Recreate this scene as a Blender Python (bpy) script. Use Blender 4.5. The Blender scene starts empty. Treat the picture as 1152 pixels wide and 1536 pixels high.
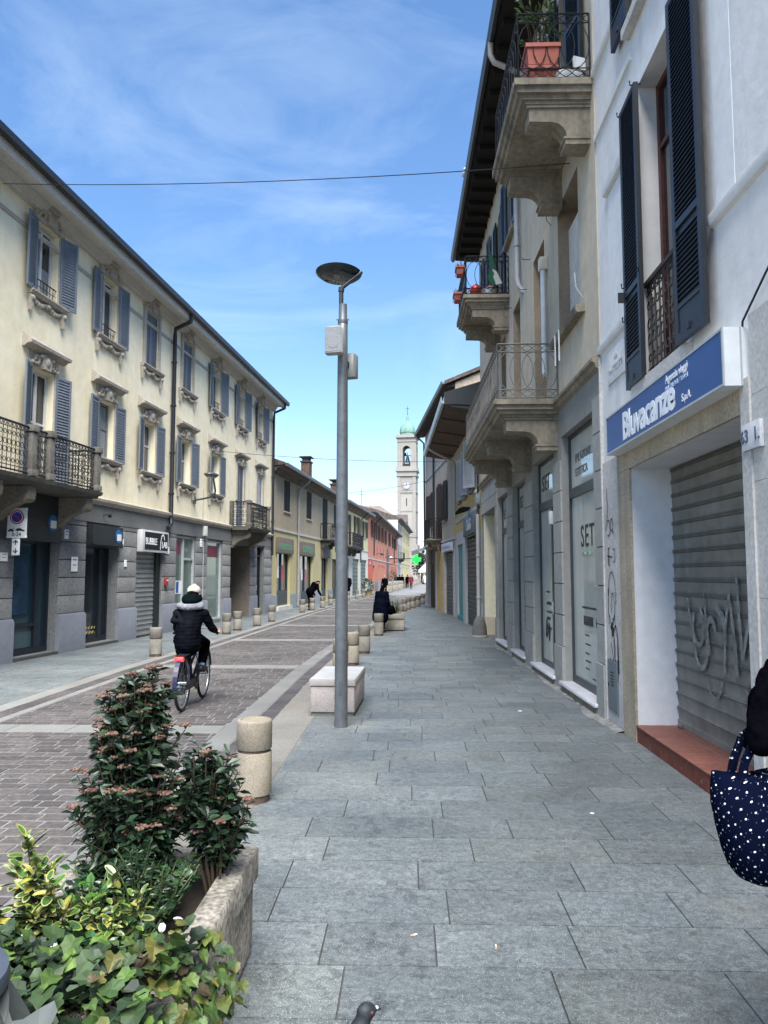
import bpy, bmesh, math, random
from mathutils import Vector, Matrix
R = math.radians
random.seed(7)
scene = bpy.context.scene
COL = scene.collection
PI = math.pi

# ---------------------------------------------------------------- materials
_mats = {}
def srgb(r, g, b):
    return tuple(((c/255)/12.92 if c/255 <= .04045 else ((c/255+.055)/1.055)**2.4) for c in (r, g, b))
class NT:
    def __init__(s, name):
        s.m = bpy.data.materials.new(name); s.m.use_nodes = True
        s.t = s.m.node_tree; s.n = s.t.nodes; s.l = s.t.links
        s.b = s.n['Principled BSDF']; s.tc = s.n.new('ShaderNodeTexCoord')
    def mapping(s, sc=(1, 1, 1), rot=(0, 0, 0), src='Object'):
        m = s.n.new('ShaderNodeMapping'); m.inputs['Scale'].default_value = sc; m.inputs['Rotation'].default_value = rot
        s.l.new(s.tc.outputs[src], m.inputs['Vector']); return m.outputs[0]
    def noise(s, scale, detail=4, vec=None, rough=.55, dist=0):
        n = s.n.new('ShaderNodeTexNoise'); n.inputs['Scale'].default_value = scale
        n.inputs['Detail'].default_value = detail; n.inputs['Roughness'].default_value = rough
        n.inputs['Distortion'].default_value = dist
        s.l.new(vec if vec is not None else s.tc.outputs['Object'], n.inputs['Vector']); return n.outputs['Fac']
    def ramp(s, fac, stops):
        r = s.n.new('ShaderNodeValToRGB'); e = r.color_ramp.elements
        while len(e) < len(stops): e.new(.5)
        for i, (p, c) in enumerate(stops):
            e[i].position = p; c = (c, c, c) if not hasattr(c, '__len__') else c; e[i].color = (*c, 1)
        s.l.new(fac, r.inputs[0]); return r.outputs[0]
    def mix(s, a, b, fac, mode='MIX'):
        m = s.n.new('ShaderNodeMix'); m.data_type = 'RGBA'; m.blend_type = mode
        for sock, v in ((m.inputs[0], fac), (m.inputs[6], a), (m.inputs[7], b)):
            if hasattr(v, 'is_output'): s.l.new(v, sock)
            elif not hasattr(v, '__len__'): sock.default_value = v
            else: sock.default_value = (*v, 1)
        return m.outputs[2]
    def bump(s, h, strength=.3, dist=.01, nrm=None):
        b = s.n.new('ShaderNodeBump'); b.inputs['Strength'].default_value = strength; b.inputs['Distance'].default_value = dist
        s.l.new(h, b.inputs['Height'])
        if nrm is not None: s.l.new(nrm, b.inputs['Normal'])
        s.l.new(b.outputs[0], s.b.inputs['Normal']); return b.outputs[0]
    def attr(s, name='Col'):
        a = s.n.new('ShaderNodeAttribute'); a.attribute_name = name; return a.outputs['Color']
    def base(s, c):
        if hasattr(c, 'is_output'): s.l.new(c, s.b.inputs['Base Color'])
        else: s.b.inputs['Base Color'].default_value = (*c, 1)
    def set(s, rough=.8, metal=0, spec=.4):
        s.b.inputs['Roughness'].default_value = rough; s.b.inputs['Metallic'].default_value = metal
        s.b.inputs['Specular IOR Level'].default_value = spec
def mul(c, k): return tuple(min(1, x*k) for x in c)
def surf(name, col, rough=.8, var=.12, scale=1.2, fine=18, fvar=.08, bump=.15, bscale=60, bdist=.004,
         stain=0, stain_col=None, metal=0, spec=.35, attr=False, patch=None):
    """weathered surface: broad and fine colour variation, vertical rain streaks, bump"""
    if name in _mats: return _mats[name]
    t = NT(name)
    big = t.noise(scale, 5)
    c = t.mix(mul(col, 1-var), mul(col, 1+var), t.ramp(big, [(.3, 0), (.7, 1)]))
    if patch:
        c = t.mix(c, patch[0], t.ramp(t.noise(patch[1], 6, rough=.6), [(patch[2], 0), (patch[2]+.05, patch[3])]))
    if fvar: c = t.mix(c, t.ramp(t.noise(fine, 4), [(.25, 1-fvar*2), (.75, 1+fvar)]), 1.0, 'MULTIPLY')
    if stain:
        sv = t.noise(1.0, 5, t.mapping((4.2, 4.2, .2)))
        c = t.mix(c, stain_col or mul(col, .45), t.ramp(sv, [(.5, 0), (.78, stain)]))
        sp = t.noise(2.3, 8, rough=.7)
        c = t.mix(c, stain_col or mul(col, .5), t.ramp(sp, [(.55, 0), (.8, stain*.8)]))
    if attr: c = t.mix(c, t.attr(), 1.0, 'MULTIPLY')
    t.base(c); t.set(rough, metal, spec)
    if spec < .05: t.b.inputs['IOR'].default_value = 1.06
    if bump: t.bump(t.noise(bscale, 5), bump, bdist)
    _mats[name] = t.m; return t.m
def plain(name, col, rough=.5, metal=0, spec=.4, var=.08, fine=9):
    return surf(name, col, rough, var=var, scale=2, fine=fine, fvar=.06, bump=.05, bscale=30, metal=metal, spec=spec)
def emis(name, col, strength):
    if name in _mats: return _mats[name]
    t = NT(name); t.base(col); t.b.inputs['Emission Color'].default_value = (*col, 1); t.b.inputs['Emission Strength'].default_value = strength
    _mats[name] = t.m; return t.m
def granite(name, cols, scale=220, rough=.75, attr=False, big=.15, bump=.25):
    if name in _mats: return _mats[name]
    t = NT(name)
    n = t.noise(scale, 3, rough=.75)
    c = t.ramp(n, [(.34, cols[0]), (.47, cols[1]), (.6, cols[1]), (.7, cols[2])])
    c = t.mix(c, t.ramp(t.noise(3, 6, rough=.65), [(.3, 1-big), (.7, 1+big*.6)]), 1, 'MULTIPLY')
    if attr: c = t.mix(c, t.attr(), 1, 'MULTIPLY')
    t.base(c); t.set(rough, 0, .35); t.bump(n, bump, .003); _mats[name] = t.m; return t.m

# ---------------------------------------------------------------- mesh builder
class MB:
    def __init__(s, side=1, u0=0.0):
        s.v = []; s.f = []; s.mi = []; s.c = []; s.side = side; s.u0 = u0; s.T = None; s.hascol = False; s.calls = []
    def P(s, p):
        if s.T is not None: p = s.T @ Vector(p)
        return (p[0]-s.u0, s.side*p[1], p[2])
    def add(s, vs, fs, mi=0, col=None):
        o = len(s.v); s.v += [s.P(p) for p in vs]; s.calls.append((o, len(s.v), len(s.f), len(s.f)+len(fs)))
        for f in fs:
            s.f.append(tuple(o+i for i in f)); s.mi.append(mi); s.c.append(col)
        if col is not None: s.hascol = True
    def box(s, u0, u1, n0, n1, z0, z1, mi=0, col=None):
        v = [(u0, n0, z0), (u1, n0, z0), (u1, n1, z0), (u0, n1, z0), (u0, n0, z1), (u1, n0, z1), (u1, n1, z1), (u0, n1, z1)]
        s.add(v, [(0, 3, 2, 1), (4, 5, 6, 7), (0, 1, 5, 4), (1, 2, 6, 5), (2, 3, 7, 6), (3, 0, 4, 7)], mi, col)
    def cbox(s, u0, u1, n0, n1, z0, z1, ch=.01, mi=0, col=None):
        """box with chamfered top and vertical edges"""
        def ring(d, z): 
            a, b, c, e = u0+d, u1-d, n0+d, n1-d
            return [(a+ch, c, z), (b-ch, c, z), (b, c+ch, z), (b, e-ch, z), (b-ch, e, z), (a+ch, e, z), (a, e-ch, z), (a, c+ch, z)]
        vs = ring(0, z0)+ring(0, z1-ch)+ring(ch*.7, z1)
        fs = [tuple(range(7, -1, -1)), tuple(range(16, 24))]
        for k in (0, 8):
            for i in range(8): fs.append((k+i, k+(i+1) % 8, k+8+(i+1) % 8, k+8+i))
        s.add(vs, fs, mi, col)
    def quad(s, a, b, c, d, mi=0, col=None): s.add([a, b, c, d], [(0, 1, 2, 3)], mi, col)
    def prof(s, poly, u0, u1, mi=0, col=None):
        """closed (n,z) profile swept along u"""
        k = len(poly)
        vs = [(u0, n, z) for n, z in poly]+[(u1, n, z) for n, z in poly]
        fs = [tuple(range(k)), tuple(range(2*k-1, k-1, -1))]+[(i, i+k, (i+1) % k+k, (i+1) % k) for i in range(k)]
        s.add(vs, fs, mi, col)
    def prism(s, poly, n0, n1, mi=0, col=None):
        """closed (u,z) outline extruded along n"""
        k = len(poly)
        vs = [(u, n0, z) for u, z in poly]+[(u, n1, z) for u, z in poly]
        fs = [tuple(range(k)), tuple(range(2*k-1, k-1, -1))]+[(i, i+k, (i+1) % k+k, (i+1) % k) for i in range(k)]
        s.add(vs, fs, mi, col)
    def slab(s, poly, z0, z1, mi=0, col=None):
        k = len(poly)
        vs = [(x, y, z0) for x, y in poly]+[(x, y, z1) for x, y in poly]
        fs = [tuple(range(k)), tuple(range(2*k-1, k-1, -1))]+[(i, i+k, (i+1) % k+k, (i+1) % k) for i in range(k)]
        s.add(vs, fs, mi, col)
    def tube(s, pts, r, k=6, mi=0, closed=False, caps=True, col=None):
        pts = [Vector(p) for p in pts]; n = len(pts); rs = r if hasattr(r, '__len__') else [r]*n
        vs = []; up = None
        for i, p in enumerate(pts):
            a = pts[(i-1) % n] if (i or closed) else p; b = pts[(i+1) % n] if (i < n-1 or closed) else p
            d = (b-a).normalized() if (b-a).length > 1e-9 else Vector((0, 0, 1))
            if up is None:
                up = Vector((0, 0, 1)) if abs(d.z) < .9 else Vector((1, 0, 0))
            e1 = (up-d*up.dot(d))
            e1 = e1.normalized() if e1.length > 1e-6 else d.orthogonal().normalized()
            e2 = d.cross(e1); up = e1
            for j in range(k):
                t = 2*PI*j/k; vs.append(tuple(p+e1*(rs[i]*math.cos(t))+e2*(rs[i]*math.sin(t))))
        fs = []
        for i in range(n if closed else n-1):
            o, q = i*k, ((i+1) % n)*k
            for j in range(k): fs.append((o+j, o+(j+1) % k, q+(j+1) % k, q+j))
        if caps and not closed: fs += [tuple(range(k-1, -1, -1)), tuple((n-1)*k+j for j in range(k))]
        s.add(vs, fs, mi, col)
    def lathe(s, prof, c=(0, 0, 0), k=24, mi=0, col=None, sx=1, sy=1):
        """(r,z) profile about a vertical axis at c"""
        vs = []; fs = []; n = len(prof)
        for r, z in prof:
            for j in range(k):
                t = 2*PI*j/k; vs.append((c[0]+r*sx*math.cos(t), c[1]+r*sy*math.sin(t), c[2]+z))
        for i in range(n-1):
            for j in range(k): fs.append((i*k+j, i*k+(j+1) % k, (i+1)*k+(j+1) % k, (i+1)*k+j))
        fs += [tuple(range(k-1, -1, -1)), tuple((n-1)*k+j for j in range(k))]
        s.add(vs, fs, mi, col)
    def ell(s, c, r, k=10, m=7, mi=0, col=None, rot=None):
        vs = [(0, 0, -1)]; 
        for i in range(1, m):
            a = -PI/2+PI*i/m
            for j in range(k): vs.append((math.cos(a)*math.cos(2*PI*j/k), math.cos(a)*math.sin(2*PI*j/k), math.sin(a)))
        vs.append((0, 0, 1))
        fs = [(0, 1+(j+1) % k, 1+j) for j in range(k)]
        for i in range(m-2):
            o = 1+i*k
            for j in range(k): fs.append((o+j, o+(j+1) % k, o+k+(j+1) % k, o+k+j))
        o = 1+(m-2)*k; fs += [(o+j, o+(j+1) % k, len(vs)-1) for j in range(k)]
        out = []
        for v in vs:
            q = Vector((v[0]*r[0], v[1]*r[1], v[2]*r[2]))
            if rot is not None: q = rot @ q
            out.append((c[0]+q.x, c[1]+q.y, c[2]+q.z))
        s.add(out, fs, mi, col)
    def capsule(s, a, ra, b, rb, k=12, m=4, mi=0):
        a, b = Vector(a), Vector(b); d = (b-a); L = d.length; d = d/L if L > 1e-6 else Vector((0, 0, 1))
        pts = []; rs = []
        for i in range(m+1):
            t = PI/2*(1-i/m)*.98; pts.append(a-d*ra*math.sin(t)); rs.append(ra*math.cos(t))
        for i in range(m+1):
            t = PI/2*(i/m)*.98; pts.append(b+d*rb*math.sin(t)); rs.append(rb*math.cos(t))
        s.tube(pts, rs, k, mi)
    def wall(s, u0, u1, z0, z1, holes, n=0.0, depth=.25, mi=0, rmi=None):
        rmi = mi if rmi is None else rmi
        us = sorted({u0, u1, *[h[0] for h in holes], *[h[1] for h in holes]}); us = [u for u in us if u0 <= u <= u1]
        zs = sorted({z0, z1, *[h[2] for h in holes], *[h[3] for h in holes]}); zs = [z for z in zs if z0 <= z <= z1]
        for i in range(len(us)-1):
            for j in range(len(zs)-1):
                cu, cz = (us[i]+us[i+1])/2, (zs[j]+zs[j+1])/2
                if any(h[0] < cu < h[1] and h[2] < cz < h[3] for h in holes): continue
                s.quad((us[i], n, zs[j]), (us[i+1], n, zs[j]), (us[i+1], n, zs[j+1]), (us[i], n, zs[j+1]), mi)
        for h in holes:
            d = n-(h[4] if len(h) > 4 else depth); a, b, c, e = h[:4]
            s.quad((a, n, c), (a, d, c), (a, d, e), (a, n, e), rmi); s.quad((b, n, c), (b, n, e), (b, d, e), (b, d, c), rmi)
            s.quad((a, n, e), (a, d, e), (b, d, e), (b, n, e), rmi); s.quad((a, n, c), (b, n, c), (b, d, c), (a, d, c), rmi)
    def mesh(s, name, mats, smooth=38):
        me = bpy.data.meshes.new(name); me.from_pydata(s.v, [], s.f)
        mats = mats if isinstance(mats, (list, tuple)) else [mats]
        for m in mats: me.materials.append(m)
        if any(s.mi): me.polygons.foreach_set('material_index', s.mi)
        if s.hascol:
            a = me.color_attributes.new('Col', 'FLOAT_COLOR', 'CORNER'); dat = []
            for p, c in zip(me.polygons, s.c):
                c = c if c is not None else (1, 1, 1); dat += list((*c, 1))*p.loop_total
            a.data.foreach_set('color', dat)
        bm = bmesh.new(); bm.from_mesh(me); bmesh.ops.recalc_face_normals(bm, faces=bm.faces); bm.to_mesh(me); bm.free()
        if smooth:
            me.polygons.foreach_set('use_smooth', [True]*len(me.polygons)); me.set_sharp_from_angle(angle=R(smooth))
        me.update(); return me
    def pieces(s, tol):
        """one builder per group of shapes that touch"""
        bb = [([min(s.v[i][k] for i in range(c[0], c[1]))-tol for k in range(3)], [max(s.v[i][k] for i in range(c[0], c[1]))+tol for k in range(3)]) for c in s.calls]
        p = list(range(len(bb)))
        def root(i):
            while p[i] != i: i = p[i]
            return i
        for i in range(len(bb)):
            for j in range(i):
                if all(bb[i][0][k] <= bb[j][1][k] and bb[j][0][k] <= bb[i][1][k] for k in range(3)): p[root(i)] = root(j)
        out = {}
        for i, c in enumerate(s.calls):
            m = out.setdefault(root(i), MB()); o = len(m.v)-c[0]; m.v += s.v[c[0]:c[1]]; m.f += [tuple(x+o for x in f) for f in s.f[c[2]:c[3]]]; m.mi += s.mi[c[2]:c[3]]; m.c += s.c[c[2]:c[3]]; m.hascol = s.hascol
        return list(out.values())
    def build_each(s, name, mats, parent, tol=.02, **kw): return [m.build(name, mats, parent, **kw) for m in s.pieces(tol)]
    def build(s, name, mats, parent=None, loc=(0, 0, 0), rz=0, smooth=38, label=None):
        o = bpy.data.objects.new(name, s.mesh(name, mats, smooth)); COL.objects.link(o)
        o.location = loc; o.rotation_euler = (0, 0, rz)
        if parent is not None: o.parent = parent
        if label: o['label'] = label
        return o
def thing(name, label, cat, loc=(0, 0, 0), rz=0, group=None):
    o = bpy.data.objects.new(name, None); COL.objects.link(o); o.empty_display_size = .1
    o.location = loc; o.rotation_euler = (0, 0, rz); return tag(o, label, cat, group)
def tag(o, label, cat, group=None):
    o['label'] = label; o['category'] = cat
    if group: o['group'] = group
    return o
def struct(o): o['kind'] = 'structure'; return o
def copy_tree(o, parent=None):
    c = o.copy(); COL.objects.link(c)
    if parent is not None: c.parent = parent
    for ch in list(o.children): copy_tree(ch, c)
    return c
def place(o, parent, loc, rz=0, name=None, label=None):
    """copy of a part (and its sub-parts) at another spot of a thing"""
    c = copy_tree(o, parent); c.location = loc; c.rotation_euler = (0, 0, rz)
    if label: c['label'] = label
    return c
def text_mesh(body, size, mat, depth=.004, bold=0, align='CENTER', shear=0, spacing=1):
    cu = bpy.data.curves.new('lettering', 'FONT'); cu.body = body; cu.size = size; cu.extrude = depth; cu.offset = bold
    cu.align_x = align; cu.shear = shear; cu.resolution_u = 3; cu.space_character = spacing
    o = bpy.data.objects.new('lettering', cu); COL.objects.link(o)
    me = bpy.data.meshes.new_from_object(o.evaluated_get(bpy.context.evaluated_depsgraph_get()))
    bpy.data.objects.remove(o); me.materials.clear(); me.materials.append(mat); return me

class Facade:
    """a building front: u runs along it (equal to world y), n outwards, z up"""
    def __init__(s, name, label, cat, P, slope, y0, side):
        s.x = lambda y: P[0]+slope*(y-P[1]); s.side = side; s.y0 = y0; s.slope = slope
        s.a = -math.atan(slope)
        s.root = thing(name, label, cat, (s.x(y0), y0, 0), PI/2+s.a)
    def mb(s, rel=False): return MB(s.side, 0 if rel else s.y0)
    def loc(s, u, n=0, z=0): return (u-s.y0, s.side*n, z)
    def world(s, u, n, z):
        c, q = math.cos(s.a), math.sin(s.a); l = u-s.y0; m = s.side*n
        return Vector((s.x(s.y0)-q*l-c*m, s.y0+c*l-q*m, z))
    def part(s, name, mb, mat, u=None, n=0, z=0, parent=None, rz=0, label=None, smooth=38, each=0):
        if each: return mb.build_each(name, mat, parent or s.root, each)
        return mb.build(name, mat, parent or s.root, s.loc(u, n, z) if u is not None else (0, 0, 0), rz, smooth, label)
    def text(s, body, u, n, z, size, mat, bold=0, depth=.003, name='lettering', parent=None, align='CENTER', shear=0, spacing=1, world=False):
        me = text_mesh(body, size, mat, depth, bold, align, shear, spacing)
        o = bpy.data.objects.new(name, me); COL.objects.link(o)
        x = Vector((-s.side, 0, 0)); zz = Vector((0, s.side, 0)); yy = Vector((0, 0, 1))
        M = Matrix((x, yy, zz)).transposed().to_4x4(); M.translation = Vector(s.loc(u, n, z))
        o.parent = parent or s.root; o.matrix_local = M
        return o

# ---------------------------------------------------------------- shared palette
PANE = None
def glass(name, col, rough=.06, spec=.6):
    if name in _mats: return _mats[name]
    t = NT(name); v = t.noise(.9, 3); t.base(t.mix(mul(col, .6), mul(col, 1.4), v)); t.set(rough, 0, spec)
    t.bump(t.noise(1.6, 2), .04, .02); _mats[name] = t.m; return t.m
G_DARK = glass('dark window glass', (.018, .024, .03))
G_BLUE = glass('blue shop glass', (.012, .03, .045))
G_GREEN = glass('greenish shop glass', (.11, .155, .128), .04)
G_FROST = glass('frosted shop glass', (.42, .445, .41), .05)
WHITE = plain('white painted wood', (.62, .62, .6), .5)
SHUT_BLUE = surf('blue grey shutter paint', (.155, .178, .206), .6, var=.16, scale=1.1, fine=9, fvar=.08, bump=.05, stain=.3, stain_col=(.10, .115, .135))
SHUT_DARK = surf('dark blue shutter paint', (.009, .013, .02), .45, var=.3, fvar=.15, spec=.5)
SHUT_BROWN = plain('dark brown shutter paint', (.035, .022, .018), .6, var=.2)
IRON = plain('black wrought iron', (.012, .013, .016), .55, spec=.4)
RUST_IRON = surf('weathered iron', (.05, .04, .035), .75, var=.35, scale=8)
ZINC = plain('grey zinc gutter', (.10, .11, .12), .45, metal=.4, var=.15)
DARKPIPE = plain('dark painted pipe', (.016, .017, .02), .45)
TILE = surf('old roof tiles', (.09, .07, .06), .9, var=.4, scale=3, fine=14, fvar=.3, bump=.5, bscale=20, bdist=.02)
BLACK = plain('black plastic', (.008, .008, .009), .5)
DARKPANEL = plain('anthracite panel', (.022, .024, .026), .45)
DKFRAME = plain('dark navy frame', (.008, .012, .02), .4, spec=.5)
ALU = plain('pale aluminium frame', (.42, .45, .46), .4, metal=.2)
PAPER = plain('white paper', (.7, .7, .68), .8)
INKBLACK = plain('black ink', (.008, .008, .009), .7)
# ================================================================ GROUND
def lerp_table(tab):
    def f(y):
        if y <= tab[0][0]: return tab[0][1]
        for (a, x0), (b, x1) in zip(tab, tab[1:]):
            if y <= b: 
                t = (y-a)/(b-a); return x0+(x1-x0)*t
        return tab[-1][1]
    return f
eL = lerp_table([(13, -4.57), (17, -4.43), (24, -4.22), (31, -4.02), (41, -3.6), (52, -3.0), (60.6, -2.35), (72, -1.4), (116, .7), (200, 3.5)])
eR = lerp_table([(13, -2.0), (16, -1.93), (20.7, -1.72), (26, -1.28), (33.7, -.95), (39, -.42), (46, .2), (60, 1.6), (72, 3.0), (116, 6), (200, 9)])
def slate_mat():
    t = NT('grey slate paving')
    v = t.mapping((1, 1, 1), (0, 0, .5))
    n1 = t.noise(1.1, 6, rough=.6); n2 = t.noise(26, 8, v, .75, 1.2); n3 = t.noise(4.2, 6, t.mapping((1, 3.2, 1), (0, 0, .45)), .7, 1.5)
    c = t.mix((.076, .089, .093), (.122, .139, .143), t.ramp(n1, [(.3, 0), (.72, 1)]))
    c = t.mix(c, t.ramp(n2, [(.30, .42), (.5, 1.0), (.70, 1.75)]), .95, 'MULTIPLY')
    c = t.mix(c, t.ramp(n3, [(.3, .74), (.5, 1.0), (.72, 1.18)]), 1, 'MULTIPLY')
    c = t.mix(c, (.235, .215, .17), t.ramp(t.noise(.8, 4, rough=.6), [(.6, 0), (.8, .35)]))
    sp = t.noise(7.5, 3, rough=.5)                                    # chewing gum and wet marks
    c = t.mix(c, (.05, .055, .06), t.ramp(sp, [(.645, 0), (.685, .6)]))
    sx = t.n.new('ShaderNodeSeparateXYZ'); t.l.new(t.tc.outputs['Object'], sx.inputs[0])
    tr = t.ramp(t.noise(1.3, 2), [(.3, .0), (.7, 1)]); mm = t.n.new('ShaderNodeMath'); mm.operation = 'MULTIPLY_ADD'; t.l.new(tr, mm.inputs[0]); mm.inputs[1].default_value = .5; t.l.new(sx.outputs[0], mm.inputs[2])
    mr = t.n.new('ShaderNodeMapRange'); mr.inputs[1].default_value = -.6; mr.inputs[2].default_value = 1.0; t.l.new(mm.outputs[0], mr.inputs[0])
    band = t.ramp(mr.outputs[0], [(.34, 0), (.46, 1), (.52, 1), (.62, 0)]); spl = t.ramp(t.noise(11, 5, t.mapping((1, .55, 1)), .65), [(.52, 0), (.62, .65)])
    drip = t.mix((0, 0, 0), spl, band)
    c = t.mix(c, (.038, .046, .05), drip)
    gl = t.noise(170, 2); c = t.mix(c, (.42, .45, .47), t.ramp(gl, [(.62, 0), (.68, .75)]))
    c = t.mix(c, t.attr(), 1, 'MULTIPLY')
    t.base(c); t.set(.62, 0, .4)
    r = t.ramp(n1, [(.3, .5), (.7, .72)]); t.l.new(r, t.b.inputs['Roughness'])
    t.bump(n2, .35, .006); return t.m
SLATE = slate_mat()
SETT = surf('purple grey porphyry setts', (.070, .064, .064), .7, var=.3, scale=.7, fine=22, fvar=.22, bump=.45, bscale=28, bdist=.01, attr=True)
GROUT = surf('dusty pale grout', (.15, .148, .142), .95, var=.25, scale=2, fine=40, fvar=.2)
JOINT = surf('dark slab joints', (.055, .055, .053), .95, var=.2)
LIGHTST = surf('pale granite strip', (.155, .156, .147), .75, var=.12, scale=1.5, fine=60, fvar=.14, bump=.2, attr=True, stain=0)
BEIGEST = surf('beige stone slabs', (.158, .152, .136), .78, var=.16, scale=1.1, fine=30, fvar=.16, bump=.2, attr=True, patch=((.13, .125, .12), 1.6, .62, .5))
EARTH = surf('far ground', (.15, .15, .145), .95, var=.2, scale=.3)

g = MB(); g.quad((-900, -900, -.08), (900, -900, -.08), (900, 2500, -.08), (-900, 2500, -.08))
struct(g.build('ground', EARTH))
g = MB()
ys = [-6, 4, 13, 17, 20.7, 24, 26, 31, 33.7, 39, 41, 46, 52, 60.6]
for a, b in zip(ys, ys[1:]): g.quad((eL(a)-1.4, a, -.004), (eR(a)+1.2, a, -.004), (eR(b)+1.2, b, -.004), (eL(b)-1.4, b, -.004))
struct(g.build('road_bed', GROUT))
g = MB(); g.quad((-1.3, -6, -.010), (4, -6, -.010), (4, 62, -.010), (-1.3, 62, -.010)); struct(g.build('right_pavement_bed', JOINT))
g = MB(); g.quad((-14, -6, -.010), (-4.8, -6, -.010), (-4.8, 62, -.010), (-14, 62, -.010)); struct(g.build('left_pavement_bed', JOINT))

def cells(mb, xa, xb, y0, y1, depth, lmin, lmax, gap, col, zj=.0015, skip=None, h=.012, soft=.004, gy=None):
    y = y0
    while y < y1:
        d = depth*random.uniform(.985, 1.015) if depth < .3 else depth
        if skip and skip(y, y+d): y = skip(y, y+d); continue
        a, b = y+(gy or gap)/2, y+d-(gy or gap)/2; off = random.uniform(0, lmax)
        x = min(xa(a), xa(b))-off; 
        while x < max(xb(a), xb(b)):
            L = random.uniform(lmin, lmax); 
            c0, c1 = x+gap/2, x+L-gap/2; x += L
            p = []
            for yy, first in ((a, c0), (a, c1), (b, c1), (b, c0)):
                p.append((min(max(first, xa(yy)), xb(yy)), yy))
            if p[1][0]-p[0][0] < .02 and p[2][0]-p[3][0] < .02: continue
            z = [random.uniform(-zj, zj) for _ in range(4)]
            cx = sum(q[0] for q in p)/4; cyy = sum(q[1] for q in p)/4
            top = []
            for q, zz in zip(p, z):
                top.append((q[0]+(soft if q[0] < cx else -soft), q[1]+(soft if q[1] < cyy else -soft), zz))
            low = [(q[0], q[1], -h) for q in p]
            mb.add(low+top, [(4, 5, 6, 7), (0, 1, 5, 4), (1, 2, 6, 5), (2, 3, 7, 6), (3, 0, 4, 7)], 0, col())
        y += d
def grey(lo, hi, warm=.0):
    def f():
        k = random.uniform(lo, hi); w = random.random()*warm; return (k*(1+w), k*(1+w*.5), k*(1-w*.4))
    return f
bands = [8.0+5.55*k for k in range(11)]
def skip(a, b):
    for q in bands:
        if a < q+.37 and b > q: return q+.37
    return None
g = MB(); cells(g, eL, eR, .4, 62, .148, .17, .28, .016, grey(.75, 1.25, .08), .002, skip, h=.0055, soft=.004); struct(g.build('road', SETT, smooth=0))
g = MB()
for q in bands: cells(g, eL, eR, q+.005, q+.2, .36, .5, .9, .006, grey(.9, 1.08), .001)
struct(g.build('cross_bands', LIGHTST, smooth=0))
def strip(name, f, o0, o1, d, gap, col, mat, mn=None, mx=None):
    g = MB(); cells(g, lambda y: f(y)+o0, lambda y: f(y)+o1, .4, 62, d, 8, 9, gap, col, .001); return struct(g.build(name, mat, smooth=0))
strip('gutter_strip', eR, .012, .25, .9, .006, grey(.86, 1.06), LIGHTST)
g = MB(); cells(g, lambda y: eR(y)+.26, lambda y: eR(y)+.45, .4, 62, .2, 8, 9, .008, grey(.75, 1.15), .002); struct(g.build('paver_strip', SETT, smooth=0))
strip('kerb_strip', eR, .46, .9, .8, .007, grey(.85, 1.1, .06), BEIGEST)
strip('left_gutter_strip', eL, -.14, -.012, .9, .006, grey(.95, 1.15), LIGHTST)
g = MB(); cells(g, lambda y: eL(y)-.35, lambda y: eL(y)-.15, .4, 62, .2, 8, 9, .008, grey(.85, 1.15), .002); struct(g.build('left_paver_strip', SETT, smooth=0))
strip('left_kerb_strip', eL, -.6, -.36, .8, .007, grey(.95, 1.12, .05), LIGHTST)
g = MB(); cells(g, lambda y: eR(y)+.908, lambda y: 2.62, .2, 60, .392, .48, .88, .0042, grey(.86, 1.10, .07), .0008, soft=.002, gy=.0065); struct(g.build('pavement', SLATE, smooth=0))
g = MB(); cells(g, lambda y: -11, lambda y: eL(y)-.607, .4, 60, .395, .5, .95, .006, grey(.9, 1.08, .04), .001); struct(g.build('left_pavement', SLATE, smooth=0))
g = MB()
ys = [60, 72, 90, 116, 150, 200, 260]
for a, b in zip(ys, ys[1:]): g.quad((eL(a)-5, a, .0), (eR(a)+9, a, .0), (eR(b)+9, b, .0), (eL(b)-5, b, .0))
struct(g.build('far_road', surf('far pale paving', (.14, .145, .15), .8, var=.15, scale=.6)))
# manhole frame in the pavement
g = MB()
for (a, b, c, d) in ((-.28, .34, 10.18, 10.195), (-.28, .34, 10.565, 10.58), (-.28, -.265, 10.195, 10.565), (.325, .34, 10.195, 10.565)): g.box(a, b, c, d, -.006, .001, 0, (.5, .5, .5))
g.box(-.255, .315, 10.205, 10.555, -.006, .0005, 1, (.95, .95, .95))
tag(g.build('manhole_cover', [JOINT, SLATE]), 'square slate manhole cover set flush in the pavement right of the granite block', 'manhole')

# rough mortar fillet where the pavement meets the right-hand walls
g = MB(); xs = []; y = 8.1
while y < 18.4: xs.append((y, random.uniform(.03, .11)+.05*math.sin(y*2.3))); y += random.uniform(.12, .3)
for (a, w), (b, v) in zip(xs, xs[1:]):
    fx = lambda q: 2.27-.0128*(q-8.4); g.add([(fx(a)-.05-w, a, .0025), (fx(b)-.05-v, b, .0025), (fx(b)-.02, b, .03), (fx(a)-.02, a, .03)], [(0, 1, 2, 3)])
struct(g.build('pavement_edge', surf('rough pale mortar', (.22, .222, .21), .95, var=.3, scale=5, fine=30, fvar=.3, bump=.8, bscale=30, bdist=.02)))
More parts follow.
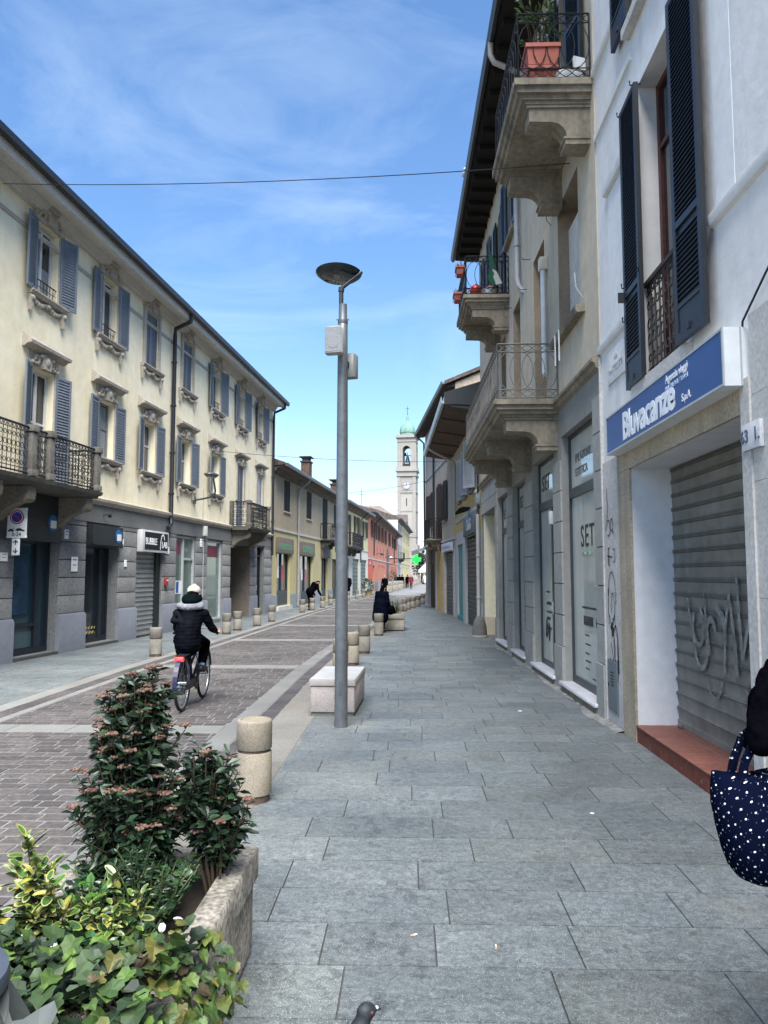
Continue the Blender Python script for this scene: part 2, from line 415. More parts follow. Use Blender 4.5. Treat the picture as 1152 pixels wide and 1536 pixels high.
# litter on the pavement
for i, (x, y, a, lab) in enumerate(((.02, 3.60, .5, 'cigarette butt nearer the camera left of centre on the slate paving'), (.385, 3.50, 1.5, 'cigarette butt lying crosswise to the right of the other one'))):
    t = thing('cigarette_butt', lab, 'litter', (x, y, .006), a, 'cigarette butts on the pavement')
    m = MB(); m.tube([(-.016, 0, 0), (.0, 0, 0)], .004, 8); m.build('filter', plain('cork filter paper', (.5, .28, .12), .8), t)
    m = MB(); m.tube([(.0, 0, 0), (.014, 0, 0), (.017, .001, 0)], .0039, 8); m.build('paper', PAPER, t)
m = MB(); m.slab([(-.012, -.008), (.01, -.012), (.016, .004), (.002, .012), (-.014, .007)], .001, .004); tag(m.build('paper_scrap', PAPER, loc=(1.27, 5.42, 0)), 'tiny white scrap of paper on slate in front of the terracotta step', 'litter')
m = MB(); m.slab([(-.02, -.012), (.02, -.016), (.026, .01), (-.012, .016)], .001, .006); tag(m.build('paper_scrap', PAPER, loc=(1.35, 9.35, 0)), 'white crumpled scrap lying before the nearest marble sill', 'litter')
# ================================================================ shared building pieces
_rib = [0]
def ribbon(mb, pts, w, n, t=.0015, mi=0):
    _rib[0] += 1; t += (_rib[0] % 23)*.00045
    """flat painted stroke through (u,z) points on the plane n"""
    k = len(pts)
    for i in range(k-1):
        (a, b), (c, d) = pts[i], pts[i+1]; L = math.hypot(c-a, d-b) or 1; du, dz = (c-a)/L, (d-b)/L
        w0 = (w[i] if hasattr(w, '__len__') else w)/2; w1 = (w[i+1] if hasattr(w, '__len__') else w)/2
        a2, b2, c2, d2 = a-du*w0*.3, b-dz*w0*.3, c+du*w1*.3, d+dz*w1*.3
        nn = n+t+i*.00004
        mb.quad((a2-dz*w0, nn, b2+du*w0), (c2-dz*w1, nn, d2+du*w1), (c2+dz*w1, nn, d2-du*w1), (a2+dz*w0, nn, b2-du*w0), mi)
def arc(cx, cz, rx, rz, a0, a1, k=10): return [(cx+rx*math.cos(R(a0+(a1-a0)*i/k)), cz+rz*math.sin(R(a0+(a1-a0)*i/k))) for i in range(k+1)]
def leaf_mesh(w, h, mat, name='shutter', pitch=.05, rails=(), solid=0, t=.036, side=1):
    mb = MB(side); fr = min(.055, w*.16)
    mb.box(0, fr, -t/2, t/2, 0, h); mb.box(w-fr, w, -t/2, t/2, 0, h)
    mb.box(fr, w-fr, -t/2, t/2, 0, max(fr*1.2, .07)); mb.box(fr, w-fr, -t/2, t/2, h-fr, h)
    z = max(fr*1.2, .07)
    if solid: mb.box(fr, w-fr, -t/2+.008, t/2-.008, z, z+solid); mb.box(fr, w-fr, -t/2, t/2, z+solid, z+solid+.03); z += solid+.03
    for r in rails: mb.box(fr, w-fr, -t/2+.001, t/2-.001, r, r+.06)
    while z+pitch < h-fr*.6:
        if not any(r-pitch < z < r+.06 for r in rails):
            c = z+pitch/2
            mb.add([(fr, -t*.42, c+pitch*.40), (w-fr, -t*.42, c+pitch*.40), (w-fr, t*.46, c-pitch*.30), (fr, t*.46, c-pitch*.30),
                    (fr, -t*.42, c+pitch*.26), (w-fr, -t*.42, c+pitch*.26), (w-fr, t*.46, c-pitch*.44), (fr, t*.46, c-pitch*.44)],
                   [(0, 1, 2, 3), (7, 6, 5, 4), (3, 2, 6, 7), (0, 4, 5, 1)])
        z += pitch
    mb.box(fr, w-fr, -.002, .002, .05, h-.05)
    mb.box(w*.5-.02, w*.5+.02, t/2, t/2+.012, .05, .1)
    return mb.mesh(name, mat)
def leaf(fac, me, u, n, z, swing=0, name='shutter', parent=None):
    o = bpy.data.objects.new(name, me); COL.objects.link(o); o.parent = parent or fac.root
    o.location = fac.loc(u, n, z); o.rotation_euler = (0, 0, R(swing)*fac.side); return o
def sash_mb(side, w, h, fr=.06, mull=True, cross=None, d=.05):
    """casement frame about u=0, z from 0"""
    mb = MB(side); a = w/2
    mb.box(-a, -a+fr, -d, 0, 0, h); mb.box(a-fr, a, -d, 0, 0, h); mb.box(-a+fr, a-fr, -d, 0, 0, fr); mb.box(-a+fr, a-fr, -d, 0, h-fr, h)
    if mull: mb.box(-fr*.6, fr*.6, -d+.004, .006, fr, h-fr)
    for c in cross or (): mb.box(-a+fr, a-fr, -d+.006, -.004, c-fr*.35, c+fr*.35)
    return mb
def sash(fac, u, n, z, w, h, mat, pane, name='window', fr=.06, mull=True, cross=None, parent=None):
    f = fac.part(name, sash_mb(fac.side, w, h, fr, mull, cross), mat, u, n, z, parent)
    g = MB(fac.side); g.box(-w/2+fr*.5, w/2-fr*.5, -.034, -.028, fr*.5, h-fr*.5); p = g.build('pane', pane, f)
    return f
def roller_mb(fac, u0, u1, z0, z1, n, pitch=.14):
    mb = fac.mb(); z = z0; mb.box(u0, u1, n-.03, n+.012, z0, z0+.06); z += .06
    while z < z1-.01:
        e = min(z+pitch, z1); d = e-z
        for a, b, na, nb in ((0, .68, .0, .004), (.68, .72, .004, -.008), (.72, .83, .012, .012), (.83, .86, -.008, -.008), (.86, .97, .012, .012), (.97, 1, .004, 0)):
            mb.quad((u0, n+na, z+a*d), (u1, n+na, z+a*d), (u1, n+nb, z+b*d), (u0, n+nb, z+b*d))
        for a, b, c in ((.72, .77, .83), (.86, .91, .97)):
            mb.quad((u0, n-.004, z+a*d), (u1, n-.004, z+a*d), (u1, n+.014, z+b*d), (u0, n+.014, z+b*d))
            mb.quad((u0, n+.022, z+b*d), (u1, n+.022, z+b*d), (u1, n-.004, z+c*d), (u0, n-.004, z+c*d))
        z = e
    return mb
def rail_panel(mb, a, b, z0, z1, style='oval', post=True):
    a = Vector((a[0], a[1])); b = Vector((b[0], b[1])); L = (b-a).length; e = (b-a)/L
    P = lambda s, z: (a.x+e.x*s, a.y+e.y*s, z)
    def line(p, r, k=4): mb.tube([P(*q) for q in p], r, k)
    if post:
        for s in (0, L): line([(s, z0-.02), (s, z1)], .012)
    if style == 'oval':
        for z, r in ((z1, .014), (z1-.12, .009), (z0+.15, .009), (z0+.03, .011)): line([(0, z), (L, z)], r)
        za, zb = z0+.15, z1-.12; m = max(2, round(L/.18)); st = L/m
        for i in range(m-1):
            c = st*(i+1); mb.tube([P(c+st*.98*math.cos(t*2*PI/16), (za+zb)/2+(zb-za)/2*math.sin(t*2*PI/16)) for t in range(16)], .0065, 4, closed=True)
        q = max(2, round(L/.3)); w = L/q
        for lo, hi in ((z1-.115, z1-.012), (z0+.035, z0+.145)):
            for ph in (0, PI):
                line([(w*i/6, (lo+hi)/2+(hi-lo)/2*.92*math.cos(ph+i*PI/3)) for i in range(q*6+1)], .006)
    elif style == 'scroll':
        for z, r in ((z1, .02), (z1-.1, .008), (z0+.1, .008), (z0+.03, .015)): line([(0, z), (L, z)], r)
        m = max(2, round(L/.125)); st = L/m
        for i in range(1, m): line([(st*i, z0), (st*i, z1)], .0085)
        h = z1-z0
        for i in range(m):
            c = st*(i+.5)
            for zz, rr in ((z0+h*.22, .04), (z0+h*.42, .05), (z0+h*.58, .05), (z0+h*.77, .04), (z1-.05, .035)):
                mb.tube([P(c+rr*math.cos(t*PI/4), zz+rr*math.sin(t*PI/4)) for t in range(8)], .0075, 4, closed=True)
    elif style == 'bars':
        for z, r in ((z1, .016), (z0+.06, .01)): line([(0, z), (L, z)], r)
        m = max(2, round(L/.12))
        for i in range(1, m): line([(L*i/m, z0+.06), (L*i/m, z1)], .008)
    elif style == 'bow':
        for z, r in ((z1, .016), (z0+.06, .01)): line([(0, z), (L, z)], r)
        m = max(2, round(L/.16))
        for i in range(m):
            c = L*(i+.5)/m; w = L/m/2
            for q in (-1, 1): line([(c+q*w*math.sin(PI*t/8)*.95, z0+.06+(z1-z0-.06)*t/8) for t in range(9)], .007)
def corbel_mb(side, d, w, h):
    mb = MB(side)
    k = [(0, 0), (d, 0), (d, -h*.36), (d*.62, -h*.38), (d*.53, -h*.42), (d*.45, -h*.52), (d*.4, -h*.66), (d*.39, -h*.78), (d*.41, -h*.8), (d*.41, -h), (0, -h)]
    vs = [(-w/2, n, z) for n, z in k]+[(w/2, n, z) for n, z in k]; m = len(k)
    mb.add(vs, [tuple(range(m)), tuple(range(2*m-1, m-1, -1))]+[(i, i+m, (i+1) % m+m, (i+1) % m) for i in range(m)])
    mb.box(-w/2-.025, w/2+.025, 0, d+.03, 0, .035); mb.box(-w/2-.04, w/2+.04, 0, d+.05, .036, .075)
    mb.box(-w/2-.015, w/2+.015, 0, d*.41+.02, -h*.86, -h*.8)
    return mb
def balcony(fac, u0, u1, dep, zt, th, rail, corb, stone, iron, style='oval', cor=(.3, .46), name='balcony', label=None):
    """part of a building: slab > corbels, railing"""
    mb = fac.mb()
    mb.prof([(-.05, zt-th), (dep-.1, zt-th), (dep-.085, zt-th*.72), (dep-.05, zt-th*.7), (dep-.035, zt-th*.42), (dep, zt-th*.38), (dep+.01, zt-.01), (dep, zt), (-.05, zt)], u0+.09, u1-.09)
    for s, e in ((u0, u0+.09), (u1-.09, u1)):
        mb.box(s, e, 0, dep, zt-th*.38, zt)
        lo, hi = (s+.04, e) if s == u0 else (s, e-.04)
        mb.box(lo, hi, 0, dep-.04, zt-th*.72, zt-th*.38)
    o = fac.part(name, mb, stone, label=label)
    for u in corb:
        fac.part('corbel', corbel_mb(fac.side, dep-.2, *cor), stone, u, 0, zt-th-.076, o)
    r = fac.mb(); d = dep-.06
    if style:
        rail_panel(r, (u0+.05, .02), (u0+.05, d), zt, zt+rail, style); rail_panel(r, (u0+.05, d), (u1-.05, d), zt, zt+rail, style); rail_panel(r, (u1-.05, d), (u1-.05, .02), zt, zt+rail, style)
        ro = fac.part('railing', r, iron, parent=o)
    return o
def shell(fac, u0, u1, z0, z1, dep, mat, name='back_walls'):
    mb = fac.mb(); d = -dep
    mb.quad((u0, 0, z0), (u0, d, z0), (u0, d, z1), (u0, 0, z1)); mb.quad((u1, 0, z0), (u1, 0, z1), (u1, d, z1), (u1, d, z0)); mb.quad((u0, d, z0), (u1, d, z0), (u1, d, z1), (u0, d, z1))
    return fac.part(name, mb, mat)
def pipe_run(fac, pts, r, mat, name='downpipe', collars=(), parent=None):
    mb = fac.mb(); mb.tube(pts, r, 10)
    for (u, n, z) in collars:
        mb.lathe([(r*1.02, -.03), (r*1.3, -.025), (r*1.3, .025), (r*1.02, .03)], (u, n, z), 10); mb.box(u-.012, u+.012, 0, n, z-.012, z+.012)
    return fac.part(name, mb, mat, parent=parent)

# ================================================================ RIGHT SIDE: white house with the travel agency
PL_WHITE = surf('white plaster', (.66, .652, .635), .85, var=.06, scale=.7, fine=5, fvar=.05, bump=.35, bscale=14, bdist=.012, stain=.36, stain_col=(.36, .35, .33))
TRAV = surf('travertine cladding', (.50, .48, .45), .7, var=.12, scale=2, fine=30, fvar=.14, bump=.3, bscale=45, bdist=.006, stain=.25, stain_col=(.30, .27, .24))
TRAVB = surf('beige travertine jamb', (.42, .35, .255), .72, var=.18, scale=2, fine=36, fvar=.22, bump=.4, bscale=50, bdist=.006, stain=.5, stain_col=(.14, .11, .08))
MARBLE = surf('white marble sill', (.45, .46, .48), .5, var=.12, scale=3, fine=40, fvar=.1)
ROLLER = surf('dirty roller shutter', (.20, .192, .168), .5, var=.2, scale=1.3, fine=7, fvar=.16, bump=.1, stain=.55, stain_col=(.12, .105, .085), metal=.1)
TERRA = surf('terracotta tiles', (.20, .078, .055), .6, var=.18, scale=2.5, fine=25, fvar=.14, bump=.15, attr=True)
TERRAF = surf('painted brick red riser', (.17, .046, .027), .65, var=.25, scale=3, fine=20, fvar=.2, patch=((.42, .32, .27), 8, .66, .9))
WOODRED = surf('red brown window wood', (.085, .022, .014), .45, var=.3, scale=4, fine=20, fvar=.2)

W = Facade('town_house', 'white plastered house with tall dark shutters above the closed travel agency', 'house', (2.28, 8), 0, 5.0, 1)
mb = W.mb(); mb.wall(-1.5, 8.77, 2.95, 12.5, [(6.18, 7.16, 3.5, 6.45, .24), (6.18, 7.16, 7.2, 9.9, .16), (2.6, 3.6, 3.5, 6.45, .16)])
mb.wall(-1.5, 8.77, 0, 2.95, [(5.07, 7.70, -.01, 2.73, .42)], rmi=1)
mb.quad((4.9, -.5, 2.6), (8, -.5, 2.6), (8, -.5, 3), (4.9, -.5, 3))
W.part('wall', mb, [PL_WHITE, surf('white painted reveal', (.62, .625, .635), .75, var=.06, scale=1.5, fine=8, fvar=.05, stain=.3, stain_col=(.40, .38, .35))])
shell(W, -1.5, 8.77, 0, 12.5, 9, PL_WHITE)
mb = W.mb(); mb.prof([(.5, 12.5), (.5, 12.66), (-9.2, 15.2), (-9.2, 12.5)], -1.6, 8.9); W.part('roof', mb, TILE)
mb = W.mb()
for u0, u1, z in ((7.5, 8.765, 4.22), (-1.5, 5.5, 4.22), (-1.5, 8.765, 7.66)): mb.prof([(0, z), (.035, z+.012), (.045, z+.03), (.045, z+.09), (.0, z+.11)], u0, u1)
mb.prof([(0, 6.84), (.03, 6.85), (.03, 6.93), (0, 6.94)], 7.3, 8.765); mb.prof([(0, 6.84), (.03, 6.85), (.03, 6.93), (0, 6.94)], -1.5, 5.6); mb.prof([(0, 5.93), (.05, 5.94), (.06, 5.98), (.06, 6.05), (0, 6.07)], 7.42, 8.35)
W.part('string_course', mb, PL_WHITE, each=.01)
mb = W.mb(); mb.box(5.98, 7.36, -.1, .09, 7.1, 7.2); mb.box(5.95, 7.4, -.1, .07, 3.36, 3.498); mb.box(6.0, 7.3, -.02, .05, 3.25, 3.36); W.part('window_sill', mb, TRAV, each=.01)
mb = W.mb(); mb.box(7.16, 7.34, 0, .004, 3.5, 6.6); mb.box(5.1, 5.42, 0, .004, 4.34, 6.6); mb.box(5.1, 7.34, 0, .0045, 6.45, 6.6); mb.box(7.6, 8.3, 0, .008, 4.36, 5.92); W.part('window_surround', mb, plain('bright white lime paint', (.68, .685, .68), .85, var=.04))
# stone cladding
mb = W.mb()
for i, (z0, z1) in enumerate(((0, .75), (.753, 1.5), (1.503, 2.25), (2.253, 2.82), (2.823, 3.36))):
    for a, b in ((-1.5, -.2), (-.197, 1.1), (1.103, 2.4), (2.403, 3.7), (3.703, 4.93)): mb.box(a, b, 0, .03, z0, z1)
mb.box(4.932, 5.066, 0, .045, 0, 2.95)
for z0, z1 in ((0, .72), (.722, 1.45), (1.452, 2.2), (2.202, 2.93)): mb.box(8.122, 8.755, 0, .02, z0, z1)
mb.box(8.755, 8.77, 0, .035, 0, 4.2)
W.part('stone_cladding', mb, TRAV, each=.01)
mb = W.mb(); mb.box(7.702, 8.12, -.02, .026, 0, 2.729); mb.box(5.068, 8.12, -.02, .03, 2.731, 2.93); mb.box(5.04, 8.14, 0, .05, 2.925, 2.96); W.part('door_surround', mb, TRAVB)
rs = W.part('roller_shutter', roller_mb(W, 5.06, 7.71, .165, 2.72, -.40), ROLLER)
mb = W.mb(); mb.box(5.3, 5.36, -.36, -.34, .17, .22); mb.tube([(5.31, -.33, .18), (5.38, -.30, .19), (5.45, -.33, .18)], .012, 6); mb.tube([(7.5, -.36, .19), (7.55, -.34, .19), (7.6, -.36, .19)], .012, 6); mb.build('padlock_bar', plain('steel', (.25, .25, .25), .4, metal=.6), rs)
GRAF = surf('faded silver spray paint', (.232, .230, .212), .7, var=.4, scale=5, fine=26, fvar=.3)
mb = W.mb()
K = lambda pts, w: ribbon(mb, pts, w, -.3775)
K([(7.30, 1.42), (7.24, 1.20), (7.16, 1.02)], .035); K(arc(7.05, 1.18, .13, .17, 110, 400), .05); K([(6.9, 1.5), (6.86, 1.2), (6.80, .95)], [.02, .06, .03])
K(arc(7.0, 1.05, .16, .24, 190, 340, 12), .05); K(arc(6.76, 1.1, .1, .16, 160, -60, 12), [.02]+[.06]*10+[.04, .02]); K(arc(6.72, .78, .16, .2, 190, 330, 12), .03)
K([(6.62, 1.36), (6.5, 1.3), (6.46, 1.18)], .06); K([(6.5, .82), (6.46, 1.18), (6.36, 1.5), (6.28, 1.1), (6.26, .84)], [.03, .05, .03, .06, .07])
K([(6.2, 1.62), (6.18, 1.3), (6.14, .98), (6.0, 1.3), (5.92, 1.66)], .045); K([(5.86, 1.6), (5.96, 1.3), (5.9, 1.05)], .06); K([(6.1, .74), (5.98, .52), (5.94, .34)], [.03, .07, .03])
mb.build('graffiti', GRAF, rs)
# graffiti on the stone strip
mb = W.mb(); K = lambda pts, w=.016: ribbon(mb, pts, w, .0205)
K([(8.58, 2.62), (8.56, 2.4), (8.6, 2.25), (8.66, 2.15)]); K(arc(8.54, 2.17, .07, .09, 60, 300)); K(arc(8.4, 2.2, .05, .07, 0, 360)); K([(8.4, 2.14), (8.33, 2.1)])
K([(8.6, 1.86), (8.4, 1.84)]); K([(8.56, 1.95), (8.55, 1.76)]); K(arc(8.5, 1.9, .06, .05, -90, 90)); K(arc(8.5, 1.8, .07, .05, -90, 90)); K(arc(8.34, 1.86, .05, .07, 70, 290))
K(arc(8.45, 1.42, .15, .26, 0, 200)); K(arc(8.42, 1.3, .07, .15, -30, 300)); K([(8.6, 1.2), (8.5, 1.02), (8.4, 1.22), (8.34, .98)]); K([(8.55, 1.05), (8.48, 1.12), (8.5, .98), (8.44, 1.06)], .05)
K(arc(8.5, .82, .1, .19, 90, 330)); K(arc(8.36, .88, .08, .22, -60, 180)); K([(8.56, .9), (8.44, .66), (8.3, .72)]); K([(8.6, 1.5), (8.63, 1.25), (8.6, 1.1)])
for u in (8.58, 8.48, 8.38, 8.3): K([(u, .72), (u+.01, .6), (u-.01, .5)], [.03, .045, .01])
K([(8.28, .98), (8.27, .6)], [.02, .06])
W.part('graffiti', mb, INKBLACK, each=.025)
# French window: frame, pane, guard rail, shutters
f = sash(W, 6.67, -.18, 3.5, .98, 2.95, WOODRED, G_DARK, fr=.07, cross=(2.3,))
sash(W, 6.67, -.1, 7.2, .98, 2.7, WOODRED, G_DARK, fr=.07); sash(W, 3.1, -.1, 3.5, .98, 2.95, WOODRED, G_DARK, fr=.07)
mb = W.mb(); rail_panel(mb, (6.19, -.03), (7.15, -.03), 3.5, 4.42, 'scroll', False); mb.box(6.16, 7.17, -.06, .0, 4.41, 4.45); W.part('guard_rail', mb, RUST_IRON)
lm = leaf_mesh(.54, 2.9, SHUT_DARK, pitch=.042, rails=(.93,), solid=.2, t=.045)
for u, n in ((5.44, .075), (6.98, .075), (5.44, .075)):
    pass
leaf(W, lm, 5.46, .085, 3.49, 1.5); leaf(W, lm, 6.97, .075, 3.49, -1); leaf(W, lm, 5.46, .085, 7.22, 1.5); leaf(W, lm, 7.18, .07, 7.22, 0); leaf(W, lm, 1.9, .07, 3.49, 0)
mb = W.mb()
for (u, n, z) in ((7.5, .1, 6.38), (7.5, .1, 4.55), (7.5, .1, 4.2), (7.05, .1, 6.42)): mb.tube([(u, 0, z), (u+.02, n, z), (u+.03, n, z+.05)], .008, 5)
mb.box(7.5, 7.53, .06, .14, 4.4, 4.5); mb.tube([(6.97, .1, 4.5), (6.8, .16, 4.5), (6.78, .16, 4.46)], .006, 5); W.part('shutter_hook', mb, IRON, each=.03)
# step
mb = W.mb(); mb.box(5.0, 8.06, -.42, -.002, -.01, .1585, 0); mb.box(5.0, 8.06, -.002, .014, -.01, .150, 1)
W.part('step', mb, [GROUT, TERRAF])
mb = W.mb(); u = 5.0
while u < 8.05:
    e = min(u+.302, 8.06)
    for n0, n1 in ((-.286, .024), (-.42, -.298)):
        k = random.uniform(.85, 1.12); mb.cbox(u+.005, e-.005, n0, n1, .150, .162, .002, 0, (k, k, k))
    u = e
W.part('step_tiles', mb, TERRA)
# meter cabinet, number plate, wall plaque
t = thing('meter_cabinet', 'grey metal meter cabinet door with vent slots low in the stone beside the beige jamb', 'cabinet', (2.26, 8.5, .15), PI/2)
METAL = plain('grey painted metal', (.13, .155, .165), .5, var=.12)
mb = MB(); mb.box(-.2, .2, .0, .008, 0, .56); mb.box(-.185, .185, .008, .016, .015, .545); mb.build('door', METAL, t)
mb = MB(); [mb.box(-.06, .06, .016, .018, .28+.035*i, .292+.035*i) for i in range(5)]; mb.box(.14, .16, .016, .024, .26, .3); mb.build('vent_slots', INKBLACK, t)
t = Facade('house_number_plate', 'pale stone plate with the number 63 1 beside the roller shutter', 'number plate', (2.28, 8), 0, 4.9, 1); t.root.location.z = 2.46
mb = MB(); mb.cbox(-.13, .13, .03, .062, 0, .175, .004); mb.build('plate', MARBLE, t.root)
t.text('63  1.', 4.9, .064, .052, .12, plain('blue grey digits', (.08, .11, .15), .7), .001)
t = Facade('wall_plaque', 'worn marble street name plaque on the white wall left of the far shutter', 'plaque', (2.28, 8), 0, 8.1, 1); t.root.location.z = 3.77
mb = MB(); mb.cbox(-.3, .34, .002, .02, 0, .37, .004); mb.build('slab', surf('worn marble', (.50, .505, .51), .7, var=.1), t.root)
FAINT = plain('faded engraved letters', (.40, .405, .41), .8)
t.text('VIA', 8.1, .0212, .22, .1, FAINT); t.text('MATTEOTTI', 8.1, .0212, .1, .1, FAINT)
# the blue sign
S = Facade('shop_sign', 'long blue light box sign of the travel agency above its closed roller shutter', 'sign', (2.28, 8), 0, 6.5, 1); S.root.location.z = 2.905
SIGNW = plain('white sign casing', (.66, .68, .68), .4, var=.03)
mb = MB(); mb.box(-1.5, 1.48, .0, .165, 0, .40); mb.build('casing', SIGNW, S.root)
mb = MB()
for a in ((-1.5, 1.48, .165, .176, 0, .018), (-1.5, 1.48, .165, .176, .382, .40), (-1.5, -1.482, .165, .176, .018, .382), (1.462, 1.48, .165, .176, .018, .382)): mb.box(*a)
mb.box(-1.506, -1.5, .05, .06, 0, .4); mb.build('rim', ALU, S.root)
mb = MB(); mb.box(-1.482, 1.462, .165, .170, .018, .382); mb.build('face', plain('blue sign face', (.022, .075, .235), .4, var=.04), S.root)
WHT = plain('white lettering', (.78, .8, .82), .5, var=.02)
S.text('Bluvacanze', 7.38, .1705, .065, .365, WHT, .011, name='lettering', align='LEFT', spacing=.91)
S.text('S.p.A.', 5.68, .1705, .07, .085, WHT, .001); S.text('Agenzia viaggi', 5.88, .1705, .30, .088, WHT, .0015); S.text('MULTI LEVEL TRAVEL', 5.88, .1705, .235, .054, plain('pale blue lettering', (.45, .55, .7), .5), 0)
# cable clipped to the stone
mb = MB(); mb.tube([(2.25, 5.05, 3.02), (2.245, 5.02, 3.2), (2.245, 5.0, 3.34), (2.24, 4.7, 3.5), (2.24, 4.3, 3.72), (2.24, 3, 3.85)], .008, 5)
tag(mb.build('cable', BLACK), 'black cable clipped to the wall running up from the blue sign end', 'cable')

# ================================================================ RIGHT SIDE: grey house with balconies
PL_BEIGE = surf('old beige plaster', (.47, .415, .315), .9, var=.14, scale=.6, fine=5, fvar=.08, bump=.25, bscale=16, bdist=.01, stain=.42, stain_col=(.2, .18, .15), patch=((.43, .425, .41), .8, .55, .55))
PL_GREY = surf('smooth grey cement plaster', (.235, .232, .212), .88, var=.14, scale=.8, fine=7, fvar=.08, bump=.2, bscale=25, bdist=.006, stain=.35, stain_col=(.15, .15, .145))
QUOIN = surf('pale grey rusticated plaster', (.30, .30, .278), .88, var=.1, scale=1, fine=12, fvar=.08, bump=.25, bscale=30, stain=.25, stain_col=(.18, .18, .18))
BALC = surf('sooty balcony stone', (.24, .205, .152), .9, var=.2, scale=1.4, fine=14, fvar=.16, bump=.35, bscale=40, bdist=.006, stain=.7, stain_col=(.05, .045, .04))
REVEAL = surf('brownish bare reveal', (.26, .205, .145), .9, var=.2, scale=2)
Gy = Facade('apartment_house', 'beige and grey apartment house with three iron railed balconies', 'house', (2.27, 8.4), -.0128, 8.772, 1)
UE = 21.5
up = [(9.65, 10.9, 5.1, 7.05, .4), (11.93, 12.9, 4.22, 7.1, .4), (14.36, 15.25, 4.22, 7.05, .4), (16.35, 17.05, 4.22, 6.95, .4), (9.55, 10.5, 7.72, 10.1, .3), (14.85, 15.75, 8.72, 10.2, .25), (16.55, 17.35, 7.62, 10.1, .25), (12.1, 12.9, 8.7, 10.2, .25), (19.0, 19.9, 8.7, 10.2, .25), (18.8, 19.8, 4.9, 6.9, .3)]
lo = [(9.1, 10.95, .14, 3.65, .16), (11.5, 13.3, .12, 3.58, .16), (14.15, 15.65, .12, 3.46, .16), (16.45, 18.05, .12, 3.46, .16), (18.42, 20.9, -.01, 3.3, 1.3)]
mb = Gy.mb(); mb.wall(8.772, UE, 4.16, 11.0, up, rmi=1); Gy.part('wall', mb, [PL_BEIGE, REVEAL])
mb = Gy.mb(); mb.wall(8.772, UE, 0, 4.16, lo)
Gy.part('ground_floor', mb, PL_GREY)
shell(Gy, 8.772, UE, 0, 11.0, 9, PL_BEIGE)
mb = Gy.mb(); mb.quad((18.42, -1.3, 0), (20.9, -1.3, 0), (20.9, -1.3, 3.3), (18.42, -1.3, 3.3)); mb.box(20.88, 20.895, -1.29, .01, .5, 3.29); mb.box(20.86, 20.894, -1.29, .015, .01, .5, 1)
Gy.part('passage_wall', mb, [plain('cream passage wall', (.58, .54, .40), .85, var=.05), PL_BEIGE])
mb = Gy.mb()
for a, b, zt in ((8.775, 9.1, 3.9), (10.95, 11.5, 3.6), (13.3, 14.15, 3.5), (15.65, 16.45, 3.5), (18.05, 18.42, 3.4)):
    z = .0; mb.box(a, b, 0, .045, 0, .62); z = .63
    while z < zt-.3: mb.box(a+.003, b-.003, 0, .024, z, z+.435); z += .45
mb.box(18.05, 21.48, 0, .03, 3.32, 3.62); mb.box(18.05, 21.48, 0, .03, 3.635, 3.95)
Gy.part('quoins', mb, QUOIN, each=.03)
mb = Gy.mb(); mb.prof([(0, 4.06), (.05, 4.09), (.06, 4.14), (.1, 4.16), (.1, 4.2), (.02, 4.24), (0, 4.24)], 8.775, UE-.02); Gy.part('string_course', mb, BALC)
mb = Gy.mb()
for a, b, c, d, *_ in lo[:4]: mb.cbox(a-.06, b+.06, -.15, .09, .10, .142, .008)
Gy.part('marble_sill', mb, MARBLE, each=.01)
mb = Gy.mb()
for a, b, c, d, *_ in lo[:4]: mb.box(a-.03, b+.03, 0, .062, 0, .098)
Gy.part('sill_base', mb, BALC, each=.01)
FR = plain('dark grey aluminium', (.045, .052, .058), .45, metal=.2)
pane_film = G_FROST
for i, (a, b, c, d, *_) in enumerate(lo[:4]):
    w = b-a; h = d-c; tz = 2.74-c if i < 2 else 2.6-c
    s = MB(1); e = w/2; q = .055
    s.box(-e, -e+q, -.06, 0, 0, h); s.box(e-q, e, -.06, 0, 0, h); s.box(-e+q, e-q, -.06, 0, 0, .1); s.box(-e+q, e-q, -.06, 0, h-q, h); s.box(-e+q, e-q, -.055, .008, tz, tz+.13)
    if i in (1, 2): s.box(-e+.62, -e+.72, -.055, .012, .1, tz); s.box(-e+q, -e+.62, -.05, .01, .1, .2)
    o = Gy.part('shop_window', s, FR, (a+b)/2, -.1, c)
    g = MB(1); g.box(-e+.02, e-.02, -.04, -.03, .02, h-.02); g.build('pane', pane_film, o)
    if i == 1:
        g = MB(1); g.tube([(-e+.66, .012, 1.0), (-e+.66, .05, 1.0), (-e+.56, .05, 1.0)], .01, 6); g.box(-e+.64, -e+.69, .01, .02, .9, 1.1); g.build('handle', ALU, o)
TX = plain('charcoal window lettering', (.02, .022, .022), .5); TXG = plain('soft green lettering', (.22, .33, .25), .5); TXL = plain('grey window lettering', (.12, .13, .13), .5)
def shopwords(u, zb, big, sub=True):
    Gy.text('SET', u, -.128, zb, big, TX, .002, align='LEFT', spacing=1.15)
shopwords(10.42, 2.03, .42); Gy.text('BEAUTY LAB', 10.36, -.128, 1.9, .085, TXG, 0, align='LEFT', spacing=1.2)
Gy.text('EPILAZIONE', 10.66, -.128, 3.23, .16, TXL, .001, align='LEFT'); Gy.text('ESTETICA', 10.66, -.128, 3.03, .16, TXL, .001, align='LEFT')
mb = Gy.mb()
for u in (10.35, 9.72): mb.cbox(u-.5, u, -.1292, -.126, .98, 1.1, .0005)
mb.box(9.2, 10.42, -.1292, -.128, 1.20, 1.225)
for k, z in enumerate((.84, .72, .6, .5, .4)): mb.box(10.3-.22*(1+.3*(k % 2)), 10.3, -.1292, -.128, z, z+.018)
mb.box(9.3, 9.95, -.1292, -.128, .3, .318)
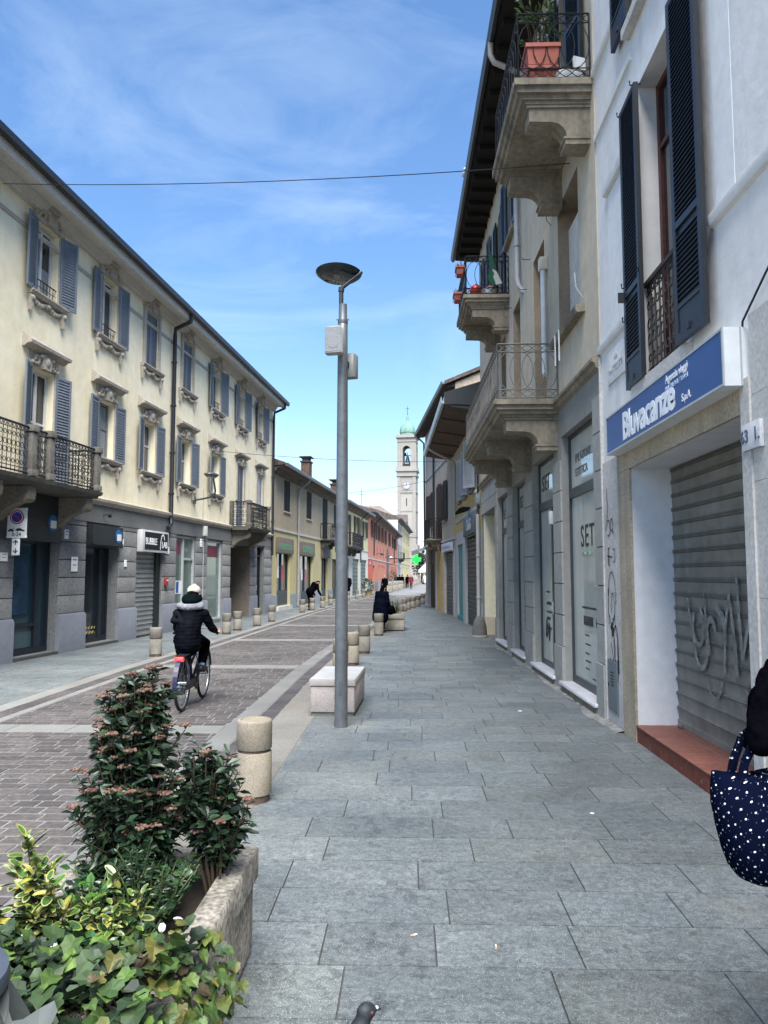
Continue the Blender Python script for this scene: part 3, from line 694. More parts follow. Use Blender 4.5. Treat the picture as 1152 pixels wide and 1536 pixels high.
for a in (12.9, 15.2, 17.6):
    for k, z in enumerate((1.35, 1.15, 1.02, .9, .75)): mb.box(a-.3-.1*(k % 3), a, -.1292, -.128, z, z+.03+.02*(k % 2))
Gy.part('window_lettering_bar', mb, TX, each=.12)
shopwords(13.1, 3.08, .38); shopwords(15.5, 3.0, .34); shopwords(17.9, 2.95, .32)
mb = Gy.mb(); mb.tube([(12.95, -.126, .62), (12.88, -.126, .9), (12.8, -.126, .7), (12.9, -.126, .6)], .012, 4); mb.tube([(12.7, -.126, .55), (12.72, -.126, .85), (12.62, -.126, .78), (12.68, -.126, .58)], .01, 4); Gy.part('window_emblem', mb, TX)
mb = Gy.mb(); mb.cbox(11.55, 11.63, .0, .07, 2.42, 2.62, .006); Gy.part('alarm_box', mb, plain('grey plastic box', (.36, .37, .37), .5))
# first floor windows: roller blinds and recesses
BLIND = plain('white roller blind slats', (.60, .60, .585), .6, var=.05)
def blind(u0, u1, z0, z1, n, mat, name='roller_blind'):
    mb = Gy.mb(); z = z0
    while z < z1-.01: mb.prof([(n, z), (n+.012, z+.008), (n+.012, z+.036), (n, z+.045)], u0, u1); z += .05
    return Gy.part(name, mb, mat)
blind(9.66, 10.89, 5.1, 6.75, -.17, BLIND)
mb = Gy.mb(); mb.prof([(-.15, 5.0), (.1, 4.98), (.12, 5.0), (.13, 5.07), (.0, 5.1), (-.15, 5.1)], 9.4, 11.05); Gy.part('window_sill', mb, BALC)
mb = Gy.mb(); mb.tube([(10.62, .1, 5.05), (10.62, .13, 5.06), (10.62, .13, 4.62)], .013, 5); mb.tube([(10.36, .1, 5.05), (10.36, .13, 5.06), (10.36, .13, 4.62)], .013, 5); mb.tube([(9.5, 0, 5.2), (9.45, .1, 5.32), (9.42, .12, 5.5)], .008, 5); Gy.part('sill_bracket', mb, plain('white bracket', (.6, .6, .6), .5), each=.02)
for a, b, c, d, *_ in up[1:4]:
    blind(a+.01, b-.01, c, d-.02, -.36, plain('grey brown blind', (.3, .27, .22), .7))
for a, b, c, d, *_ in up[4:]:
    sash(Gy, (a+b)/2, -.16, c, b-a, d-c, WHITE, G_DARK)
sb = leaf_mesh(.46, 2.36, SHUT_DARK, pitch=.045, rails=(1.0,)); sw = leaf_mesh(.46, 1.5, plain('slate blue shutter', (.07, .095, .14), .55, var=.15), pitch=.05)
leaf(Gy, sb, 10.52, .05, 7.74); leaf(Gy, sb, 9.06, .06, 7.74, 12); leaf(Gy, sb, 16.07, .05, 7.63, 0); leaf(Gy, sb, 17.37, .05, 7.63)
for u in (15.77, 14.37, 12.92, 11.62, 19.92, 18.52): leaf(Gy, sw, u, .05, 8.71, 3)
mb = Gy.mb(); [mb.box(u-.15, u+1.05, -.1, .1, 8.62, 8.7) for u in (12.1, 14.85, 19.0)]; Gy.part('window_sill', mb, BALC, each=.01)
balcony(Gy, 10.98, 16.2, .96, 4.23, .2, .84, (11.32, 13.5, 15.85), BALC, plain('dusty pale iron', (.16, .15, .135), .75, var=.3), 'oval')
balcony(Gy, 8.79, 11.0, .95, 7.7, .22, .86, (9.1, 10.7), BALC, IRON, 'oval')
balcony(Gy, 15.65, 17.6, .98, 7.6, .2, .85, (15.95, 17.3), BALC, IRON, 'oval')
pipe_run(Gy, [(14.17, .08, 10.9), (14.17, .08, 7.35), (14.1, .07, 7.18), (13.95, .02, 7.0), (13.9, -.05, 6.95)], .05, plain('pale grey pipe', (.34, .34, .33), .5), collars=((14.17, .08, 8.0), (14.17, .08, 10)))
mb = Gy.mb(); mb.tube([(11.72, .07, 4.8), (11.72, .07, 6.5)], .04, 10); mb.tube([(11.72, .07, 4.76), (11.72, .07, 4.8)], .02, 8); mb.cbox(11.64, 11.8, .0, .13, 6.48, 6.68, .01, 1)
Gy.part('cable_duct', mb, [plain('white plastic duct', (.68, .69, .7), .4), plain('yellowed plastic', (.5, .47, .38), .5)])
mb = Gy.mb()
for (u, z) in ((11.3, 7.25), (13.2, 7.3), (15.4, 7.2), (13.6, 6.9), (9.5, 7.32)): mb.tube([(u, 0, z), (u+.01, .13, z), (u+.01, .15, z+.04)], .007, 4); 
mb.tube([(11.25, .02, 7.35), (11.22, .1, 7.3), (11.3, .08, 7.1), (11.25, .02, 7.0)], .006, 4); mb.lathe([(.01, 0), (.03, .01), (.03, .05), (.012, .07)], (10.05, .1, 7.4), 8)
Gy.part('wall_hook', mb, IRON, each=.05)
# roof
mb = Gy.mb(); mb.prof([(-.02, 10.98), (.66, 11.02), (.66, 11.16), (-9.2, 14.0), (-9.2, 10.98)], 8.74, 21.9); rf = Gy.part('roof', mb, TILE)
pipe_run(Gy, [(12.6, .74, 11.0), (12.6, .74, 10.75), (12.6, .68, 10.62), (12.6, .1, 10.35), (12.6, .06, 10.2)], .05, plain('fawn pipe', (.36, .32, .27), .5), name='gutter_elbow')
mb = Gy.mb(); mb.prof([(-.01, 10.955), (.655, 10.995), (.655, 11.012), (-.01, 10.975)], 8.75, 21.88); mb.build('eave_boards', plain('near black eave boards', (.012, .009, .008), .9), rf)  # near black boards closing the underside of the roof edge
mb = Gy.mb()
u = 8.9
while u < 21.8: mb.box(u, u+.09, -.01, .6, 10.86, 10.97); u += .62
mb.build_each('rafter', surf('near black rafters', (.008, .006, .005), .85, var=.3), rf)
mb = Gy.mb(); mb.prof([(.665, 11.0), (.70, 10.96), (.76, 10.96), (.8, 11.02), (.8, 11.12), (.78, 11.12), (.76, 11.04), (.7, 11.03), (.68, 11.17), (.66, 11.17)], 8.74, 21.9); Gy.part('gutter', mb, DARKPIPE)
# things standing on or hanging from the right-hand balconies
TCP = plain('terracotta plastic', (.32, .075, .045), .55, var=.15)
LEAFG = None
def gpos(u, n, z): return tuple(Gy.world(u, n, z))
def trough(loc, rz, L, w, h, label, mat=TCP, name='flower_trough', group=None):
    t = thing(name, label, 'planter', loc, rz, group)
    mb = MB(); mb.add([(-L/2+.02, -w/2+.02, 0), (L/2-.02, -w/2+.02, 0), (L/2-.02, w/2-.02, 0), (-L/2+.02, w/2-.02, 0), (-L/2, -w/2, h), (L/2, -w/2, h), (L/2, w/2, h), (-L/2, w/2, h)],
        [(3, 2, 1, 0), (0, 1, 5, 4), (1, 2, 6, 5), (2, 3, 7, 6), (3, 0, 4, 7)]); mb.build('pot', mat, t)
    mb = MB(); mb.box(-L/2-.015, L/2+.015, -w/2-.015, -w/2+.01, h-.05, h); mb.box(-L/2-.015, L/2+.015, w/2-.01, w/2+.015, h-.05, h); mb.box(-L/2-.015, -L/2+.01, -w/2+.01, w/2-.01, h-.05, h); mb.box(L/2-.01, L/2+.015, -w/2+.01, w/2-.01, h-.05, h); mb.build('rim', mat, t)
    mb = MB(); mb.box(-L/2+.02, L/2-.02, -w/2+.02, w/2-.02, h-.08, h-.03); mb.build('soil', surf('dark potting soil', (.02, .015, .01), .95, var=.4), t)
    return t
trough(gpos(9.05, .58, 7.71), PI/2, .36, .34, .2, 'lower terracotta trough on the top balcony behind the railing corner')
trough(gpos(9.05, .58, 7.92), PI/2, .42, .40, .26, 'upper terracotta trough holding a straggly shrub on the top balcony')
mb = Gy.mb(); mb.cbox(8.95, 9.35, .1, .38, 7.7, 7.78, .02); mb.ell((9.15, .25, 7.9), (.2, .14, .16)); 
tag(mb.build('cushion', plain('black cushion cover', (.006, .007, .007), .9), loc=tuple(Gy.root.location), rz=Gy.root.rotation_euler.z), 'black cushion heaped beside the trough on the top balcony', 'cushion')
mb = Gy.mb(); mb.prof([(.08, 7.71), (.42, 7.71), (.44, 7.84), (.3, 7.88), (.1, 7.82)], 8.88, 8.94); mb.prof([(.05, 7.86), (.2, 7.9), (.21, 8.06), (.06, 8.02)], 8.9, 8.94)
tag(mb.build('folded_sheet', plain('white cloth', (.6, .6, .6), .85), loc=tuple(Gy.root.location), rz=Gy.root.rotation_euler.z), 'white folded sheet at the foot of the top balcony railing', 'cloth')
# shrub in the trough
def leafy(mb, c, r, n, size, cols, flat=.6, up=.3, mi=0):
    for _ in range(n):
        while True:
            p = Vector((random.uniform(-1, 1), random.uniform(-1, 1), random.uniform(-1, 1)))
            if p.length < 1: break
        d = Vector((p.x, p.y, p.z+up)); d = (d.normalized() if d.length > .01 else Vector((0, 0, 1)))+Vector((random.uniform(-.7, .7), random.uniform(-.7, .7), random.uniform(-.7, .7))); d.normalize()
        q = Vector((c[0]+p.x*r[0], c[1]+p.y*r[1], c[2]+p.z*r[2])); leaf1(mb, q, d, size*random.uniform(.7, 1.25), flat, random.choice(cols), mi)
def leaf1(mb, q, d, L, flat, col, mi=0, roll=None, fold=.18):
    side = d.cross(Vector((0, 0, 1))); side = side.normalized() if side.length > .05 else Vector((1, 0, 0))
    side = Matrix.Rotation(random.uniform(-1, 1) if roll is None else roll, 3, d) @ side; nn = side.cross(d); w = L*flat/2
    k = random.uniform(.75, 1.25); col = (col[0]*k, col[1]*k, col[2]*k)
    a = q; m = q+d*L*.45-nn*w*fold; e = q+d*L-nn*L*.12
    l = q+d*L*.42+side*w+nn*w*fold; r = q+d*L*.42-side*w+nn*w*fold
    l2 = q+d*L*.75+side*w*.62; r2 = q+d*L*.75-side*w*.62; m2 = q+d*L*.75-nn*(w*fold+L*.03)
    mb.add([a, m, l, r, m2, l2, r2, e], [(0, 1, 2), (0, 3, 1), (1, 4, 5, 2), (1, 3, 6, 4), (4, 7, 5), (4, 6, 7)], mi, col)
def leafmat(name, rough=.45, trans=.0):
    if name in _mats: return _mats[name]
    t = NT(name); c = t.mix(t.attr(), t.ramp(t.noise(40, 2), [(.3, .8), (.7, 1.15)]), 1, 'MULTIPLY'); t.base(c); t.set(rough, 0, .45); _mats[name] = t.m; return t.m
LEAF = leafmat('leaf'); STEM = surf('bark stem', (.05, .035, .022), .85, var=.3)
t = thing('balcony_shrub', 'straggly green shrub growing from the upper terracotta trough on the top balcony', 'plant', gpos(9.05, .58, 8.12))
mb = MB(); lf = MB()
for i in range(26):
    a = random.uniform(0, 2*PI); h = random.uniform(.35, .75); sp = random.uniform(.05, .3)
    pts = [(0.1*math.cos(a), .1*math.sin(a), 0), (sp*.6*math.cos(a), sp*.6*math.sin(a), h*.6), (sp*math.cos(a), sp*math.sin(a), h)]
    mb.tube(pts, [.006, .004, .002], 4)
    for j in range(7):
        s = random.uniform(.35, 1); q = Vector(pts[1]).lerp(Vector(pts[2]), s); leaf1(lf, q, Vector((math.cos(a+random.uniform(-1, 1)), math.sin(a+random.uniform(-1, 1)), random.uniform(-.3, .8))).normalized(), .1, .28, (.07, .12, .03))
mb.build('stems', STEM, t); lf.build('leaves', LEAF, t, smooth=0)
# far upper balcony: flag cloth, red ball, two hanging pots
t = thing('hanging_flag', 'green and white cloth flag hung over the far upper balcony railing', 'flag', gpos(15.62, .35, 7.75))
for i, (nm, col) in enumerate((('green_stripe', (.008, .075, .03)), ('white_stripe', (.42, .42, .40)))):
    mb = MB(); mb.prism([(-.10+.06*i, .72-.36*i), (-.02+.07*i, .70-.38*i), (.05+.06*i, .40-.2*i), (.12+.06*i, .06), (-.05+.1*i, .02), (-.13+.12*i, .2), (-.05+.06*i, .38-.12*i)], -.02-.04*i, .02-.04*i); mb.build(nm, plain(nm, col, .85), t, rz=.15)
t = thing('red_toy_ball', 'round red ball wedged behind the far upper balcony railing', 'ball', gpos(15.85, .7, 7.62)); mb = MB(); mb.ell((0, 0, .13), (.13, .13, .13), 14, 10); mb.ell((0, 0, .27), (.02, .02, .02)); mb.build('ball', plain('red rubber', (.4, .02, .02), .4), t)
t = thing('storage_basket', 'white and pink basket of clutter on the far upper balcony floor', 'basket', gpos(16.0, .4, 7.6)); mb = MB(); mb.lathe([(.12, 0), (.17, .22), (.18, .22), (.16, .2)], k=14); mb.build('basket', plain('white plastic', (.6, .6, .6), .5), t); mb = MB(); mb.ell((.02, .02, .22), (.13, .12, .1)); mb.build('cloth', plain('pink cloth', (.4, .15, .15), .9), t)
for i, (u, lab) in enumerate(((15.9, 'hanging terracotta flower pot nearest the corner of the far upper balcony'), (16.6, 'hanging terracotta flower pot second from the corner of the far upper balcony'))):
    t = trough(gpos(u, 1.04, 7.78+.32*(1-i)), PI/2, .3, .16, .18, lab, name='hanging_pot')
    mb = MB(); mb.tube([(0, -.09, .1), (0, -.09, .19), (0, -.12, .21)], .006, 4); mb.tube([(-.16, .09, .05), (.16, .09, .05), (.16, -.09, .05), (-.16, -.09, .05)], .005, 4, closed=True); mb.build('holder', IRON, t)
    lf = MB(); leafy(lf, (0, 0, .2), (.15, .06, .06), 26, .06, [(.05, .06, .02), (.08, .07, .03)]); lf.build('plant', LEAF, t, smooth=0)

PL_TAUPE = surf('taupe plaster', (.36, .325, .275), .9, var=.12, scale=.6, fine=6, fvar=.07, bump=.2, stain=.3, stain_col=(.22, .2, .17))
# ================================================================ RIGHT SIDE: low ochre house B with the deep brown eave
PL_OCHRE = surf('peeling ochre plaster', (.44, .335, .12), .9, var=.16, scale=.9, fine=7, fvar=.1, bump=.3, bscale=18, stain=.3, stain_col=(.3, .24, .14), patch=((.40, .37, .31), .75, .56, .9))
B = Facade('low_house', 'low ochre peeling house with a deep brown timber eave', 'house', (2.1, 22.2), -.031, 21.52, 1)
BE = 30.4
hb = [(23.25, 24.25, 4.3, 5.75, .2), (25.3, 26.2, 4.3, 5.75, .2), (27.2, 28.0, 4.3, 5.75, .2)]
hl = [(22.65, 25.9, -.01, 2.9, .09), (26.75, 28.7, -.01, 2.75, .06)]
mb = B.mb(); mb.wall(21.52, BE, 2.95, 4.27, []); mb.wall(21.52, BE, 4.27, 6.6, hb, mi=1); mb.wall(21.52, BE, 0, 2.95, hl, mi=2); B.part('wall', mb, [PL_OCHRE, surf('stained beige upper plaster', (.40, .365, .30), .9, var=.14, stain=.35, stain_col=(.25, .22, .17), patch=((.45, .35, .14), .9, .6, .6)), surf('grey washed lower plaster', (.33, .335, .33), .9, var=.12, stain=.3, stain_col=(.2, .2, .19))]); shell(B, 21.52, BE, 0, 6.6, 8, PL_TAUPE)
PALEST = surf('pale grey painted surround', (.36, .38, .40), .8, var=.1, stain=.25, stain_col=(.2, .2, .2))
mb = B.mb(); mb.box(22.35, 22.645, 0, .03, 0, 3.6); mb.box(25.905, 26.74, 0, .03, 0, 3.2); mb.box(28.705, 29.2, 0, .03, 0, 3.2); mb.box(22.4, 29.2, 0, .05, 3.6, 3.72); mb.box(21.54, 22.34, 0, .02, 0, .8); mb.box(26.745, 28.7, 0, .03, 2.76, 3.2)
B.part('door_surround', mb, PALEST, each=.01)
B.part('roller_shutter', roller_mb(B, 22.66, 25.89, .02, 2.85, -.06), plain('dark grey roller shutter', (.05, .057, .062), .5, metal=.2))
mb = B.mb(); mb.box(26.76, 28.69, -.055, -.03, .15, 2.74); mb.box(27.7, 27.72, -.03, -.02, .15, 2.74); mb.box(26.76, 28.69, -.055, .04, 0, .15); B.part('teal_door', mb, plain('teal door paint', (.008, .17, .205), .45, var=.08), label='teal painted double door')
for (a, b, c, d, *_) in hb: sash(B, (a+b)/2, -.12, c, b-a, d-c, WHITE, G_DARK)
sg = leaf_mesh(.46, 1.45, plain('pale grey shutter', (.36, .38, .40), .6), pitch=.05)
for u, s in ((24.26, -8), (22.78, 40), (26.22, -6), (24.82, 20), (28.02, -8), (26.72, 14)): leaf(B, sg, u, .06, 4.3, s)
mb = B.mb(); [mb.box(a-.1, b+.1, -.1, .09, c-.08, c) for a, b, c, d, *_ in hb]; B.part('window_sill', mb, BALC, each=.01)
BRN = surf('brown painted soffit boards', (.085, .05, .032), .75, var=.25, scale=1.5, fine=10, fvar=.2)
mb = B.mb(); mb.prof([(-.02, 6.46), (1.02, 6.62), (1.02, 6.86), (-8, 9.6), (-8, 6.46)], 21.6, 31.6); rf = B.part('roof', mb, TILE)
mb = B.mb(); mb.prof([(-.01, 6.44), (1.01, 6.60), (1.01, 6.615), (-.01, 6.455)], 21.62, 31.55); 
for u in (23.6, 25.8, 28.0, 30.2): mb.prof([(0, 6.40), (.98, 6.555), (.98, 6.595), (0, 6.44)], u, u+.1)
mb.build('soffit', BRN, rf)
mb = B.mb(); mb.prof([(-1, 6.5), (1.06, 6.58), (1.06, 6.92), (-1, 7.55)], 21.55, 21.597); mb.prof([(-.2, 6.36), (.88, 6.52), (.88, 6.575), (-.2, 6.47)], 21.58, 21.7, 0); mb.build('verge_board', plain('dark lead sheet', (.03, .034, .038), .5), rf)
mb = B.mb(); mb.prof([(1.025, 6.66), (1.05, 6.60), (1.12, 6.60), (1.15, 6.66), (1.15, 6.8), (1.135, 6.8), (1.12, 6.68), (1.05, 6.67), (1.04, 6.88), (1.02, 6.88)], 21.6, 31.6); B.part('gutter', mb, plain('pale zinc gutter', (.40, .42, .43), .4, metal=.2))
pipe_run(B, [(29.0, 1.09, 6.62), (29.0, 1.06, 6.5), (28.95, .9, 6.38), (28.9, .12, 5.98), (28.9, .08, 5.85), (28.9, .08, 3.8)], .045, plain('fawn pipe', (.36, .32, .27), .5))
pipe_run(B, [(21.85, .09, 0.02), (21.85, .09, 3.4)], .055, plain('pale grey pipe', (.34, .34, .33), .5), collars=((21.85, .09, 1), (21.85, .09, 2.2)))
pipe_run(B, [(21.9, .07, 3.3), (21.9, .07, 5.9), (21.9, .15, 6.2)], .03, IRON, name='cable_run')
t = Facade('shop_sign', 'dark fascia sign with white monogram above the dark roller shutter', 'sign', (2.1, 22.2), -.031, 24.2, 1); t.root.location.z = 2.92
mb = MB(); mb.cbox(-1.6, 1.65, .035, .1, 0, .66, .01); mb.build('board', plain('dark slate sign', (.04, .05, .06), .5), t.root)
t.text('S & G', 24.2, .1005, .16, .5, PAPER, .004)
t = thing('torn_awning', 'small dark torn awning hanging from a bracket above the dark roller shutter', 'awning', tuple(B.world(24.4, 0, 3.62)), 0); t.scale = (.5, .5, .6)
mb = MB(); mb.add([(0, 0, .35), (-.75, -.1, .3), (-1.0, .1, .05), (-.95, .5, -.05), (-.5, .7, .12), (-.1, .6, .2), (-.5, .3, .42)], [(0, 1, 6), (1, 2, 6), (2, 3, 6), (3, 4, 6), (4, 5, 6), (5, 0, 6), (0, 5, 4, 3, 2, 1)]); mb.build('cloth', plain('dark awning cloth', (.02, .022, .024), .9), t)
mb = MB(); mb.tube([(0, 0, .2), (-.6, .1, .2)], .015, 5); mb.build('bracket', IRON, t)
t = thing('stone_guard', 'rounded grey stone guard post at the corner of the cream passage', 'guard stone', tuple(Gy.world(20.3, .22, 0)))
mb = MB(); mb.lathe([(.2, 0), (.2, .06), (.18, .3), (.14, .45), (.09, .53), (.02, .56)], k=16); mb.build('stone', surf('dark guard stone', (.12, .115, .11), .9, var=.25, bump=.5, bscale=25), t)
mb = MB(); mb.lathe([(.22, -.02), (.22, .03), (.2, .05)], k=16); mb.build('base', PL_GREY, t)
t = thing('wall_sculpture', 'small grey relief shield mounted on the ochre wall at its grey edge', 'relief', tuple(B.world(22.0, .05, 3.55)))
mb = MB(); mb.ell((0, 0, .3), (.1, .16, .3)); mb.ell((-.05, .0, .5), (.08, .1, .1)); mb.build('relief', plain('grey green relief', (.2, .24, .24), .8), t)

# ================================================================ RIGHT SIDE: taller house C beyond
PL_TAUPE = surf('taupe plaster', (.36, .325, .275), .9, var=.12, scale=.6, fine=6, fvar=.07, bump=.2, stain=.3, stain_col=(.22, .2, .17))
BRICK = None
def brickmat():
    t = NT('old red brick'); b = t.n.new('ShaderNodeTexBrick'); b.inputs['Scale'].default_value = 1
    b.inputs['Brick Width'].default_value = .25; b.inputs['Row Height'].default_value = .075; b.inputs['Mortar Size'].default_value = .012
    b.inputs['Color1'].default_value = (.24, .075, .045, 1); b.inputs['Color2'].default_value = (.33, .14, .09, 1); b.inputs['Mortar'].default_value = (.3, .25, .2, 1)
    t.l.new(t.mapping((1, 1, 1), (R(90), 0, R(90))), b.inputs['Vector'])
    c = t.mix(b.outputs[0], t.ramp(t.noise(3, 6, rough=.7), [(.3, .55), (.6, 1.1)]), 1, 'MULTIPLY'); t.base(c); t.set(.9); t.bump(t.noise(9, 4), .5, .02); return t.m
BRICK = brickmat()
Cc = Facade('gable_house', 'taller taupe house with a brick gable and dark brown shutters', 'house', (1.9, 29.6), -.087, 29.6, 1)
CE = 40.6; hc = [(32.4, 33.3, 4.0, 5.7, .2), (34.3, 35.2, 3.25, 5.75, .2), (37.0, 37.9, 3.95, 5.65, .2), (38.9, 39.7, 3.95, 5.65, .2)]
hd = [(30.4, 32.9, -.01, 2.6, .09), (36.4, 39.6, -.01, 2.95, .2)]
mb = Cc.mb(); mb.wall(29.6, CE, 3.1, 9.3, hc); Cc.part('wall', mb, PL_TAUPE)
mb = Cc.mb(); mb.wall(29.6, 35.8, 0, 3.1, hd[:1]); mb.wall(35.8, CE, 0, 3.1, hd[1:], mi=1)
Cc.part('ground_floor', mb, [surf('grey cream plaster', (.42, .385, .30), .9, var=.12, stain=.3, stain_col=(.3, .25, .15)), TRAV])
mb = Cc.mb(); d = -8
mb.quad((CE, 0, 0), (CE, 0, 9.3), (CE, d, 9.3), (CE, d, 0)); mb.quad((29.6, d, 0), (CE, d, 0), (CE, d, 9.3), (29.6, d, 9.3))
mb.quad((29.6, 0, 0), (29.6, d, 0), (29.6, d, 9.3), (29.6, 0, 9.3)); Cc.part('back_walls', mb, PL_TAUPE)
mb = Cc.mb(); mb.add([(29.59, .0, 9.3), (29.59, -4, 11.05), (29.59, -8, 9.3)], [(0, 1, 2)]); mb.add([(29.59, .0, 9.3), (29.59, -8, 9.3), (29.59, -8, 8.9), (29.59, 0, 8.9)], [(0, 1, 2, 3)]); Cc.part('brick_gable', mb, BRICK)
mb = Cc.mb(); mb.box(29.56, 29.59, -8, -.02, 6, 8.92); Cc.part('gable_plaster', mb, PL_TAUPE)
mb = Cc.mb(); mb.prof([(.42, 9.2), (.42, 9.34), (-4, 11.25), (-8.4, 9.34), (-8.4, 9.2), (-4, 11.08)], 29.45, 41.0); rf = Cc.part('roof', mb, TILE)
mb = Cc.mb(); mb.prof([(0, 9.14), (.4, 9.1), (.4, 9.2), (0, 9.3)], 29.62, 40.9); mb.build('eave_boards', plain('dark brown eave', (.03, .022, .018), .8), rf)
mb = Cc.mb(); mb.prof([(.43, 9.3), (.45, 9.18), (.54, 9.18), (.58, 9.3), (.56, 9.3), (.53, 9.22), (.46, 9.22), (.44, 9.34)], 29.4, 41.0); Cc.part('gutter', mb, plain('verdigris gutter', (.09, .11, .105), .5))
for (a, b, c, d, *_) in hc: sash(Cc, (a+b)/2, -.12, c, b-a, d-c, WHITE, G_DARK)
for h, us in ((1.7, (33.31, 31.93, 37.91, 36.53, 39.71, 38.43)), (2.5, (35.21, 33.83))):
    m = leaf_mesh(.46, h, SHUT_BROWN, pitch=.06)
    for i, u in enumerate(us): leaf(Cc, m, u, .05, 3.97 if h < 2 else 3.25, (-4, 10)[i % 2])
mb = Cc.mb(); [mb.box(a-.1, b+.1, -.1, .08, c-.08, c) for a, b, c, d, *_ in (hc[0], hc[2], hc[3])]; Cc.part('window_sill', mb, BALC, each=.01); mb = Cc.mb(); mb.box(29.62, CE-.02, 0, .05, 3.06, 3.16); mb.box(29.62, CE-.02, 0, .04, 6.6, 6.68); Cc.part('string_course', mb, PALEST)
balcony(Cc, 33.9, 36.0, .62, 3.25, .14, .95, (34.2, 35.7), BALC, IRON, 'bars', (.2, .3))
pipe_run(Cc, [(40.3, .5, 9.2), (40.3, .45, 9.05), (40.3, .1, 8.7), (40.3, .08, 3.2), (40.3, .2, 2.9)], .05, DARKPIPE); pipe_run(Cc, [(36.3, .08, 9.1), (36.3, .08, 2.8)], .05, DARKPIPE)
Cc.part('roller_shutter', roller_mb(Cc, 30.41, 32.89, .02, 2.55, -.06), plain('grey roller shutter', (.09, .10, .11), .5, metal=.2))
mb = Cc.mb(); mb.box(30.0, 30.39, 0, .04, 0, 2.75); mb.box(32.91, 33.3, 0, .04, 0, 2.75); Cc.part('door_surround', mb, PALEST, each=.01)
mb = Cc.mb(); mb.box(36.45, 39.55, -.19, -.15, 0, 2.9); mb.box(37.4, 37.5, -.15, -.12, 0, 2.2); mb.box(38.5, 38.6, -.15, -.12, 0, 2.2); mb.box(36.45, 39.55, -.15, -.118, 2.2, 2.3); Cc.part('dark_door', mb, plain('dark brown door', (.025, .018, .014), .5))
mb = Cc.mb(); pts = [(33.35, 0), (35.6, 0), (35.6, 2.1)]+arc(34.48, 2.1, 1.12, .75, 0, 180, 10); mb.prism(pts, -.001, .012); Cc.part('blind_arch', mb, plain('ochre arch infill', (.40, .29, .12), .85, var=.12))
t = Facade('shop_sign', 'narrow pale sign board with blue script above the grey roller shutter', 'sign', (1.9, 29.6), -.087, 31.6, 1); t.root.location.z = 2.62
mb = MB(); mb.cbox(-1.5, 1.5, .05, .16, 0, .34, .01); mb.build('board', plain('pale blue sign', (.42, .47, .55), .5), t.root)
mb = MB(); ribbon(mb, [(-1.2+.1*i, .17+.07*math.sin(i*1.9)) for i in range(25)], .03, .1605); mb.build('blue_script', plain('dark blue script', (.02, .04, .2), .5), t.root)
t = thing('round_road_sign', 'round road sign seen edge on, fixed to the corner of the taupe house', 'road sign', tuple(Cc.world(33.0, .16, 2.85)), R(60)); t.scale = (.72,)*3
mb = MB(); mb.tube([(0, -.01, 0), (0, .01, 0)], .28, 20); mb.build('disc', plain('red brown disc', (.16, .05, .04), .5), t); mb = MB(); mb.tube([(0, .02, 0), (.4, .02, 0)], .02, 6); mb.build('arm', IRON, t)
t = thing('shop_canopy', 'small grey canopy shelf over the dark door of the taupe house', 'canopy', tuple(Cc.world(38, 0, 2.96)), PI/2+Cc.a)
mb = MB(); mb.prof([(.04, .02), (.8, -.22), (.8, -.1), (.04, .2)], -1.9, 2.0); mb.build('shelf', plain('grey canopy', (.26, .27, .28), .7), t); mb = MB(); mb.box(-1.9, 2.0, .8, .82, -.3, -.08); mb.build('valance', plain('pale valance', (.42, .43, .43), .8), t)
# ================================================================ LEFT SIDE: long cream palazzo
CREAM = surf('cream lime plaster', (.83, .745, .525), .9, var=.09, scale=.5, fine=4, fvar=.05, bump=.18, bscale=20, bdist=.006, stain=.42, stain_col=(.56, .51, .38), patch=((.80, .75, .60), .5, .50, .25))
STUCCO = surf('grey beige stucco trim', (.43, .385, .32), .88, var=.15, scale=2, fine=20, fvar=.14, bump=.3, bscale=40, stain=.4, stain_col=(.15, .135, .12))
GSTONE = surf('hammered grey stone', (.178, .18, .176), .85, var=.14, scale=1.4, fine=38, fvar=.3, bump=.6, bscale=55, bdist=.01, stain=.3, stain_col=(.12, .12, .12))
PLINTH = surf('blue grey plinth', (.165, .178, .205), .75, var=.08, scale=1.2, fine=9, fvar=.06, stain=.25, stain_col=(.13, .14, .16))
SOFFIT = surf('grey white soffit', (.54, .52, .47), .9, var=.08, stain=.2, stain_col=(.25, .24, .22))
BALD = surf('dark sooty balcony stone', (.095, .09, .078), .9, var=.25, scale=2, fine=18, fvar=.2, bump=.4, bscale=40, stain=.5, stain_col=(.04, .04, .035))
L1 = Facade('palazzo', 'long cream palazzo with blue grey shutters and a grey stone ground floor', 'building', (-6.1, 33.3), .075, 8.0, -1)
E1 = 33.5; CX = [9.46, 12.2, 14.95, 17.7, 20.2, 22.9, 25.7, 28.65, 31.4]
hu = [(c-.42, c+.42, 7.32, 8.84, .22) for c in CX]
hm = [(c-.42, c+.42, 3.44 if i in (1, 2, 7) else 4.42, 5.8, .22) for i, c in enumerate(CX)]
hg = [(10.6, 13.0, .1, 2.84, .3), (14.17, 15.77, .06, 2.84, .3), (16.9, 18.52, .06, 2.84, .35), (19.55, 21.25, .02, 2.84, .2), (22.28, 23.93, .12, 2.82, .16), (25.0, 26.62, .12, 2.8, .16), (27.52, 30.1, -.01, 2.78, 1.5), (31.05, 32.2, .1, 2.8, .3)]
mb = L1.mb(); mb.wall(8, E1, 3.3, 9.32, hu+hm); L1.part('wall', mb, CREAM)
mb = L1.mb(); mb.wall(8, E1, 0, 3.3, hg[:6]+hg[7:], mi=0); 
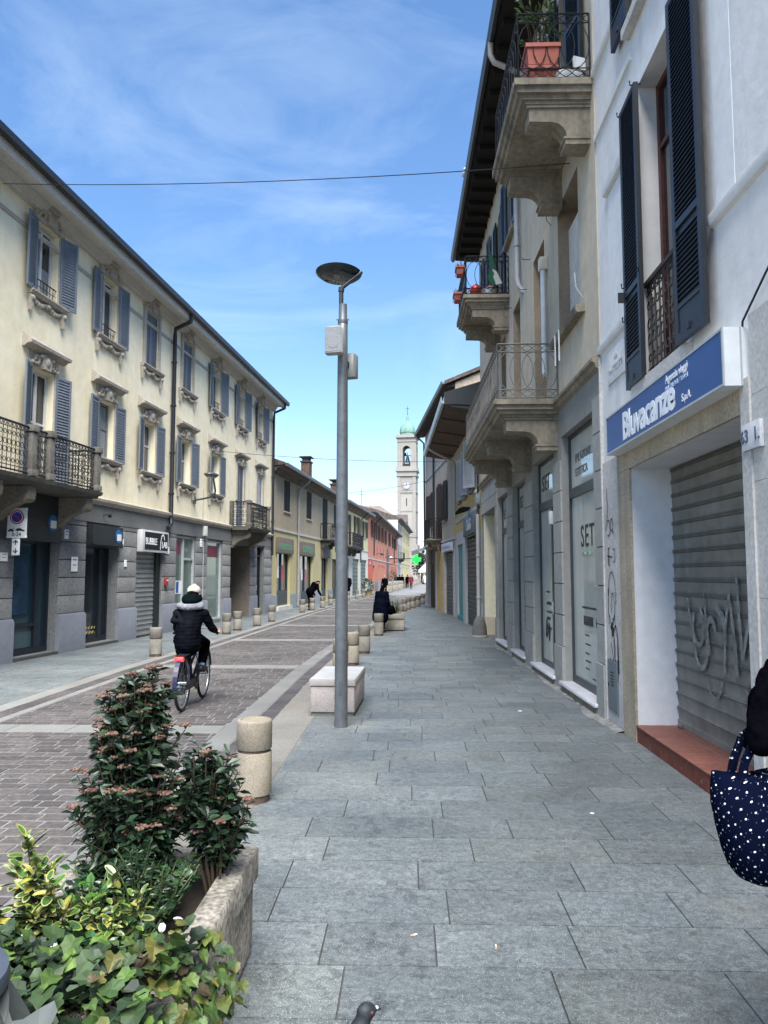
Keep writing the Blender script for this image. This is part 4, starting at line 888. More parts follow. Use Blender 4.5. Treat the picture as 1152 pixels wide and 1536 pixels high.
mb = L1.mb(); mb.wall(8, 27.52, 0, 3.3, hg[:6]); mb.wall(27.52, 30.1, 0, 3.3, hg[6:7], rmi=1); mb.wall(30.1, E1, 0, 3.3, hg[7:]); L1.part('ground_floor', mb, [GSTONE, surf('brown stone passage', (.16, .135, .11), .85, var=.2, fine=20, fvar=.2)])
shell(L1, 8, E1, 0, 9.32, 9, CREAM)
mb = L1.mb(); mb.box(27.4, 30.2, -1.54, -1.5, 0, 2.9); L1.part('dark_doorway', mb, plain('unlit doorway', (.004, .004, .004), .9))
mb = L1.mb(); ps = [8]+[v for h in hg for v in h[:2]]+[E1]
for a, b in zip(ps[::2], ps[1::2]):
    z = .83
    while z < 2.8: mb.cbox(a+.012, b-.012, 0, .04, z, z+.365, .008); z += .385
m2 = L1.mb(); m2.box(8, E1-.01, 0, .05, 2.86, 3.27); L1.part('stone_band', m2, GSTONE)
L1.part('rusticated_blocks', mb, GSTONE, each=.015)
mb = L1.mb()
for a, b in zip(ps[::2], ps[1::2]): mb.prof([(0, 0), (.09, 0), (.09, .76), (.05, .815), (0, .82)], a+.002, b-.002)
L1.part('plinth', mb, PLINTH, each=.005)
mb = L1.mb(); mb.prof([(0, 3.28), (.07, 3.28), (.08, 3.33), (.14, 3.36), (.15, 3.42), (.03, 3.47), (0, 3.47)], 8, E1-.012); mb.prof([(0, 8.47), (.02, 8.48), (.035, 8.5), (.035, 8.56), (0, 8.58)], 8, E1-.012)
L1.part('string_course', mb, STUCCO)
mb = L1.mb(); mb.prof([(0, 9.0), (.03, 9.0), (.035, 9.06), (.08, 9.08), (.09, 9.14), (.15, 9.2), (.16, 9.25), (.40, 9.24), (.42, 9.15), (.54, 9.14), (.56, 9.33), (.50, 9.36), (0, 9.36)], 8, E1+.2); L1.part('cornice', mb, SOFFIT)
mb = L1.mb(); mb.prof([(-.02, 9.365), (.56, 9.365), (.56, 9.43), (-4.8, 11.2), (-9.4, 9.5), (-9.4, 9.365)], 7.9, E1+.28); L1.part('roof', mb, TILE)
mb = L1.mb(); mb.prof([(.565, 9.36), (.575, 9.31), (.63, 9.28), (.69, 9.32), (.70, 9.45), (.68, 9.45), (.66, 9.35), (.61, 9.32), (.58, 9.47), (.565, 9.47)], 7.9, E1+.3)
u = 9
while u < E1: mb.box(u, u+.03, .55, .70, 9.43, 9.455); u += 1.1
L1.part('gutter', mb, DARKPIPE)
# window trim, modelled once and copied
def crest(side):
    """sculpted crest over the upper windows"""
    mb = MB(side); S = mb
    S.box(-.55, -.43, 0, .06, -1.52, .12); S.box(.43, .55, 0, .06, -1.52, .12); S.box(-.429, .429, 0, .05, 0, .1)
    S.prism([(-.12, .02), (.12, .02), (.15, .24), (.1, .3), (-.1, .3), (-.15, .24)], .02, .12); S.prof([(0, .3), (.17, .31), (.18, .36), (0, .38)], -.19, .19)
    for q in (-1, 1):
        for i in range(7):
            a = R(20+i*38); S.ell((q*(.26+.05*math.cos(a)), .055, .17+.07*math.sin(a)), (.035, .045, .035), 6, 5)
        for i in range(5): S.ell((q*(.33+.04*i), .05, .2-.045*i), (.035, .04, .028), 6, 5)
        S.ell((q*.16, .1, .25), (.05, .06, .05), 7, 5); S.box(min(q*.43, q*.58), max(q*.43, q*.58), .06, .075, .08, .14)
    return mb
def sill(side):
    mb = MB(side); mb.prof([(0, -.1), (.1, -.09), (.12, -.04), (.15, -.03), (.15, .0), (-.2, .0), (-.2, -.1)], -.68, .68)
    for q in (-1, 1):
        mb.prism([(q*.6-.07, -.1), (q*.6+.07, -.1), (q*.6+.06, -.25), (q*.6+.02, -.42), (q*.6-.02, -.42), (q*.6-.06, -.25)], 0, .09)
        mb.ell((q*.6, .09, -.17), (.065, .05, .06), 7, 5); mb.ell((q*.6, .06, -.33), (.035, .04, .07), 6, 5)
        for i in range(6):
            t = i/5; mb.ell((q*(.5-.42*t), .045, -.15-.07*math.sin(PI*t)), (.06, .05, .04+.015*math.sin(PI*t)), 6, 5)
    mb.ell((0, .06, -.16), (.08, .06, .06), 8, 5); mb.box(-.5, .5, 0, .02, -.26, -.1)
    return mb
def pediment(side):
    mb = MB(side)
    mb.prof([(0, .3), (.06, .31), (.12, .36), (.2, .37), (.21, .43), (.06, .55), (0, .6)], -.76, .76)
    mb.box(-.52, .52, 0, .03, .02, .31); mb.box(-.55, -.43, 0, .05, -1.36, .02); mb.box(.43, .55, 0, .05, -1.36, .02)
    mb.prism([(-.13, .0), (.13, .0), (.17, .2), (.12, .31), (-.12, .31), (-.17, .2)], .03, .11); mb.ell((0, .11, .16), (.08, .04, .1), 8, 6)
    for q in (-1, 1):
        for i in range(8):
            a = R(i*42); mb.ell((q*(.32+.07*math.cos(a)), .055, .14+.08*math.sin(a)), (.04, .045, .04), 6, 5)
        mb.ell((q*.2, .09, .24), (.06, .05, .05), 7, 5); mb.ell((q*.46, .05, .07), (.05, .05, .05), 6, 5)
    return mb
m_cr, m_si, m_pe = (f(-1).mesh(n, STUCCO) for f, n in ((crest, 'window_crest'), (sill, 'window_sill'), (pediment, 'window_pediment')))
def inst(fac, me, name, u, n, z, parent=None):
    o = bpy.data.objects.new(name, me); COL.objects.link(o); o.parent = parent or fac.root; o.location = fac.loc(u, n, z); return o
lu = leaf_mesh(.46, 1.52, SHUT_BLUE, pitch=.062, side=-1); lm2 = leaf_mesh(.46, 1.40, SHUT_BLUE, pitch=.062, side=-1); lb = leaf_mesh(.46, 2.36, SHUT_BLUE, pitch=.062, side=-1)
lcl = leaf_mesh(.41, 1.5, SHUT_BLUE, pitch=.062, side=-1); lcm = leaf_mesh(.41, 2.3, SHUT_BLUE, pitch=.062, side=-1); lcw = leaf_mesh(.41, 1.36, plain('pale shutter paint', (.42, .44, .45), .6), pitch=.045, side=-1)
rail0 = MB(-1); rail_panel(rail0, (-.41, .0), (.41, .0), 0, .32, 'bars', False); rail0.tube([(-.41, 0, .18), (.41, 0, .18)], .008, 4); rail0 = rail0.mesh('guard_rail', IRON)
CURT = []
for a_, b_, h_ in ((-.34, -.12, 1.3), (.06, .34, 1.22), (-.34, .34, .62)):
    mb = MB(-1); k_ = 14
    for q_ in range(k_):
        u0_, u1_ = a_+(b_-a_)*q_/k_, a_+(b_-a_)*(q_+1)/k_; n0_, n1_ = .004*math.sin(q_*2.1), .004*math.sin((q_+1)*2.1); mb.quad((u0_, n0_, 0), (u1_, n1_, 0), (u1_, n1_, h_), (u0_, n0_, h_))
    CURT.append(mb.mesh('curtain', plain('grey net curtain', (.22, .23, .23), .8)))
for i, c in enumerate(CX):
    inst(L1, m_cr, 'window_crest', c, 0, 8.85); inst(L1, m_si, 'window_sill', c, 0, 7.31); inst(L1, m_pe, 'window_pediment', c, 0, 5.82)
    if i not in (1, 2, 7): inst(L1, m_si, 'window_sill', c, 0, 4.41)
    sash(L1, c, -.14, 7.32, .82, 1.5, WHITE, G_DARK)
    if i not in (4, 5): inst(L1, CURT[i % 3], 'curtain', c, -.164, 7.40); inst(L1, CURT[(i+1) % 3], 'curtain', c, -.164, hm[i][2]+.08)
    zb, h = hm[i][2], hm[i][3]-hm[i][2]; sash(L1, c, -.14, zb, .82, h, WHITE if i != 3 else plain('grey blue sash', (.16, .19, .23), .5), G_DARK, cross=(h*.55,))
    if i not in (4, 5): inst(L1, rail0, 'guard_rail', c, -.02, 7.33)
    sw = random.uniform(3, 20); sw2 = random.uniform(3, 20)
    if i in (4, 5): leaf(L1, lcl, c-.415, -.03, 7.33, 0); leaf(L1, lcl, c+.005, -.03, 7.33, 0)
    else: leaf(L1, lu, c-.43-.46, .045+.46*math.sin(R(sw)), 7.31, -sw); leaf(L1, lu, c+.43, .045, 7.31, sw2)
    if i == 7: leaf(L1, lcm, c-.415, -.03, 3.46, 0); leaf(L1, lcm, c+.005, -.03, 3.46, 0)
    elif i == 8: leaf(L1, lcw, c-.415, -.03, 4.43, 0); leaf(L1, lcw, c+.005, -.03, 4.43, 0)
    else:
        m = lb if i in (1, 2) else lm2; zz = 3.45 if i in (1, 2) else 4.4
        leaf(L1, m, c-.43-.46, .045+.46*math.sin(R(sw2)), zz, -sw2); leaf(L1, m, c+.43, .045, zz, sw)
# balconies with stone posts
def stone_balcony(u0, u1, posts, sides):
    mb = L1.mb(); mb.prof([(0, 3.28), (.7, 3.28), (.72, 3.33), (.8, 3.35), (.82, 3.42), (0, 3.44)], u0-.06, u1+.06); o = L1.part('balcony', mb, BALD)
    for u in posts:
        mb = L1.mb(); mb.cbox(u-.1, u+.1, .6, .8, 3.44, 3.56, .01); mb.cbox(u-.075, u+.075, .625, .775, 3.56, 4.26, .01); mb.cbox(u-.1, u+.1, .6, .8, 4.26, 4.38, .012); L1.part('post', mb, BALD, parent=o)
    mb = L1.mb()
    for a, b in zip(posts, posts[1:]): rail_panel(mb, (a+.1, .7), (b-.1, .7), 3.46, 4.33, 'scroll', False)
    for u in sides: rail_panel(mb, (u, .02), (u, .6), 3.46, 4.33, 'scroll', False)
    L1.part('railing', mb, IRON, parent=o)
    return o
def bracket_mb():
    mb = MB(-1); k = [(0, -.62), (.06, -.62), (.14, -.52), (.28, -.40), (.5, -.3), (.6, -.3), (.68, -.24), (.7, -.12), (.68, 0), (0, 0)]
    m = len(k); vs = [(-.12, n, z) for n, z in k]+[(.12, n, z) for n, z in k]
    mb.add(vs, [tuple(range(m)), tuple(range(2*m-1, m-1, -1))]+[(i, i+m, (i+1) % m+m, (i+1) % m) for i in range(m)])
    for a in (-.13, .125):
        mb.T = None
        for c, r in (((.58, -.2), .095), ((.12, -.46), .08)): mb.tube([(a-.012, c[0], c[1]), (a+.018, c[0], c[1])], r, 14); mb.tube([(a-.02, c[0], c[1]), (a+.026, c[0], c[1])], r*.45, 10)
    return mb
BRK = bracket_mb().mesh('bracket', surf('dark bracket stone', (.19, .165, .13), .9, var=.25, scale=2, fine=18, fvar=.2, bump=.4, bscale=40, stain=.5, stain_col=(.05, .045, .04)))
b1 = stone_balcony(9.8, 16.0, (10.0, 11.4, 13.5, 14.1, 15.95), (16.02,))
for u in (10.6, 12.6, 13.6, 15.75): inst(L1, BRK, 'bracket', u, .0, 3.27, b1)
b2 = stone_balcony(27.45, 30.25, (27.5, 30.2), (27.5, 30.2))
mb = L1.mb(); mb.cbox(27.4, 27.55, .0, .12, 3.44, 4.36, .01); mb.cbox(30.15, 30.3, 0, .12, 3.44, 4.36, .01); L1.part('post', mb, BALD, parent=b2)
for u in (27.75, 30.0): inst(L1, BRK, 'bracket', u, .0, 3.27, b2)
pipe_run(L1, [(21.6, .62, 9.3), (21.6, .6, 9.1), (21.62, .12, 8.9), (21.65, .1, 8.7), (21.65, .1, 3.3), (21.6, .13, 3.1), (21.35, .14, 2.98)], .06, DARKPIPE, collars=((21.65, .1, 7.9), (21.65, .1, 6.6), (21.65, .1, 5.2), (21.65, .1, 4.0)))
pipe_run(L1, [(33.3, .62, 9.3), (33.3, .6, 9.1), (33.3, .12, 8.9), (33.3, .1, 8.6), (33.3, .1, 2.5)], .055, DARKPIPE, collars=((33.3, .1, 6), (33.3, .1, 4)))
# shopfronts
def fascia(u0, u1, z0, z1, n=.12):
    mb = L1.mb(); mb.box(u0, u1, -.2, n, z0, z1); mb.box(u0, u1, n-.03, n+.02, z0, z0+.06); return L1.part('fascia', mb, DARKPANEL)
fascia(10.5, 15.8, 2.32, 3.26, .06); fascia(16.95, 18.46, 2.34, 2.8, .16); fascia(16.93, 18.5, 2.3, 2.84, .03)
def emblem(u, z, lab):
    t = Facade('round_sticker', lab, 'sticker', (-6.1, 33.3), .075, u, -1)
    mb = MB(-1); mb.tube([(0, .165 if u > 17 else .065, z), (0, .171 if u > 17 else .071, z)], .17, 24); mb.build('disc', plain('bright blue disc', (.015, .12, .30), .5), t.root)
    n = .172 if u > 17 else .072; mb = MB(-1); mb.box(-.09, .13, n, n+.003, z-.11, z+.05); mb.build('white_card', PAPER, t.root)
    mb = MB(-1)
    for a in range(12): mb.tube([(.215*math.cos(a*PI/6), n-.004, z+.215*math.sin(a*PI/6)), (.215*math.cos(a*PI/6), n-.001, z+.215*math.sin(a*PI/6))], .017, 6)
    mb.build('dot_ring', plain('blue and brown dots', (.02, .07, .15), .5), t.root); t.root.location.z = 0
emblem(15.4, 2.72, 'blue disc sticker on the wide dark fascia under the stone balcony'); emblem(18.2, 2.58, 'blue disc sticker on the narrower dark fascia over the second shop door')
def front(i, mat, pane, kind):
    a, b, c, d, dep = hg[i]; w = b-a; h = min(d, 2.34)-c; mb = MB(-1); e = w/2; q = .07
    mb.box(-e, -e+q, -.12, 0, 0, h); mb.box(e-q, e, -.12, 0, 0, h); mb.box(-e+q, e-q, -.1, 0, 0, .12); mb.box(-e+q, e-q, -.1, 0, h-q, h)
    if kind == 'shop': mb.box(e-.52, e-.4, -.1, .01, .12, h); mb.box(-e+q, e-.52, -.09, .0, .55, .62)
    if kind == 'door': mb.box(e-.95, e-.4, -.1, .0, .12, .2); mb.box(e-.5, e-.4, -.1, .02, .12, h); mb.box(-e+.35, -e+.42, -.1, .01, .12, h)
    o = L1.part('shop_window', mb, mat, (a+b)/2, -dep+.13, c); g = MB(-1); g.box(-e+.03, e-.03, -.07, -.06, .02, h-.02); g.build('pane', pane, o)
    return o
o = front(0, DKFRAME, G_BLUE, 'shop'); o = front(1, DKFRAME, G_BLUE, 'shop')
g = MB(-1); g.box(-.72, .28, -.055, -.052, .13, .53); g.build('teal_film', plain('teal window film', (.045, .085, .095), .3), o)
g = MB(-1); g.box(-.5, .1, -.056, -.053, .8, 2.0); g.build('poster', plain('deep blue poster', (.012, .04, .08), .25, var=.6), o)
o = front(2, DKFRAME, G_DARK, 'door')
g = MB(-1)
for k in range(6):
    g.prism([(-.45+k*.14, .14), (-.38+k*.14, .14), (-.3+k*.14, .26), (-.37+k*.14, .26)], -.054, -.05)
    g.prism([(-.45+k*.14, .31), (-.4+k*.14, .31), (-.34+k*.14, .37), (-.39+k*.14, .37)], -.054, -.05)
g.build('hazard_stripes', plain('yellow stripes', (.5, .42, .14), .6), o)
mb = L1.mb(); mb.box(16.9, 18.5, -.3, .1, 0, .055); mb.box(14.2, 15.75, -.3, .1, 0, .055); mb.box(19.55, 21.25, -.2, .04, 0, .02); L1.part('threshold', mb, JOINT, each=.01)
rl = L1.part('roller_shutter', roller_mb(L1, 19.56, 20.98, .03, 2.3, -.1, .125), plain('pale grey roller shutter', (.30, .31, .31), .5, metal=.2, var=.12))
mb = L1.mb(); mb.box(20.985, 21.24, -.2, -.02, .02, 2.83); mb.box(19.56, 20.98, -.2, -.02, 2.3, 2.83); L1.part('shutter_post', mb, plain('dark green post', (.01, .016, .016), .5))
t = Facade('shop_sign', 'square black BUBBLE LAB sign in a pale frame above the grey roller shutter', 'sign', (-6.1, 33.3), .075, 20.4, -1); t.root.location.z = 2.26
mb = MB(-1); mb.cbox(-.86, .88, .02, .18, 0, .58, .008); mb.build('frame', plain('grey sign frame', (.36, .37, .37), .5), t.root)
mb = MB(-1); mb.box(-.72, .82, .18, .185, .06, .53); mb.build('board', INKBLACK, t.root)
t.text('BUBBLE', 19.71, .186, .2, .255, WHT, .003, align='LEFT', spacing=.84); t.text('LAB', 20.79, .186, .13, .25, WHT, .003, align='LEFT', spacing=.86)
mb = MB(-1); ribbon(mb, [(.28, .08), (.3, .3), (.36, .45), (.46, .50), (.54, .44), (.56, .36)], .045, .186); mb.build('swash', WHT, t.root)
for i in (4, 5):
    a, b, c, d, dep = hg[i]; w = b-a; e = w/2; h = d-c; mb = MB(-1); q = .05
    mb.box(-e, -e+q, -.1, .02, 0, h); mb.box(e-q, e, -.1, .02, 0, h); mb.box(-e+q, e-q, -.1, .0, 0, .06); mb.box(-e+q, e-q, -.1, 0, h-q, h)
    if i == 4: mb.box(-.1, -.04, -.1, .01, .06, h-q); mb.box(-.04, e-q, -.1, .0, 1.98, 2.05)
    o = L1.part('shop_window', mb, ALU, (a+b)/2, -.04, c); g = MB(-1); g.box(-e+.02, e-.02, -.06, -.05, .02, h-.02); g.build('pane', G_GREEN, o)
    g = MB(-1); g.box(-e+.06 if i == 4 else -e+.1, -.2 if i == 4 else e-.2, -.048, -.044, h-.55, h-.16); g.build('red_poster', plain('faded crimson poster', (.16, .03, .055), .6, var=.3), o)
    if i == 4: g = MB(-1); g.box(-e+.0, -.05, -.044, -.04, .95, 1.35); g.box(-.5, -.3, -.04, -.037, .98, 1.32, 1); g.build('notice', [PAPER, plain('blue print', (.02, .08, .3), .6)], o)
a, b, c, d, dep = hg[7]; mb = MB(-1); e = (b-a)/2; h = d-c
mb.box(-e, -e+.08, -.1, 0, 0, h); mb.box(e-.08, e, -.1, 0, 0, h); mb.box(-e+.08, e-.08, -.1, 0, h-.4, h-.32); mb.box(-e+.08, e-.08, -.1, 0, 0, .2); mb.box(-.04, .04, -.1, .01, .2, h-.4)
o = L1.part('entrance_door', mb, DKFRAME, (a+b)/2, -.15, c); g = MB(-1); g.box(-e+.02, e-.02, -.06, -.05, .02, h-.02); g.build('pane', G_DARK, o)
g = MB(-1); g.box(-.35, -.05, -.05, -.046, 1.5, 1.95); g.box(-.3, .1, -.05, -.046, 2.05, 2.3, 1); g.build_each('poster', [plain('orange poster', (.35, .1, .04), .6, var=.5), PAPER], o); g = MB(-1); g.tube([(-.1, 0, .9), (-.1, .05, .9), (-.1, .05, 1.1), (-.1, 0, 1.1)], .014, 6); g.build('handle', ALU, o)
# small plates on the piers
for i, (u, z, w, h, lab) in enumerate(((13.8, 1.9, .22, .16, 'small white plate on the stone pier left of the blue shop window'), (15.98, 2.42, .16, .2, 'small white square plate high on the pier right of the wide fascia'), (16.35, 1.72, .26, .32, 'white notice with a yellow top on the pier between the two dark shops'), (18.62, 2.35, .17, .18, 'small white plate high beside the narrow dark fascia'), (18.85, 1.85, .13, .17, 'small white plate low on the pier left of the roller shutter'), (21.5, 2.25, .3, .2, 'white plate right of the BUBBLE LAB sign'), (24.3, 2.55, .2, .26, 'white alarm plate between the two green glass shopfronts'))):
    t = Facade('wall_plate', lab, 'plate', (-6.1, 33.3), .075, u, -1); t.root.location.z = z
    mb = MB(-1); mb.cbox(-w/2, w/2, .045, .06, 0, h, .003); mb.build('plate', PAPER, t.root)
    mb = MB(-1); mb.box(-w*.35, w*.35, .0601, .0606, h*.75, h*.85); mb.box(-w*.3, w*.25, .0601, .0606, h*.4, h*.48); mb.build('print', plain('grey print', (.2, .2, .18), .7), t.root)
t = Facade('pull_box', 'red fire call box on the pier right of the roller shutter', 'call box', (-6.1, 33.3), .075, 21.42, -1); t.root.location.z = 1.35; mb = MB(-1); mb.cbox(-.08, .08, .04, .12, 0, .22, .008); mb.build('box', plain('dark red box', (.2, .015, .02), .5), t.root)
mb = MB(-1); mb.box(-.05, .05, .12, .124, .12, .16); mb.build('label', PAPER, t.root)
t = Facade('alarm_siren', 'small pale box with conduit on the stone band between the two green shopfronts', 'alarm', (-6.1, 33.3), .075, 24.5, -1); t.root.location.z = 2.92; mb = MB(-1); mb.cbox(-.1, .1, .05, .16, 0, .32, .01); mb.build('box', plain('beige box', (.45, .44, .4), .5), t.root); mb = MB(-1); mb.tube([(0, .06, .32), (0, .03, .6), (0, .03, 1.55)], .012, 6); mb.tube([(0, .06, 0), (0, .06, -2)], .012, 6); mb.build('conduit', ALU, t.root)
t = Facade('spot_lamp', 'small black spot lamp on the stone band above the second dark shop', 'lamp', (-6.1, 33.3), .075, 17.6, -1); t.root.location.z = 3.05; mb = MB(-1); mb.tube([(0, .03, 0), (0, .16, .02)], .012, 6); mb.build('arm', IRON, t.root); mb = MB(-1); mb.tube([(-.03, .2, .03), (.12, .16, .0)], [.03, .05], 10); mb.build('head', IRON, t.root)
# street lamp on the facade
t = Facade('wall_lamp', 'flat grey street lamp on a bent arm fixed to the cream palazzo', 'street lamp', (-6.1, 33.3), .075, 22.9, -1); t.root.location.z = 4.0
mb = MB(-1); mb.tube([(.8, .03, .02), (.6, .4, .04), (.45, .78, .1), (.4, .84, .25), (.2, .84, .6), (.05, .82, .68)], .03, 8); mb.cbox(.72, .88, .0, .05, -.1, .14, .008); mb.build('arm', ZINC, t.root)
mb = MB(-1); mb.lathe([(.03, .0), (.26, .02), (.34, .06), (.33, .1), (.1, .16), (.02, .17)], (0, .84, .64), 20, sy=.6); mb.build('head', ZINC, t.root)
mb = MB(-1); mb.lathe([(.02, -.03), (.22, -.015), (.25, .018)], (0, .84, .64), 18, sy=.6); mb.build('diffuser', plain('dull lamp glass', (.2, .2, .2), .2), t.root)
# no parking sign
t = thing('parking_sign', 'white no parking plate marked 0-24 with a tow away symbol, fixed out from the pier', 'road sign', (-7.26, 13.75, 2.33))
SGW = plain('white sign enamel', (.56, .58, .58), .5, var=.05); SGR = plain('sign red', (.30, .012, .03), .5); SGB = plain('sign blue', (.012, .03, .24), .5)
def fr(mb, y=0): mb.T = None
mb = MB(); mb.cbox(-.185, .185, -.012, .012, 0, .56, .006); [mb.cbox(x-.02, x+.02, -.018, .014, z-.02, z+.02, .004) for x in (-.17, .17) for z in (.02, .54)]; mb.build('plate', SGW, t)
mb = MB(); mb.tube([(0, -.0125, .385), (0, -.016, .385)], .132, 32); mb.build('red_ring', SGR, t)
mb = MB(); mb.tube([(0, -.0165, .385), (0, -.019, .385)], .108, 32); mb.build('white_rim', SGW, t)
mb = MB(); mb.tube([(0, -.0195, .385), (0, -.022, .385)], .098, 32); mb.build('blue_disc', SGB, t)
mb = MB(); s = .707
mb.add([(x*s-z*s*-1, -.0225, .385+(-x*s+z*s)) for x, z in ((-.1, -.012), (.1, -.012), (.1, .012), (-.1, .012))]+[(x*s-z*s*-1, -.024, .385+(-x*s+z*s)) for x, z in ((-.1, -.012), (.1, -.012), (.1, .012), (-.1, .012))], [(0, 1, 2, 3), (7, 6, 5, 4), (0, 4, 5, 1), (1, 5, 6, 2), (2, 6, 7, 3), (3, 7, 4, 0)]); mb.build('bar', SGR, t)
mb = MB()
def ink(poly): mb.prism(poly, -.0126, -.0145)
ink([(-.16, .125), (-.05, .125), (-.05, .15), (-.08, .155), (-.09, .17), (-.13, .17), (-.14, .15), (-.16, .145)]); ink([(-.09, .16), (-.05, .195), (-.045, .185), (-.08, .155)])
ink([(-.03, .15), (.02, .18), (.08, .178), (.11, .155), (.15, .148), (.155, .125), (-.02, .135)])
for x in (-.14, -.075): mb.tube([(x, -.0147, .122), (x, -.0149, .122)], .014, 12)
for x in (.02, .12): mb.tube([(x, -.0147, .13), (x, -.0149, .13)], .014, 12)
mb.build('tow_symbol', INKBLACK, t)
me = text_mesh('0-24', .095, INKBLACK, .001, .002); o = bpy.data.objects.new('lettering', me); COL.objects.link(o); o.parent = t; o.location = (0, -.014, .035); o.rotation_euler = (PI/2, 0, 0)
mb = MB(); mb.tube([(-.3, .05, .1), (.12, .03, .1)], .014, 6); mb.tube([(-.3, .05, .46), (.12, .03, .46)], .014, 6); mb.build('bracket', ZINC, t)
t = thing('arrow_plate', 'small white plate with up and down arrows under the no parking sign', 'road sign', (-7.26, 13.75, 2.01))
mb = MB(); mb.cbox(-.085, .065, -.008, .008, 0, .31, .004); mb.build('plate', SGW, t)
mb = MB(); 
for zc, q in ((.235, 1), (.08, -1)):
    P = lambda l: [(-.01+x, zc+q*z) for x, z in l]
    mb.prism(P([(-.01, -.045), (.01, -.045), (.01, .03), (-.01, .03)]), -.0082, -.0098); mb.prism(P([(0, .05), (.05, .0), (.035, -.012), (0, .026), (-.035, -.012), (-.05, .0)]), -.0099, -.0115)
mb.build('arrows', INKBLACK, t)
mb = MB(); mb.tube([(-.01, .012, -.01), (-.01, .012, .6)], .01, 6); mb.build('strap', ZINC, t)
# ================================================================ LEFT SIDE: houses further down the street
def house(name, label, P, slope, y0, y1, zg, zt, mat, gmat, holes_u, holes_g, over=.55, plinth=None, dep=8, gutter=ZINC, group=None, eave=surf('dark brown house eave', (.115, .095, .078), .9, var=.3, scale=2, stain=.4, stain_col=(.04, .035, .03))):  # eave: dark brown stained material for the cornice
    f = Facade(name, label, 'house', P, slope, y0, -1)
    if group: f.root['group'] = group
    mb = f.mb(); mb.wall(y0, y1, zg, zt, holes_u); f.part('wall', mb, mat)
    mb = f.mb(); mb.wall(y0, y1, 0, zg, holes_g); f.part('ground_floor', mb, gmat)
    shell(f, y0, y1, 0, zt, dep, mat)
    mb = f.mb(); mb.prof([(-.02, zt+.01), (over, zt+.05), (over, zt+.16), (-dep/2, zt+.16+dep*.2), (-dep-.3, zt+.1), (-dep-.3, zt+.01)], y0-.05, y1+.05); rf = f.part('roof', mb, TILE)
    mb = f.mb(); u = y0+.2
    while u < y1: mb.lathe([(.07, -.02), (.07, .12)], (u, over+.02, zt+.13), 6); u += .35
    mb.T = None; mb2 = f.mb(); mb2.prof([(over+.01, zt+.05), (over+.03, zt-.02), (over+.1, zt-.03), (over+.14, zt+.04), (over+.14, zt+.13), (over+.01, zt+.13)], y0, y1); f.part('gutter', mb2, gutter)
    mb = f.mb(); mb.prof([(0, zt-.32), (.06, zt-.3), (.07, zt-.22), (.16, zt-.18), (.18, zt-.08), (over-.06, zt-.02), (over-.04, zt+.03), (0, zt)], y0+.01, y1-.01); f.part('cornice', mb, eave)
    mb = f.mb(); mb.prof([(0, zg-.04), (.05, zg-.03), (.06, zg+.05), (0, zg+.07)], y0+.01, y1-.01); f.part('string_course', mb, SOFFIT)
    if plinth:
        mb = f.mb(); ps = [y0+.01]+[v for h in sorted(holes_g) if h[2] < .7 for v in h[:2]]+[y1-.01]
        for a, b in zip(ps[::2], ps[1::2]): mb.box(a+.005, b-.005, 0, .035, 0, plinth[0])
        f.part('plinth', mb, plinth[1], each=.008)
    return f
def wins(f, holes, shut, mat, pane=G_DARK, closed=False, w=None):
    for a, b, c, d, *_ in holes:
        sash(f, (a+b)/2, -.14, c, b-a, d-c, mat, pane)
        mb = MB(f.side); mb.box(-(b-a)/2-.08, (b-a)/2+.08, -.1, .07, -.07, 0); inst(f, mb.mesh('window_sill', STUCCO), 'window_sill', (a+b)/2, 0, c)
        if shut is None: continue
        w = (b-a)/2; m = leaf_mesh(w*.98, d-c, shut, pitch=.07, side=f.side)
        if closed: leaf(f, m, a+.01, -.03, c, 0); leaf(f, m, (a+b)/2+.01, -.03, c, 0)
        else: leaf(f, m, a-w, .05, c, -4); leaf(f, m, b+.01, .05, c, 5)
SAND = surf('stained sand plaster', (.34, .285, .20), .9, var=.14, scale=.5, fine=5, fvar=.08, bump=.2, stain=.5, stain_col=(.17, .15, .12), patch=((.28, .26, .22), .9, .55, .6))
YEL = surf('pale yellow shop wall paint', (.43, .375, .20), .85, var=.08, stain=.2, stain_col=(.32, .29, .17))
GREYP = surf('grey washed plinth', (.25, .27, .29), .85, var=.12, stain=.3, stain_col=(.15, .15, .15))
SHUT_GR = plain('dark green grey shutter', (.012, .0135, .013), .7, var=.2, spec=.15)
hu2 = [(35.6, 36.8, 4.68, 6.2, .15), (40.5, 41.8, 4.68, 6.2, .15), (44.9, 46.5, 3.78, 6.3, .18), (48.6, 49.6, 4.68, 6.2, .15)]
hg2 = [(34.4, 36.9, .2, 2.65, .3), (39.1, 42.2, .05, 2.65, .3), (44.7, 46.6, .05, 2.65, .3), (48.2, 50.2, .05, 2.65, .3)]
L2 = house('sand_house', 'stained sand coloured house with a yellow ground floor and brown sign boards', (-6.08, 33.5), .085, 33.52, 50.7, 3.7, 6.55, SAND, YEL, hu2, hg2, plinth=(.72, GREYP))
wins(L2, hu2, SHUT_GR, SHUT_GR, closed=True)
balcony(L2, 44.2, 47.4, .75, 3.74, .14, .92, (44.5, 47.0), BALD, IRON, 'bow', (.2, .3))
pipe_run(L2, [(38.6, .62, 6.55), (38.55, .5, 6.35), (38.3, .1, 6.0), (38.3, .09, 5.7), (38.3, .09, .1)], .055, plain('pale zinc pipe', (.30, .30, .29), .5, metal=.2))
